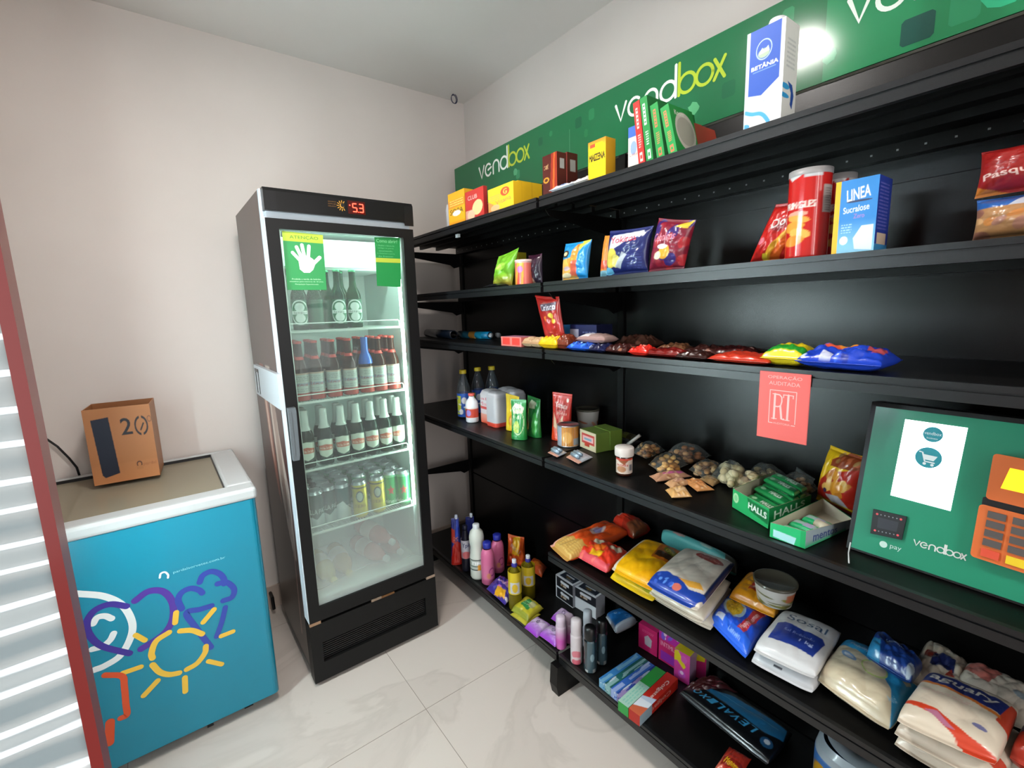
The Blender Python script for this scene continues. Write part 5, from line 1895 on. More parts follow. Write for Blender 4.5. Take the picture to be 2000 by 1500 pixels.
zpouch((1032, 848), (1057, 855), 771, 780, Z4, .02, .014, A2, name='sauce_pouch', label='darker green pouch half turned, right of the pea pouch', cat='pouch', group='green pouches', seed=52, wr=1.2)
A = Art('b82a20')
A.r(0, .80, 1, 1, 'c8352a')
A.t('Tomate', .5, .74, .62, .10, 'dcc0b4', -4, 2)
A.r(.2, .64, .8, .68, '9a2018')
A.t('Molho', .55, .58, .5, .07, 'dca898')
A.p([(.15, .0), (.10, .60), (.36, .30), (.6, .55), (.75, .0)], 'd0a888')
A.p([(0, 0), (.55, 0), (.30, .25), (.1, .3)], 'd0401c')
A.e(.8, .86, .07, .04, 'dcc8b8')
zpouch((1078, 856), (1116, 860), 765, 770, Z4, .025, .018, A, name='sauce_pouch', label='red and white sauce pouch standing behind the tin', cat='pouch', seed=53, wr=1.0, dxt=.006)
A = Art('c88434', res=(256, 120))
A.grad(0, 1, 'c88a3c', 'b8762c', True)
A.r(.28, 0, .40, 1, '98a0b0')
A.r(.58, .05, .72, .40, '8a98a0')
A.e(.48, .45, .08, .3, 'd8a050')
P = at_z(1110, 868, Z4)
t = empty('food_tin', tuple(P), 'short round tin with an orange label standing in front of the red pouch', 'tin')
h_, r_ = top_z(P, 828) - Z4, 21 * depth(P) / FPX
MB().lathe([(r_, .003), (r_, h_ - .003)], P, 0, art=A, start=face_yaw(P)).build('label', FILM, t, smooth=True)
MB().lathe([(0, .001), (r_ * 1.02, 0), (r_ * 1.02, .004), (r_, .004), (r_, h_ - .004), (r_ * 1.03, h_ - .003), (r_ * 1.03, h_), (r_ * .93, h_), (r_ * .92, h_ - .004), (0, h_ - .004)], P, 'a09888', 32).build('tin_body', STEEL, t, smooth=True)


def bowl(P, h, r0, r1, label, fill, name='noodle_cup'):
    t = empty(name, tuple(P), label, 'cup')
    A = Art('b4b2ac', res=(256, 80))
    A.blobs(30, 4, fill, .1, .0, .95, .55, .035)
    A.r(.54, .35, .80, .75, 'b86a48') if name != 'noodle_cup' else None
    MB().lathe([(0, 0), (r0, 0), (r0, .002), (r1, h - .004)], P, 0, art=A, start=face_yaw(P) + .4).build('wall', FILM, t, smooth=True)
    MB().lathe([(r1 * 1.04, h - .008), (r1 * 1.05, h), (r1 * .96, h), (r1 * .9, h - .003), (0, h - .003)], P, '6e6a62', 32).build('lid', mat('cup_lid', '4a463c', rough=.2), t, smooth=True)
    return t


P = at_z(1148, 846, Z4)
bowl(P, top_z(P, 797) - Z4, 17 * depth(P) / FPX, 22 * depth(P) / FPX, 'translucent round cup with dark lid behind the green box', ['a86a48', 'c08a70', '9a5a40'])
A = Art('c8bea0')
A.r(.06, .06, .94, .94, 'c9c4a0')
A.r(.12, .30, .90, .84, 'b8403a')
A.r(.18, .42, .84, .72, 'd8a8a8')
A.r(.28, .50, .72, .62, '7a9aac')
A.r(.30, .16, .60, .32, 'b8402c')
zbox((1133, 872), (1164, 885), 837, Z4, .062, A, '6f8a38', '7a9440', name='tea_box', label='olive green box with a red framed picture, front one of two on the fourth shelf', cat='box', base='708a38')
a_, b_ = at_z(1133, 872, Z4), at_z(1164, 885, Z4)
u_ = (b_ - a_) / np.linalg.norm(b_ - a_)
v_ = np.array([-u_[1], u_[0], 0])
zh = top_z(a_, 837) - Z4
carton(a_ + v_ * .0635 + u_ * .003, math.atan2(u_[1], u_[0]), np.linalg.norm(b_ - a_), .055, zh * 1.03, '6a8434', '66802f', '748e3a', name='tea_box', label='plain olive green box directly behind the box with the red framed picture', cat='box', base='6a8434')
# battery blisters
for q, L_ in ((((1070, 884), (1088, 893), (1108, 884), (1088, 873)), 'battery card lying at the shelf edge, left one'), (((1106, 893), (1130, 906), (1158, 893), (1128, 878)), 'battery card lying at the shelf edge in front of the green box')):
    pts = quad_z(q, Z4 + .004)
    c = sum(pts) / 4
    t = empty('battery_card', tuple(c - ZU * .004), L_, 'batteries')
    A = Art('9aa0a8')
    A.r(0, 0, 1, .2, 'c08a74')
    A.r(.1, .3, .9, .8, 'b4bcc4')
    pillow(pts, .003, .002, A, 'card', '', '', parent=t, wr=.5, pinch=0)
    ax = pts[1] - pts[0]
    for k in range(2):
        s0 = pts[0] * .62 + pts[3] * .38 if k else pts[0] * .85 + pts[3] * .15
        s0 = s0 + ax * .22 + ZU * .011 + (pts[3] - pts[0]) * .12
        L2 = .045
        MB().lathe([(0, 0), (.007, 0), (.007, L2), (.003, L2), (.003, L2 + .002), (0, L2 + .002)], s0, '8fa4b4', 14, axis=ax).build('battery', METCOL, t, smooth=True)


def lay4(q, z, t, art, name, label, cat, **k):
    return lay(q, z + t * .38, t, art, name, label, cat, **k)


lay4([(1196, 862), (1222, 876), (1262, 860), (1240, 848)], Z4, .022, Art('1c1c20', ('r', 0, .3, 1, .5, '5a5c60')), 'razor_pack', 'dark flat pack with a grey stripe behind the jar', 'pack', seed=55, wr=2)
lay4([(1200, 850), (1232, 858), (1250, 850), (1212, 842)], Z4 + .02, .014, Art('4a4420', ('r', .4, 0, .7, 1, '7a8438')), 'dark_pack', 'long dark olive pack behind the green box', 'pack', seed=56, wr=1.5)
q0, q1 = at_z(1226, 868, Z4 + .03), at_z(1250, 850, Z4 + .07)
tag(MB().tube([q0, (q0 + q1) / 2, q1], .006, 'a09a94', 10).build('white_stick', PLAST, smooth=True), 'pale stick pack leaning behind the jar on the fourth shelf', 'pack')
# spread jar
A = Art('c8b8ac', res=(256, 120))
A.p([(.3, 1), (.5, .6), (.62, 1)], '8a4a28')
A.r(0, .88, 1, 1, 'b83a2c')
A.t('nutella', .46, .58, .24, .16, 'a83a34', 0, 1)
A.e(.44, .3, .10, .2, 'a87858')
A.r(.60, .2, .68, .6, '6a6a70')
P = at_z(1219, 926, Z4)
t = empty('spread_jar', tuple(P), 'small chocolate spread jar with a white lid at the front of the fourth shelf', 'jar')
h_ = top_z(P, 872) - Z4
r_ = 15.5 * depth(P) / FPX
MB().lathe([(0, 0), (r_ * .85, 0), (r_, .006), (r_, h_ * .66), (r_ * .9, h_ * .74)], P, '4a2418', 28).build('glass', mat('spread', '3e1d12', rough=.1, coat=.6), t, smooth=True)
MB().lathe([(r_ * 1.01, h_ * .10), (r_ * 1.01, h_ * .64)], P, 0, art=A, start=face_yaw(P)).build('label', FILM, t, smooth=True)
MB().lathe([(r_ * 1.16, h_ * .70), (r_ * 1.18, h_ * .74), (r_ * 1.18, h_ * .97), (r_ * 1.1, h_), (0, h_)], P, 'c6beb8', 28).build('lid', PLAST, t, smooth=True)


# bags of nuts and sweets: clear wrap around a heap that nobody could count
def nutbag(q, t, cols_, label, r=.010, n=26, seed=0, wrap=True, shape=(1, 1, .7), name='nut_bag'):
    pts = quad_z(q, Z4 + t * .4)
    c = sum(pts) / 4
    root = empty(name, tuple(c - ZU * (t * .4)), label, 'bag')
    rg = random.Random(seed)
    mb = MB()
    e1, e2 = (pts[1] - pts[0] + pts[2] - pts[3]) / 2, (pts[3] - pts[0] + pts[2] - pts[1]) / 2
    th = np.linspace(0, 2 * PI, 11)
    ph = np.linspace(-PI / 2, PI / 2, 7)
    T_, P_ = np.meshgrid(th, ph)
    S0 = np.stack([np.cos(P_) * np.cos(T_), np.cos(P_) * np.sin(T_), np.sin(P_)], -1)
    for k in range(n):
        a, b = rg.uniform(-.40, .40), rg.uniform(-.36, .36)
        z = Z4 + r * .8 + rg.random() * (t * .9) * (1 - 3.2 * a * a) * (1 - 3.5 * b * b)
        o = c + e1 * a + e2 * b
        o = np.array([o[0], o[1], z])
        an = rg.uniform(0, PI)
        R_ = np.array([[math.cos(an), -math.sin(an), 0], [math.sin(an), math.cos(an), 0], [0, 0, 1]])
        S = (S0 * np.array(shape) * r * rg.uniform(.75, 1.2)) @ R_.T + o
        cc_ = lin(rg.choice(cols_)) * rg.uniform(.8, 1.15)
        mb.grid(S, np.tile(cc_, S.shape[:2] + (1,)))
    mb.build('contents', PLAST, root, smooth=True, stuff=True)
    if wrap:
        pillow([p + ZU * .002 for p in pts], t * .85, t * .35, 'ffffff', 'clear_wrap', '', '', parent=root, material=CLEARF, wr=2.0, seed=seed, floor=Z4)
    return root


BRN = ['b8783c', 'c88a4a', '94582c', 'd8a05c']
nutbag([(1234, 885), (1262, 897), (1300, 880), (1262, 868)], .035, BRN, 'bag of brown nuts beside the jar, leftmost of the clear bags', seed=1)
nutbag([(1298, 892), (1345, 905), (1392, 890), (1345, 868)], .045, ['a8683c', 'c08a58', '8a5a38'], 'clear bag of brown nuts at the back of the fourth shelf', seed=2, n=30)
nutbag([(1266, 908), (1290, 925), (1345, 908), (1312, 893)], .040, ['dca458', 'ecbc70', 'c88a40'], 'clear bag of golden nuts in front of the brown ones', seed=3, n=30)
nutbag([(1345, 918), (1375, 936), (1420, 920), (1382, 903)], .032, ['c89058', 'd8b080', 'a87848'], 'clear bag of mixed nuts between the golden nuts and the pale sweets', seed=4)
nutbag([(1388, 930), (1424, 950), (1470, 935), (1425, 908)], .045, ['e0cca0', 'ecdcb4', 'd0b88c'], 'clear bag of pale round sweets in the middle of the fourth shelf', seed=5, r=.013, shape=(1, 1, 1))
nutbag([(1436, 945), (1468, 960), (1500, 945), (1466, 928)], .035, ['e4c89c', 'f0dcb4', 'd4b088'], 'clear bag of pale sweets just left of the green cough drop box', seed=6, r=.014)
nutbag([(1462, 925), (1500, 940), (1545, 928), (1500, 905)], .035, ['94835c', 'b09c74', '7c6c4c'], 'clear bag of olive brown seeds behind the pale sweets', seed=7, r=.008, n=40)
nutbag([(1515, 948), (1560, 975), (1600, 955), (1555, 930)], .04, ['9a7a54', 'b08c68', '75593c'], 'clear bag of brown seeds at the back between the sweets and the crisps bag', seed=8, r=.008, n=40)
q = [at_z(1500, 925, Z4), at_z(1450, 912, Z4)]
tag(pillow([at_z(1452, 912, Z4) , at_z(1494, 912, Z4), at_z(1494, 912, Z4) + ZU * .045, at_z(1452, 912, Z4) + ZU * .05], .006, .004, 'ffffff', 'empty_wrapper', 'x', 'wrapper', material=CLEARF, wr=3, seed=60), 'clear wrapper standing upright behind the pale sweets', 'wrapper')
pillow([at_z(1550, 935, Z4 + .02), at_z(1585, 952, Z4 + .02), at_z(1592, 935, Z4 + .045), at_z(1556, 912, Z4 + .05)], .01, .006, 'ffffff', 'empty_wrapper', 'crumpled clear wrapper on top of the brown seed bag', 'wrapper', material=CLEARF, wr=4, seed=61)
# peanut sweets in pink printed wraps
for q, c, c2, L_ in ((((1268, 930), (1282, 941), (1352, 930), (1330, 918)), 'b08468', 'b85a88', 'long wrapped peanut bar with a pink print, rearmost'), (((1298, 944), (1312, 955), (1350, 944), (1332, 932)), 'c0946c', 'c09078', 'wrapped peanut bar in the middle of the front heap'),
                     (((1299, 957), (1312, 972), (1352, 970), (1338, 950)), 'c89a60', 'd8b488', 'wrapped peanut bar nearest the shelf edge'), (((1332, 938), (1362, 960), (1396, 957), (1365, 936)), 'c08450', 'b87848', 'orange brown wrapped peanut bar right of the front heap'), (((1366, 935), (1392, 950), (1410, 940), (1385, 930)), 'a88458', 'b89878', 'short wrapped peanut bar below the pale sweets')):
    lay4(q, Z4, .018, Art(c, ('r', .3, .35, .75, 1, c2), ('blobs', 10, 3, ['d8b890', '9a6a48'], 0, 0, 1, 1, .06)), 'peanut_bar', L_, 'bar', seed=len(L_), wr=2.2)

# open display box of cough drops
GRN = '1f9a55'


def tray(q, z, hl, outer, inner, name, label, arts, hb=None, packs=()):
    """open-topped display box: q = front-left, front-right, rear-right, rear-left on the shelf"""
    P4 = quad_z(q, z)
    c = sum(P4) / 4
    root = empty(name, tuple(c), label, 'box')
    mb = MB()
    hb = hb or hl
    H = (hl[0], hl[1], hl[2], hl[3])
    for i in range(4):
        a, b = P4[i], P4[(i + 1) % 4]
        ha, hb_ = H[i], H[(i + 1) % 4]
        art = arts.get(i, outer)
        u, v = np.meshgrid(np.linspace(0, 1, 90), np.linspace(0, 1, 30))
        Pg = (a * (1 - u[..., None]) + b * u[..., None])
        Hh = ha * (1 - u) + hb_ * u
        Pg = Pg + ZU * (Hh * v)[..., None]
        mb.grid(Pg, art.sample(u, v) if isinstance(art, Art) else np.tile(lin(art), u.shape + (1,)))
        inn = (c - (a + b) / 2)
        inn = inn / np.linalg.norm(inn) * .0015
        mb.grid((Pg + inn)[:, ::-1], np.tile(lin(inner), u.shape + (1,)))
    mb.add([p + ZU * .001 for p in P4], [(0, 1, 2, 3)], inner)
    mb.build('tray', CARD, root)
    return root, P4


A0 = Art('25a05c', res=(300, 120))
A0.e(.10, .60, .08, .26, 'a8d0a0')
A0.e(.10, .60, .05, .16, '7ac088')
A0.p([(.42, .95), (.99, .86), (.99, .18), (.5, .35)], '0f6a38')
A0.t('HALLS', .70, .58, .48, .30, 'e4ece4', -2, 2)
A1 = Art('14703c', res=(300, 120))
A1.t('HALLS', .48, .55, .72, .42, 'cfdccf', 0, 2)
tr, P4 = tray(((1430, 990), (1500, 1033), (1583, 988), (1512, 950)), Z4, (.050, .050, .03, .045), GRN, 'b4ac98', 'cough_drop_box', 'open green display box heaped with green cough drop sticks', {0: A0, 1: A1})


def stick(P4, u0, u1, v, z, wd, c, label, name, art, root=None, grp=None):
    """a stick pack lying across a tray, between u0 and u1 at depth v"""
    def at(u, vv):
        return (P4[0] * (1 - u) + P4[1] * u) * (1 - vv) + (P4[3] * (1 - u) + P4[2] * u) * vv
    q = [at(u0, v), at(u1, v), at(u1, v + wd), at(u0, v + wd)]
    hgt = .016
    q = [p + ZU * (z + hgt / 2) for p in q]
    return pillow(q, hgt / 2, hgt / 2, art, name, label, 'sweets', group=grp, seal=(.02, .02), wr=.4, pinch=.0, pw=.25)


hs = Art('1d8a4a', res=(200, 80))
hs.t('HALLS', .6, .5, .34, .5, 'dfe8df', 0, 2)
hs.e(.2, .5, .08, .2, '9ad0a0')
hs.r(.8, .1, .98, .9, '156a38')
w5 = ('frontmost', 'second', 'third', 'fourth', 'rearmost')
for k in range(5):
    stick(P4, .07, .93, .05 + .18 * k, .004, .16, 0, 'green cough drop stick, %s in the lower layer of the green box' % w5[k], 'cough_drop_stick', hs, grp='cough drop sticks in the green box')
for k in range(2, 5):
    stick(P4, .10, .95, .05 + .18 * k, .022, .16, 0, 'green cough drop stick, %s in the upper layer of the green box' % w5[k], 'cough_drop_stick', hs, grp='cough drop sticks in the green box')
for k in range(3, 5):
    stick(P4, .14, .96, .05 + .18 * k, .040, .16, 0, 'green cough drop stick, %s on the very top of the heap' % w5[k], 'cough_drop_stick', hs, grp='cough drop sticks in the green box')
A0 = Art('1fae6a', res=(300, 80))
A0.p([(.1, .1), (.7, .0), (.75, .45), (.1, .6)], 'a8d8dc')
A0.r(.86, 0, 1, 1, '1a9a5a')
A1 = Art('8a9aa0', res=(300, 80))
A1.grad(0, .4, '1f9a66', '8a9aa0')
A1.t('mentos', .40, .45, .5, .45, '243a78', 0, 1)
A1.r(.85, 0, 1, 1, '9aa8a8')
tr, P4 = tray(((1503, 1048), (1572, 1072), (1665, 1030), (1605, 998)), Z4, (.034, .040, .020, .034), '1fae6a', 'b8b09c', 'mint_box', 'open shallow mint green display box with cream inside, beside the kiosk', {0: A0, 1: A1})
ms_ = Art('1fa868', res=(200, 80))
ms_.r(0, .3, 1, .7, '9ab4b0')
ms_.r(.4, .2, .7, .8, 'a8a4c0')
for k, (u0, u1, v) in enumerate(((.05, .95, .08), (.05, .95, .30), (.1, .9, .52))):
    stick(P4, u0, u1, v, .003, .17, 0, 'mint roll, %s in the shallow mint box' % ('frontmost', 'second', 'third')[k], 'mint_roll', ms_, grp='mint rolls in the shallow box')
P = P4[0] * .25 + P4[1] * .2 + P4[2] * .35 + P4[3] * .2
tag(MB().lathe([(0, 0), (.011, 0), (.011, .03), (0, .03)], P + ZU * .016, 'c8c0a8', 18, axis=P4[2] - P4[3]).build('loose_roll', PLAST, smooth=True), 'single cream roll lying loose in the shallow mint box', 'sweets')
# peanut crisps bag by the kiosk
A = Art('d8ac18')
A.p([(.30, .82), (.55, 1), (1, .98), (1, .74), (.34, .72)], '8a3a1c')
A.blobs(8, 3, ['b8603c', 'a07848'], .4, .8, .95, .95, .05)
A.p([(.1, .35), (.35, .6), (1, .78), (1, .10), (.05, .12)], 'a82418')
A.blobs(13, 8, ['d8902c', 'c47a24', 'd8a858'], .35, .25, .95, .62, .11)
A.e(.38, .28, .05, .04, '3a2a50')
A.p([(.4, .22), (.72, .26), (.9, .1), (.5, .1)], 'b8b0b4')
A.r(0, 0, 1, .08, 'd8ac18')
A.p([(.2, 0), (1, 0), (1, .05), (.3, .06)], '7a2418')
q = [at_z(1594, 975, Z4), at_z(1668, 1010, Z4)]
h_ = top_z(q[0], 868) - Z4
u_ = (q[1] - q[0]) / np.linalg.norm(q[1] - q[0])
bk = np.array([-u_[1], u_[0], 0])
pillow([q[0] , q[1], q[1] + ZU * (h_ * 1.0) + bk * .02 + u_ * .01, q[0] + ZU * h_ + bk * .02 + u_ * .012], .03, .02, A, 'peanut_snack_bag', 'yellow and red snack bag standing between the sweets and the kiosk', 'bag', wr=1.3, seed=62)

# ================================================================== payment kiosk
KB, KT = G(.330, 1.122, Z4 + .001), G(.318, 1.200, 1.279)
KX = -GS
KV = KT - KB
KH = np.linalg.norm(KV)
KYv = (KV - (KV @ KX) * KX)
KYv = KYv / np.linalg.norm(KYv)
KN = np.cross(KX, KYv)             # out of the face


def kp(px, py, off=0.0):
    d = ray(px, py)
    t = ((KB + KN * off - CAM) @ KN) / (d @ KN)
    P = CAM + d * t - KB
    return np.array([P @ KX, P @ KYv])


kk = empty('payment_kiosk', tuple(G(.1, 1.2, Z4)), 'green self service payment terminal with a white lit screen standing on the fourth shelf', 'kiosk')
KW = .46
mb = MB()
F_ = [KB, KB + KX * KW, KB + KX * KW + KYv * KH, KB + KYv * KH]
bd_ = G(0, 1, 0) - G(0, 0, 0)
R_ = [G(F_[0] @ GS, 1.34, Z4 + .001), G(F_[1] @ GS, 1.34, Z4 + .001), G(F_[2] @ GS, 1.255, F_[2][2] - .006), G(F_[3] @ GS, 1.255, F_[3][2] - .006)]
mb.add(F_ + R_, [(0, 1, 2, 3), (5, 4, 7, 6), (1, 5, 6, 2), (4, 0, 3, 7), (3, 2, 6, 7), (4, 5, 1, 0)], '0b0d10')
mb.build('case', BLKP, kk)


def plate(pts, off, th, c, name, material, parent=kk):
    pts = [np.asarray(p) for p in pts]
    n = len(pts)
    lo = [KB + p[0] * KX + p[1] * KYv + KN * off for p in pts]
    hi = [q + KN * th for q in lo]
    return MB().add(lo + hi, [tuple(range(n))[::-1], tuple(range(n, 2 * n))] + [(i, (i + 1) % n, (i + 1) % n + n, i + n) for i in range(n)], c).build(name, material, parent)


e = .009
pan = plate([(e, e * .5), (KW, e * .5), (KW, KH - e), (e, KH - e)], 0.0002, .002, '1f7a5c', 'face_panel', mat('kiosk_panel', '1c7d5f', rough=.3, coat=.2))
sc_ = [kp(*p) for p in ((1740, 967), (1857, 998), (1891, 836), (1769, 819))]
plate(sc_, .0022, .0012, 'ffffff', 'screen', mat('lit_screen', 'ffffff', emit='f6fbff', es=3.2), pan)
mb = MB()
TE = '1f93a0'
c1, c2 = kp(1823, 849), kp(1814, 894)
r1 = abs(kp(1843, 849)[0] - kp(1803, 849)[0]) / 2
r2 = abs(kp(1841, 894)[0] - kp(1787, 894)[0]) / 2
mb.disc(c1, r1, KB, KX, KYv, TE, .0037, 36)
mb.disc(c2, r2, KB, KX, KYv, TE, .0037, 36)
mb.text('vendbox', (c1[0], c1[1] + r1 * .12), r1 * 1.75, r1 * .42, KB, KX, KYv, 'e8f6f6', .0040)
mb.text('business', (c1[0], c1[1] - r1 * .50), r1 * 1.1, r1 * .22, KB, KX, KYv, 'e8f6f6', .0040)
r = r2


def rel(*p):
    return [(c2[0] + a * r, c2[1] + b * r) for a, b in p]


mb.poly(rel((-.42, .28), (.66, .22), (.42, -.26), (-.26, -.22)), KB, KX, KYv, 'eef6f6', .0040)
mb.ribbon(rel((-.70, .48), (-.48, .44), (-.22, -.40), (.48, -.44)), r * .13, KB, KX, KYv, 'eef6f6', .0041)
mb.disc(rel((-.22, -.62))[0], r * .13, KB, KX, KYv, 'eef6f6', .0040)
mb.disc(rel((.36, -.66))[0], r * .13, KB, KX, KYv, 'eef6f6', .0040)
mb.build('screen_icons', mat('icon_print', rough=.4, attr=True), pan)
mb = MB()
a, b = kp(1786, 1052), kp(1890, 1074)
logo(mb, KB + KX * a[0] + KYv * (a[1] - .012) + KN * .0022, KX, KYv, b[0] - a[0], 'c8ccc8', 'c8ccc8', th=.10, off=.0005)
p1 = kp(1726, 1063)
MB().disc(p1, .0065, KB, KX, KYv, 'b8d0c8', .0026).build('payment_symbol', PLAST, pan)
mb.text('pay', (p1[0] + .020, p1[1] - .001), .018, .009, KB, KX, KYv, 'b8d0c8', .0026)
mb.build('printed_lettering', PLAST, pan)
rq = [kp(*p) for p in ((1702, 1041), (1763, 1054), (1773, 1009), (1708, 994))]
rd = plate(rq, .0022, .006, '0c0c10', 'card_scanner', BLKP)
c0_ = sum(rq) / 4
mb = MB()
for t in (0, 1):
    for k in range(7):
        f = .14 + .72 * k / 6
        p = (rq[0] * (1 - f) + rq[1] * f) * (.84 if t == 0 else .16) + (rq[3] * (1 - f) + rq[2] * f) * (.16 if t == 0 else .84)
        mb.disc(p, .0022 if k in (0, 6) else .0012, KB, KX, KYv, 'd04a50' if k in (0, 6) else '8a8a90', .0086, 10)
p = [c0_ + (q - c0_) * np.array([.62, .42]) for q in rq]
mb.poly(p, KB, KX, KYv, '2c2c34', .0085)
mb.build('scanner_marks', PLAST, rd)
# orange card machine clipped on the face
cm = empty('card_machine', tuple(KB + KX * .28 + KYv * .12), 'orange handheld card machine with a yellow screen mounted on the kiosk front', 'card machine')
cm['_o'] = [float(v) for v in cm.location]
ORG = mat('orange_plastic', 'c4602a', rough=.4)


def plate2(pts, off, th, c, name, material, parent=cm):
    return plate(pts, off, th, c, name, material, parent)


TL, BL_ = kp(1956, 888, .02), kp(1936, 978, .02)
kw = .115
dn = (BL_ - TL)
ex = np.array([.998, -.04])


def cp(a, b):
    return TL + ex * a * kw + np.array([0, -1]) * b


def rr(a0, a1, b0, b1, r=.006):
    """rounded outline, counter-clockwise as seen from the front"""
    p = []
    for ca, cb, s0 in ((a0 * kw + r, -b1 + r, 180), (a1 * kw - r, -b1 + r, 270), (a1 * kw - r, -b0 - r, 0), (a0 * kw + r, -b0 - r, 90)):
        for k in range(5):
            t = math.radians(s0 + 22.5 * k)
            p.append(TL + ex * (ca + r * math.cos(t)) + np.array([0, 1]) * (cb + r * math.sin(t)))
    return p


sl = kp(1921, 978)[0] - TL[0]
upper = plate2(rr(-.08, 1.0, .0, .082), .004, .022, 'c4602a', 'upper_case', ORG)
lower = plate2(rr(-.14, 1.0, .094, .190), .004, .016, 'c4602a', 'lower_case', ORG)
plate2(rr(-.12, 1.0, .080, .096, .003), .003, .012, '14141c', 'hinge_gap', BLKP)
plate2([cp(.06, .058), cp(1.0, .058), cp(1.0, .020), cp(.12, .020)], .0262, .001, 'e8c020', 'machine_screen', mat('yellow_screen', 'f0c810', emit='ffd21a', es=1.1), upper)
MB().text('aten', cp(.62, .040), .030, .009, KB, KX, KYv, 'fff6d0', .0278).build('screen_lettering', mat('screen_text', 'fff8d8', emit='fff6c8', es=2), upper)
for row in range(4):
    for c_ in range(4):
        a0 = -.03 + .27 * c_
        b0 = .102 + .0165 * row
        P_ = [cp(a0, b0 + .012), cp(a0 + .20, b0 + .012), cp(a0 + .20, b0), cp(a0, b0)]
        plate2(P_, .020, .003, '55504e', 'key', mat('key_grey', '4c4644', rough=.5), lower)
for c_, cc_ in enumerate(('c8442a', 'd8b81c', '3a9a4a')):
    a0 = -.03 + .27 * c_
    plate2([cp(a0, .183), cp(a0 + .20, .183), cp(a0 + .20, .169), cp(a0, .169)], .020, .003, cc_, 'key', mat('key_' + cc_, cc_, rough=.5), lower)
# white thin cable at the kiosk's left foot
p = [at_z(1661, 1060, Z4 + .05), at_z(1657, 1080, Z4 + .012), at_z(1658, 1100, Z4 + .004)]
tag(MB().tube(p, .0012, 'b8bcbc', 6).build('thin_cable', PLAST, smooth=True), 'thin pale cable at the left foot of the payment kiosk', 'cable')

# ================================================================== fifth shelf: bags of staples
Z5 = LEV[5][0] + .0015


def bag5(q, lvl, t, art, name, label, cat='bag', **k):
    """bag lying on the fifth shelf, lvl = height of its underside above the shelf"""
    k.setdefault('wr', .8)
    k.setdefault('pw', .30)
    k.setdefault('rnd', .12 if name in ('salt_bag', 'sugar_bag', 'starch_bag', 'flour_bag', 'cereal_bag') else .06)
    k.setdefault('pinch', .01)
    return lay(q, Z5 + lvl + t * .42, t, art, name, label, cat, **k)


A = Art('d8501e')
A.r(0, 0, .12, 1, 'd8a090')
A.e(.50, .70, .16, .14, 'c8a8a0')
A.e(.50, .70, .10, .09, '8a80a8')
A.p([(.1, 0), (1, .0), (1, .34), (.3, .30), (.1, .22)], 'b8904a')
A.lines(6, .15, .05, .98, .28, 'c8a860')
A.t('Massa', .78, .62, .3, .12, 'a83a2c')
bag5([(1072, 1066), (1106, 1098), (1235, 1040), (1190, 1020)], 0, .05, A, 'pasta_bag', 'long orange pasta bag at the left end of the fifth shelf', seed=70, wr=1.6)
A = Art('8e2012')
A.p([(0, 0), (.45, 0), (.30, .9), (.1, 1), (0, 1)], 'c02c18')
A.r(.0, .25, .18, .75, 'b88a80')
A.p([(.6, .1), (1, .0), (1, .9), (.7, .8)], '6a3820')
bag5([(1196, 1018), (1236, 1052), (1298, 1022), (1246, 998)], 0, .06, A, 'pasta_bag', 'red bag lying at the very back of the fifth shelf', seed=71, wr=2)
A = Art('c83420')
A.e(.3, .75, .16, .10, 'c8b8a0', 20)
A.e(.78, .80, .16, .11, 'c8b8a0', 20)
A.t('Vitarella', .3, .75, .2, .06, '6a8a5a', 20)
A.p([(.1, .3), (.5, .45), (.6, .7), (.3, .6)], 'e06a20')
A.p([(.35, .1), (.65, .2), (.62, .5), (.35, .35)], 'e0b020')
A.r(0, 0, 1, .14, 'c84a54')
A.blobs(8, 4, ['c04050', 'd86a60'], 0, 0, 1, .2, .04)
bag5([(1122, 1085), (1184, 1120), (1232, 1082), (1166, 1050)], 0, .045, A, 'biscuit_bag', 'red and orange bag with white oval logos on the fifth shelf', seed=72, wr=2.4)
AY_ = Art('dfa010')
AY_.p([(.55, .55), (1, .60), (1, 1), (.5, 1)], 'b05a18')
AY_.p([(.58, .62), (.98, .66), (.96, .80), (.56, .78)], '3a2416')
AY_.e(.80, .88, .17, .09, '6a6a20', -12)
AY_.t('Choc', .80, .88, .22, .09, 'c8b040', -12, 1)
AY_.p([(.0, .0), (.5, .0), (.75, .3), (.6, .55), (.1, .5)], 'e0a810')
AY_.r(0, 0, .08, 1, 'c8c0b0')
A = Art('d0b020')
A.r(.0, 0, .6, .4, 'd8b818')
A.p([(.3, .1), (.9, .05), (.8, .5), (.4, .5)], 'a8b030')
A.r(.35, .2, .5, .4, '5a6a8a')
bag5([(1187, 1128), (1275, 1178), (1340, 1110), (1258, 1080)], 0, .035, A, 'cereal_bag', 'yellow green bag lying underneath the orange yellow one', seed=73)
bag5([(1190, 1112), (1276, 1158), (1340, 1078), (1262, 1052)], .036, .038, AY_, 'cereal_bag', 'bright orange yellow bag with a brown band, on top of the yellow green one', seed=74)
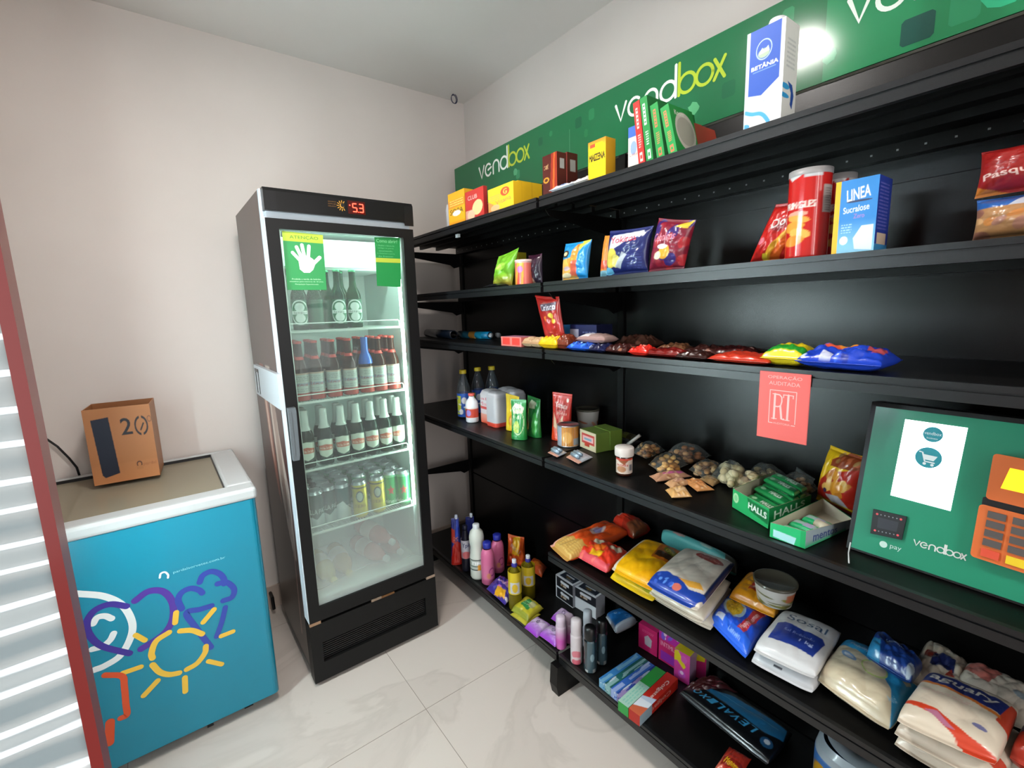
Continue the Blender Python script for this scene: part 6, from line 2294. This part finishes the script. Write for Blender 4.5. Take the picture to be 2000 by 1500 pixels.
# clear boat of eggs with a teal sleeve
A = Art('4f9a98')
A.e(.25, .5, .09, .2, 'b08a84')
A.e(.08, .6, .03, .12, '9ab8b0')
A.e(.62, .45, .08, .2, '8fa8a0')
A.p([(0, .68), (1, .68), (1, 1), (0, 1)], '4a5450')
A.e(.12, .85, .08, .12, '2a2a28')
A.r(.86, 0, 1, 1, '3c3c34')
bag5([(1290, 1052), (1440, 1122), (1462, 1092), (1316, 1030)], .0, .065, A, 'egg_tray', 'teal wrapped long tray at the back of the fifth shelf', cat='tray', seed=75, wr=.4, pw=.25)
AW = Art('cfc6b8')
AW.e(.62, .90, .28, .085, '8e2a20', -4)
AW.t('Dona Clara', .62, .90, .40, .05, 'c87a70', -4, 1)
AW.p([(0, 0), (.9, 0), (1, .12), (1, .0), (1, .22), (.72, .16), (.5, .27), (.2, .30), (0, .22)], '1f3f98')
AW.p([(.45, .26), (.7, .20), (.92, .26), (.8, .34), (.6, .30)], 'd8a040')
AW.e(.52, .12, .08, .055, 'c86a5a')
AW.blobs(8, 3, ['5a8ad8', '3a5ab8'], .1, .05, .45, .22, .035)
AW.r(.95, .2, 1, 1, '1c2a54')
AL_ = Art('cdc4b4')
AL_.r(.2, .1, .6, .14, '8a8478')
bag5([(1268, 1166), (1390, 1236), (1432, 1150), (1350, 1110)], 0, .035, AL_, 'flour_bag', 'plain edge of a white flour bag, lowest of the stack of three', seed=76, group='stack of white flour bags')
bag5([(1262, 1158), (1372, 1222), (1432, 1136), (1350, 1105)], .034, .035, AL_, 'flour_bag', 'white flour bag in the middle of the stack of three', seed=77, group='stack of white flour bags')
bag5([(1258, 1142), (1362, 1198), (1440, 1100), (1342, 1068)], .068, .038, AW, 'flour_bag', 'white flour bag with a blue foot and red oval, topmost of its stack', seed=78, group='stack of white flour bags', wr=.6)
A = Art('d08a18')
A.p([(.30, .30), (.62, .30), (.60, .95), (.34, .95)], 'a82c20')
A.t('Trakinas', .47, .62, .55, .16, 'd8b0a0', 90, 2)
A.p([(.6, .2), (.95, .3), (.95, .9), (.65, .85)], 'a85a1c')
A.e(.78, .6, .14, .16, '6a3014')
bag5([(1422, 1167), (1512, 1208), (1548, 1158), (1466, 1118)], .03, .045, A, 'biscuit_bag', 'orange biscuit bag under the clear round cup', seed=79, wr=1.6)
P = at_z(1512, 1172, Z5 + .078)
bowl(P, .062, 30 * depth(P) / FPX, 37 * depth(P) / FPX, 'clear round food cup standing on the orange biscuit bag', ['6a6a2c', '8a8438', '5a5a28'], name='food_cup')
A = Art('1f4ac0')
A.e(.34, .60, .26, .24, '9fb8c8')
A.e(.34, .60, .20, .19, 'd0a82c')
A.blobs(40, 5, ['e0b838', 'b8901c', 'd8b040'], .2, .46, .48, .74, .03)
A.p([(.60, .10), (.76, .10), (.92, .95), (.74, .95)], 'b8303c')
A.t('Happy Lamen', .755, .53, .72, .085, 'e0b0b4', 80, 2)
A.p([(.45, .82), (.75, .9), (.7, 1), (.4, 1)], 'b86a30')
A.r(0, 0, 1, .22, '2a62d8')
A.r(.1, .12, .3, .25, 'b8c8e0')
A.t('Lamen', .62, .11, .3, .08, '8ab0ec', 0, 1)
bag5([(1384, 1213), (1456, 1288), (1512, 1205), (1428, 1160)], 0, .045, A, 'noodle_bag', 'blue bag of instant noodles with a yellow noodle picture and red stripe', seed=80, wr=1.6)
AS_ = Art('c6c8ca')
AS_.t('Sosal', .52, .84, .66, .14, '2c4a6a', 0, 0)
AS_.p([(.14, .22), (.12, .60), (.22, .66), (.85, .64), (.92, .56), (.86, .22), (.6, .26)], '23388a')
AS_.t('Sal Refinado', .52, .52, .5, .05, '8a9ac8')
AS_.t('1 kg', .68, .40, .22, .07, 'b0bce0', 0, 1)
AS2 = Art('c2c4c8')
AS2.r(.14, .22, .9, .62, '50588e')
AS2.lines(4, .2, .3, .85, .58, '8a90b8')
AS2.r(.36, .05, .5, .08, '3a3c44')
bag5([(1462, 1292), (1588, 1358), (1640, 1275), (1520, 1220)], 0, .035, AS2, 'salt_bag', 'white salt bag lying underneath the one with the large blue panel', seed=81, wr=.6, group='white salt bags')
bag5([(1466, 1270), (1592, 1330), (1648, 1235), (1534, 1190)], .036, .040, AS_, 'salt_bag', 'white salt bag with a large blue panel, on top of another salt bag', seed=82, wr=.5, group='white salt bags')
A = Art('c2b69c')
A.p([(0, 1), (0, .70), (.25, .74), (.6, .62), (.85, .40), (1, 0), (1, 1)], '2484b4')
A.t('Polvilho', .30, .83, .3, .055, 'a8bccc', -8, 1)
A.p([(.45, .92), (.72, .90), (.85, .70), (.95, .68), (.98, .80), (.72, 1), (.45, 1)], 'c0b8a4')
A.e(.58, .55, .17, .145, 'a4b868')
A.e(.58, .55, .15, .125, 'c4b698')
A.e(.24, .52, .12, .06, '6a8ab0', -20)
A.e(.24, .52, .08, .03, 'b0b8c4', -20)
A.t('Azul', .90, .28, .14, .06, '8ab4cc', 60)
bag5([(1592, 1328), (1738, 1432), (1800, 1335), (1655, 1250)], 0, .070, A, 'starch_bag', 'cream coloured bag with blue print and a green ring on the fifth shelf', seed=83, wr=.8)
A = Art('1b3a80')
A.e(.5, .7, .4, .18, '16285c')
A.t('Qualimax', .5, .7, .45, .10, '90a8cc', 0, 1)
A.p([(0, 0), (.3, 0), (.2, .5), (0, .6)], '2a80b0')
A.e(.92, .2, .07, .2, 'a8b8c8')
bag5([(1690, 1280), (1780, 1335), (1806, 1302), (1712, 1236)], .062, .05, A, 'starch_bag', 'dark blue end of a second bag lying folded over the cream one', seed=84, wr=2.2)
AJ = Art('c8bcaa')
AJ.p([(0, .76), (.85, .64), (1, .58), (1, .90), (.8, .94), (0, 1)], '25306e')
AJ.t('aguary', .44, .83, .74, .135, 'd0ccc4', -6, 2)
AJ.p([(.86, .50), (1, .44), (1, .97), (.93, .97)], 'b8402a')
AJ.p([(0, .76), (0, .72), (.5, .66), (.9, .56), (.88, .62), (.5, .70)], 'c8702c')
AJ.p([(0, .22), (.3, .17), (.7, .0), (1, -.1), (1, .04), (.72, .1), (.35, .26), (0, .28)], 'bc3c24')
AJ.p([(.22, .20), (.48, .10), (.58, .10), (.35, .24)], 'a86a84')
AJ.e(.76, .28, .08, .035, '6a6a90', -15)
AJ.lines(2, .08, .55, .62, .60, 'c8a49c')
AK = Art('c4b8a8')
AK.p([(0, .5), (.4, .40), (1, .1), (1, .3), (.5, .5), (0, .62)], 'b8402c')
AK.p([(.3, .40), (.6, .26), (.7, .3), (.4, .46)], 'a86a84')
bag5([(1738, 1452), (1960, 1585), (2010, 1480), (1830, 1380)], 0, .045, AK, 'sugar_bag', 'white and red sugar bag, lowest of the stack at the right end', seed=85, group='sugar bags', wr=.7)
bag5([(1738, 1432), (1950, 1545), (2010, 1440), (1830, 1350)], .046, .042, AK, 'sugar_bag', 'white and red sugar bag under the lettered one at the right end', seed=86, group='sugar bags', wr=.7)
bag5([(1744, 1408), (1948, 1500), (1996, 1385), (1818, 1310)], .088, .046, AJ, 'sugar_bag', 'sugar bag with a navy lettered band, topmost of the front stack', seed=87, group='sugar bags', wr=.6)
A = Art('beb2a0')
A.e(.28, .55, .16, .13, '7a2a20')
A.p([(.3, .3), (.75, .35), (.72, .66), (.3, .66)], '1c2450')
A.p([(.55, .1), (.8, .2), (.7, .4)], 'a03828')
A.p([(.3, .8), (.6, .72), (.5, 1)], 'd0c4b0')
bag5([(1770, 1330), (1880, 1375), (1900, 1310), (1812, 1255)], .03, .06, A, 'sugar_bag', 'crumpled sugar bag with navy and red print at the back behind the lettered one', seed=88, wr=2.4)
A = Art('beb4a6')
A.p([(.0, .5), (.4, .3), (.5, .9), (.1, 1)], 'b0645a')
A.e(.8, .45, .1, .1, '8a98a0')
bag5([(1860, 1345), (2010, 1430), (2040, 1370), (1890, 1300)], .04, .06, A, 'sugar_bag', 'pale sugar bag with a pinkish print at the far right back', seed=89, wr=1.6)
A = Art('a83424')
A.r(0, .5, .5, 1, '28305c')
bag5([(1968, 1480), (2060, 1530), (2090, 1470), (2000, 1420)], .06, .06, A, 'sugar_bag', 'red and navy corner of a bag at the extreme lower right', seed=90, wr=1)

# ================================================================== bottom shelf: cleaning and toiletries
Z6 = LEV[6][0] + .0015


def at6(px, py):
    return at_z(px, py, Z6)


def refill(px, py, ytop, wpx, art, label, capc=None, seed=0, dep=.03):
    P = at6(px, py)
    h = top_z(P, ytop) - Z6
    w = wpx * depth(P) / FPX
    f_ = face_yaw(P)
    u = np.array([-math.sin(f_), math.cos(f_), 0]) * -1.0
    t = empty('refill_pouch', tuple(P), label, 'pouch')
    q = [P - u * w / 2, P + u * w / 2, P + u * w * .30 + ZU * h * .9, P - u * w * .30 + ZU * h * .9]
    pillow(q, dep * .6, dep * .4, art, 'pouch', '', '', parent=t, stand=True, seed=seed)
    if capc:
        MB().lathe([(.008, 0), (.008, .02), (0, .022)], P + ZU * h * .89 + u * w * .1, capc, 14).build('spout', PLAST, t, smooth=True)
    return t


A = Art('1c2c80')
A.p([(0, 0), (1, 0), (1, .45), (.6, .52), (.1, .40)], 'b0241c')
A.p([(.0, .5), (.45, .45), (.4, .75), (0, .8)], 'b03a30')
A.t('OMO', .5, .56, .5, .08, 'd88a84', 0, 1)
A.p([(.45, .6), (.75, .6), (.85, .95), (.7, 1)], '2a4ac0')
refill(893, 1100, 1002, 24, A, 'blue and red laundry refill pouch at the far left end of the bottom shelf', 'b8c4dc', 1)
A = Art('1a2468')
A.p([(.1, .1), (.9, .1), (.8, .5), (.3, .5)], '2a3a98')
refill(921, 1088, 1000, 26, A, 'dark blue refill pouch behind the white bottle', 'c0ccd8', 2)
# dark bottle with a white and pink label
A = Art('b8b8c4', res=(256, 120))
A.r(0, 0, 1, .35, 'b08a94')
A.e(.5, .2, .12, .2, 'c86a70')
A.t('Ypê', .5, .7, .26, .3, '2a3468', 0, 1)
P = at6(912, 1112)
pbottle(P, top_z(P, 1026) - Z6, 9.5 * depth(P) / FPX, [(0, 0), (.9, 0), (1, .02), (1, .6), (.8, .72), (.4, .9)], A, '16182c', 'dark bottle with a white and pink label left of the white bottle', bodyc='171828', lz=(.3, .7), capr=.5, name='cleaner_bottle')
# white hourglass bottle
A = Art('a8b0a8', res=(256, 120))
A.r(0, .92, 1, 1, '2c3434')
A.r(0, 0, 1, .10, '2c3434')
A.r(.05, .34, 1, .42, '2c4448')
A.t('TIPO', .50, .64, .30, .30, 'e0e4e4', 0, 2)
A.r(.50, .0, .70, .50, 'c88a2c')
P = at6(934, 1126)
hh = top_z(P, 1023) - Z6
rr_ = 14.5 * depth(P) / FPX
pbottle(P, hh, rr_, [(0, 0), (.85, 0), (1, .04), (1, .40), (.92, .46), (.92, .50), (.84, .58), (.98, .68), (1, .76), (.85, .86), (.45, .92), (.40, .94)], A, 'c8ccd0', 'white hourglass shaped bleach bottle on the bottom shelf', bodyc='c4c8c0', lz=(.19, .39), capr=.45, name='bleach_bottle')


def pinkb(px, py, ytop, wpx, L_, first=None):
    P = at6(px, py)
    h = top_z(P, ytop) - Z6
    A = Art('c4688e', res=(256, 120))
    A.ring(.60, .5, .08, .3, .3, '8a2a6a')
    A.e(.52, .25, .05, .2, 'c07a60')
    return pbottle(P, h, wpx / 2 * depth(P) / FPX, [(0, 0), (.85, 0), (1, .03), (1, .66), (.9, .76), (.6, .84)], A, '20288c', L_, bodyc='c4648c', lz=(.15, .5), capr=.62, caph=.13, name='softener_bottle', group='pink bottles with blue caps')


pinkb(954, 1137, 1058, 26, 'pink bottle with a blue cap, nearer of the two, right of the white bottle')
pinkb(973, 1114, 1043, 25, 'pink bottle with a blue cap, set back behind the nearer pink one')
A = Art('c8501c')
A.p([(.3, .5), (.7, .45), (.75, 1), (.35, .95)], 'd8a01c')
A.t('BILU', .5, .66, .6, .12, 'b89a90', -25, 1)
A.p([(0, 0), (.5, 0), (.4, .3), (0, .4)], 'b83414')


def bag6(q, t, art, name, label, cat='bag', lvl=0, **k):
    k.setdefault('wr', 1.4)
    return lay(q, Z6 + lvl + t * .42, t, art, name, label, cat, **k)


a, b = at6(990, 1105), at6(1028, 1108)
h = top_z(a, 1048) - Z6
pillow([a, b, b + ZU * h + .01 * GS, a + ZU * (h * 1.15) - .02 * GS], .03, .02, A, 'pet_food_bag', 'orange and yellow bag standing behind the yellow detergent bottles', 'bag', wr=2.4, seed=91)
bag6([(1030, 1110), (1058, 1128), (1076, 1104), (1046, 1088)], .05, Art('a04018', ('e', .5, .5, .2, .2, 'c86a20')), 'pet_food_bag', 'orange brown bag lying behind the second detergent bottle', seed=92, wr=2.4)


def deterg(px, py, ytop, L_):
    P = at6(px, py)
    h = top_z(P, ytop) - Z6
    r = 13 * depth(P) / FPX
    A = Art('c8b01c', res=(256, 120))
    A.r(.38, .05, .62, .55, 'b8b8bc')
    A.e(.5, .3, .07, .2, 'c6a41c')
    t = pbottle(P, h, r, [(0, 0), (.9, 0), (1, .02), (1, .60), (.95, .70), (.4, .84), (.3, .88)], A, 'c8ccd4', L_, bodyc='b8a838', bodymat=tint_glass('detergent', 'c8c050', '988a20', .5, .35), lz=(.34, .78), capr=.32, caph=.07, name='detergent_bottle', group='yellow detergent bottles', liquid=('8a7a18', .34))
    MB().lathe([(r * .42, h * .86), (r * .45, h * .90), (r * .3, h * .93)], P, '2a2c88', 16).build('collar', PLAST, t, smooth=True)
    return t


deterg(1007, 1186, 1092, 'yellow detergent bottle, left one, just behind the sponge pack')
deterg(1033, 1166, 1084, 'yellow detergent bottle, right one, with a grey label band')
A = Art('3a2c84')
A.blobs(10, 5, ['b868b0', 'c8c0c8', '2a2470', 'c87a8c'], 0, 0, 1, 1, .09)
A.p([(.4, .0), (.9, .1), (.8, .35), (.4, .3)], 'd8a020')
A.p([(.3, .5), (.8, .5), (.7, .7), (.35, .66)], 'c8a0d0')
bag6([(950, 1150), (986, 1182), (1018, 1150), (978, 1124)], .055, A, 'soap_powder_bag', 'purple and pink crumpled pack in front of the detergent bottles', seed=93, wr=3)
A = Art('b0a82c')
A.p([(.25, .35), (.75, .25), (.85, .8), (.35, .9)], '2a7a40')
A.p([(.55, .5), (.85, .45), (.85, .85), (.6, .9)], 'a8a878')
A.lines(3, .3, .45, .6, .75, '8ac090')
A.r(0, 0, 1, .12, '8a9030')
bag6([(998, 1192), (1030, 1214), (1062, 1188), (1030, 1166)], .045, A, 'sponge_pack', 'yellow and green sponge pack at the shelf edge', cat='pack', seed=94, wr=1, pw=.3, lvl=.0)
bag6([(996, 1200), (1026, 1222), (1056, 1200), (1030, 1180)], .02, Art('a8a030'), 'sponge_pack', 'thin yellow green pack beneath the sponge pack', cat='pack', seed=95)
# purple soaps
AP_ = Art('bca8c8')
AP_.grad(0, .45, '8a2ab0', 'b494c8')
AP_.grad(.85, 1, 'bca8c8', '9a60b8')
AP_.ring(.5, .62, .10, .14, .35, '3a2c54')
AP_.r(.485, .55, .515, .70, '3a2c54')
for q, L_ in ((((1024, 1226), (1048, 1246), (1078, 1222), (1050, 1206)), 'purple and white soap bar pack, leftmost of the three'), (((1052, 1240), (1084, 1264), (1108, 1240), (1078, 1222)), 'purple and white soap bar pack, middle one at the shelf edge'), (((1076, 1208), (1100, 1226), (1124, 1206), (1098, 1188)), 'purple and white soap bar pack, rearmost, behind the pink deodorant')):
    bag6(q, .036, AP_, 'soap_pack', L_, cat='soap', seed=len(L_), group='purple soap packs', pw=.35)
# black and white soap boxes, stacked
AB = Art('17181e', res=(240, 120))
AB.r(0, .93, 1, 1, 'c0c2c8')
AB.r(0, 0, 1, .07, 'c0c2c8')
AB.r(0, 0, .06, 1, 'c0c2c8')
AB.e(.38, .62, .10, .14, 'c0c2c8')
AB.r(.38, .50, .78, .74, 'c0c2c8')
AB.r(.30, .28, .62, .44, 'b0a090')
AB.e(.40, .36, .05, .1, '6a4a20')
AT = Art('c4c6cc', res=(240, 160))
AT.r(.14, .14, .92, .84, '1c2230')
AT.r(.30, .55, .75, .66, 'b8bac0')
AT.e(.52, .42, .14, .10, '4a3a20')
AT.t('1 2 3', .5, .42, .2, .1, 'b08a3a')
AT.lines(2, .5, .2, .85, .32, '8a8c94')


def sbx(o, w, d, h, yaw, label):
    return carton(o, yaw, w, d, h, AB, 'a8abb2', AT, name='soap_box', label=label, cat='box', group='black and white soap boxes', base='b8bac0')


w0, w1 = at_z(1086, 1164, Z6), at_z(1119, 1188, Z6)
yw = math.atan2(w1[1] - w0[1], w1[0] - w0[0])
W0 = np.linalg.norm(w1 - w0)
H0 = (top_z(w0, 1121) - Z6) / 2
sbx(w0, W0, .062, H0 - .0008, yw, 'black and white soap box at the bottom of the rear stack')
sbx(w0 + ZU * H0, W0, .062, H0 - .0008, yw, 'black and white soap box on top of the rear stack')
v0, v1 = at_z(1121, 1184, Z6), at_z(1164, 1210, Z6)
yw2 = math.atan2(v1[1] - v0[1], v1[0] - v0[0])
W2 = np.linalg.norm(v1 - v0)
H2 = (top_z(v0, 1143) - Z6) / 2
sbx(v0 + ZU * H2, W2, .062, H2 - .0008, yw2, 'black and white soap box on top of the front stack, its top face showing')
carton(v0, yw2, W2, .062, H2 - .0008, 'c4c6cc', 'b0b2b8', 'c4c6cc', name='soap_box', label='plain white soap box under the front black and white one', cat='box', group='black and white soap boxes', base='c4c6cc')


# deodorants
def deo(px, py, ytop, wpx, body, cap, capf, label, art=None, group=None, tip='bottle', gm=None, neck=.9):
    P = at6(px, py)
    h = top_z(P, ytop) - Z6
    r = wpx / 2 * depth(P) / FPX
    t = empty('deodorant', tuple(P), label, 'deodorant', group)
    if art is None:
        art = Art(body, res=(200, 200))
    MB().lathe([(r * .9, 0), (r, .004), (r, h * (1 - capf) - .006), (r * neck, h * (1 - capf))], P, 0, art=art, start=face_yaw(P), zr=(0, h * (1 - capf))).build('body', FILM if gm is None else gm, t, smooth=True)
    MB().lathe([(r * neck, h * (1 - capf)), (r * .93, h * (1 - capf * .6)), (r * .88, h * .97), (r * .6, h * .995), (0, h)], P, cap, 24).build('cap', PLAST, t, smooth=True)
    return t


A = Art('b850a0', res=(200, 200))
A.grad(.45, 1, 'b858a4', 'c8b8c8')
A.grad(0, .3, 'c46aa8', 'b850a0')
deo(1096, 1263, 1202, 21, 'b850a0', 'c4b4c4', .30, 'pink deodorant fading to white, nearer the shelf edge', A, 'pink and white deodorants')
deo(1112, 1252, 1200, 18, 'b850a0', 'b8a4b8', .30, 'pink deodorant standing just behind the first pink one', A)
A = Art('c4bcc0', res=(200, 300))
A.e(.5, .36, .14, .14, 'c4707c')
A.e(.5, .10, .14, .12, 'c05a6a')
A.e(.5, .23, .10, .05, 'c8b4b8')
A.r(.62, 0, .66, .6, 'b0a4a8')
deo(1126, 1291, 1208, 23, 'c4bcc0', 'c0b8bc', .34, 'tall white spray deodorant with red leaf marks on the bottom shelf', A)
deo(1148, 1262, 1191, 19, 'a0a4ac', 'b4b8c0', .45, 'white capped spray can behind the black deodorants')
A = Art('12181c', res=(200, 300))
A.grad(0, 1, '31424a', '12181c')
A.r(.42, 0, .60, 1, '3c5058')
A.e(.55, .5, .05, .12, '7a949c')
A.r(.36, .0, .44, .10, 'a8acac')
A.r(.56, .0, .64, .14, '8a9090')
deo(1153, 1307, 1222, 25, '12181c', '0a0b0d', .28, 'black spray deodorant with a grey blue sheen, front one', A, 'black deodorants', gm=GLOSSP)
deo(1175, 1292, 1208, 22, '12181c', '0a0b0d', .28, 'black spray deodorant standing behind the front black one', A, 'black deodorants', gm=GLOSSP)
A = Art('1a64a8')
A.r(0, 0, 1, .06, '3a88c0')
A.ring(.3, .42, .06, .09, .4, '8ab0d0')
A.r(0, 0, 1, .05, 'b8bcc4')
A.ring(.72, .80, .12, .10, .2, '7aa8d0')
A.r(.86, 0, 1, 1, 'a8b4c0')
bag6([(1183, 1205), (1202, 1236), (1252, 1210), (1230, 1184)], .045, A, 'absorbent_pack', 'blue and white soft pack lying under the shelf above', cat='pack', seed=96, pw=.18, back='b8bcc4', lvl=.02, wr=.8, pinch=0)
# pink boxes
AM = Art('b01c58')
AM.p([(.35, .25), (.68, .22), (.72, .55), (.5, .68), (.32, .55)], 'a8a0a8')
AM.lines(2, .2, .75, .8, .85, 'd86a90')
zbox((1247, 1262), (1283, 1284), 1216, Z6, .07, AM, '8e1648', 'b8245f', name='pad_box', label='crimson pink box with a grey emblem, leftmost of the pink boxes', cat='box', base='9a1850')
AM2 = Art('b8205c')
AM2.r(0, .62, 1, 1, 'a8208a')
AM2.blobs(8, 4, ['c8a8b8', '6a4ab0'], .05, .65, .95, .98, .10)
AM2.t('INTIMUS', .5, .50, .8, .12, 'd8a0b0', 0, 1)
AM2.r(.1, .05, .9, .30, '8a2a9a')
zbox((1286, 1286), (1326, 1312), 1218, Z6, .06, AM2, '8e1648', 'b03a80', name='pad_box', label='magenta box with light lettering beside the crimson pink box', cat='box', base='9a1850')
AQ = Art('b83a88')
AQ.p([(0, .95), (.25, 1), (.75, .55), (.6, .45), (.2, .65), (0, .62)], 'c8b41c')
AQ.e(.5, .25, .24, .14, 'b04aa8')
AQ.e(.5, .3, .12, .06, 'd0b0c8')
AQ.e(.62, .78, .2, .12, 'b84a9c')
zbox((1316, 1322), (1346, 1340), 1266, Z6, .05, AQ, 'a88ab0', 'c8b020', name='pad_pack', label='pink pack with yellow flap at the front right of the pink boxes', cat='pack', material=FILM, base='b83a88')
AR = Art('a01c5c')
AR.p([(0, .55), (.9, .62), (.9, 1), (0, 1)], 'c0b01c')
AR.e(.3, .8, .16, .12, 'a8b078')
zbox((1348, 1318), (1378, 1330), 1262, Z6, .05, AR, 'a8a0a8', 'b8a820', name='pad_pack', label='dark pink and yellow pack at the right end of the pink boxes', cat='pack', material=FILM, base='a01c5c')
# toothpaste boxes in rows
cols_ = [('2f6fa8', '6a9ab8', 'blue and silver'), ('1c5a58', '7aa0a0', 'dark teal'), ('2c5aa8', '8a9cc8', 'blue'), ('24408c', '8a7aa8', 'navy and violet'), ('3a8a80', '8ab8a0', 'pale green')]
c0, c1, c3 = at_z(1170, 1326, Z6 + .03), at_z(1225, 1372, Z6 + .03), at_z(1243, 1276, Z6 + .03)
ex_, ey_ = (c1 - c0) / 4.6, (c3 - c0)
for k, (a_, b_, nm) in enumerate(cols_):
    A = Art(a_)
    A.r(.0, .2, .25, .8, b_)
    A.blobs(8, k, [b_, 'a8b8c8', a_], .05, .05, .95, .95, .14)
    A.r(.4, .3, .95, .7, b_)
    o_ = c0 + ex_ * k - ZU * .03
    L_ = np.linalg.norm(ey_)
    yw = math.atan2(ey_[1], ey_[0])
    wd_ = abs(ex_ @ np.array([-math.sin(yw), math.cos(yw), 0]))
    o2 = o_ + 0 * ex_
    side = Art(b_)
    side.blobs(5, k, [a_, 'b8c0c8'], 0, 0, 1, 1, .12)
    # box long axis runs inwards; its long top face carries the print
    o2 = o_ + ex_ * .97 - (ex_ @ (ey_ / L_)) * (ey_ / L_) * .0
    carton(o2, yw, L_, wd_ * .96, .033, a_, a_, A, name='toothpaste_box', label='%s toothpaste box, %s from the left in the shelf edge row' % (nm, ('first', 'second', 'third', 'fourth', 'fifth')[k]), cat='box', group='toothpaste boxes', base=a_, left=side)
A = Art('b02418')
A.r(0, 0, .30, 1, 'c8d0d8')
A.p([(.30, 0), (.42, 0), (.34, 1), (.28, 1)], 'a8b8cc')
A.t('Colgate', .62, .42, .46, .36, 'dcc8c0', 180, 1)
A.p([(.0, .0), (.2, 0), (.1, 1), (0, 1)], 'b85a3c')
sd = Art('b02418')
sd.t('Colgate', .5, .5, .6, .5, 'c88a80', 180, 1)
sd.r(0, 0, .3, 1, '8aa0ac')
g0, g1, g3 = at_z(1228, 1384, Z6 + .036), at_z(1250, 1400, Z6 + .036), at_z(1303, 1313, Z6 + .036)
ey2 = g3 - g0
yw = math.atan2(ey2[1], ey2[0])
nl_ = np.array([math.sin(yw), -math.cos(yw), 0])
wd_ = abs((g1 - g0) @ nl_)
carton(g0 - ZU * .036 + nl_ * wd_ * 1.0, yw, np.linalg.norm(ey2), wd_, .038, sd, 'a02014', A, name='toothpaste_box', label='red toothpaste box with white lettering at the near end of the row', cat='box', group='toothpaste boxes', base='a02014')
g4 = g0 - nl_ * wd_ * 1.05
A = Art('2a8a3c')
A.r(0, 0, .55, 1, '9ac0b0')
A.lines(3, .05, .2, .5, .9, '7ab8a8')
carton(g4 - ZU * .036 + nl_ * wd_ * 1.0, yw, np.linalg.norm(ey2) * .98, wd_ * .95, .037, '2a8a3c', '1f7a34', A, name='toothpaste_box', label='bright green and pale toothpaste box beside the red one', cat='box', group='toothpaste boxes', base='2a8a3c')
# dark red bag and the roll of bin bags
bag6([(1335, 1345), (1352, 1362), (1442, 1352), (1398, 1318)], .05, Art('3c1216', ('blobs', 9, 3, ['6a3038', '240a0c', '8a6068'], .4, .2, .9, .9, .06)), 'snack_bag', 'dark red crumpled bag behind the blue bin bag pack', seed=97, wr=3)
A = Art('0c0e12')
A.p([(.10, .60), (.36, .90), (.96, .98), (.99, .66), (.84, .50), (.14, .52)], '1f5f88')
A.p([(.2, .68), (.9, .80), (.9, .815), (.22, .70)], '4a86a8')
for i_, ch in enumerate('OXILAVEL'):
    A.t(ch, .12 + .088 * i_, .30 + .012 * i_, .062, .17, '3a94c4', 176, 1)
A.e(.90, .32, .06, .12, '1c4466')
A.e(.90, .34, .028, .06, 'a8b0b8')
A.r(.0, 0, 1, .03, '3a3c40')
bag6([(1322, 1352), (1500, 1498), (1552, 1432), (1400, 1335)], .040, A, 'bin_bag_pack', 'black pack of bin bags with a blue panel and blue lettering', cat='pack', seed=98, wr=.4, pw=.25, rnd=.08, pinch=.0)
A = Art('a83024')
A.r(.0, 0, .3, .6, 'c0604c')
A.r(.15, .25, .95, .55, '7a1c14')
A.t('Mentex', .55, .40, .6, .2, 'c8a018', -12, 2)
q = [at_z(1392, 1500, Z6), at_z(1450, 1520, Z6)]
bag6([(1388, 1512), (1440, 1535), (1468, 1482), (1425, 1458)], .04, A, 'sweets_pack', 'small red pack with yellow lettering at the bottom edge of the photo', cat='pack', seed=99)
# white tub of wipes / paper roll at the lower right
P = at_z(1684, 1570, Z6)
t = empty('paper_roll_pack', tuple(P), 'large pale grey rounded pack with blue and yellow print at the bottom right', 'pack')
ht = top_z(P, 1452) - Z6
A = Art('3a6aa8', res=(300, 200))
A.grad(.82, 1, '9aa4ac', '8a949c')
A.e(.37, .50, .06, .22, 'c89420')
A.e(.385, .48, .03, .13, '16284c')
rb = 76 * depth(P) / FPX
P = P - GN * max(0, P @ GN + rb - 1.44)
MB().lathe([(rb, 0), (rb, ht * .8), (rb * .95, ht * .92), (rb * .84, ht)], P, 0, art=A, start=face_yaw(P), sq=3).build('side', FILM, t, smooth=True)
MB().lathe([(rb * .84, ht), (rb * .72, ht * 1.02), (rb * .34, ht * .99), (rb * .32, ht * .7), (0, ht * .7)], P, '8c959c', 48).build('top', PLAST, t, smooth=True)


for o in bpy.data.objects:
    if '_o' in o:
        del o['_o']
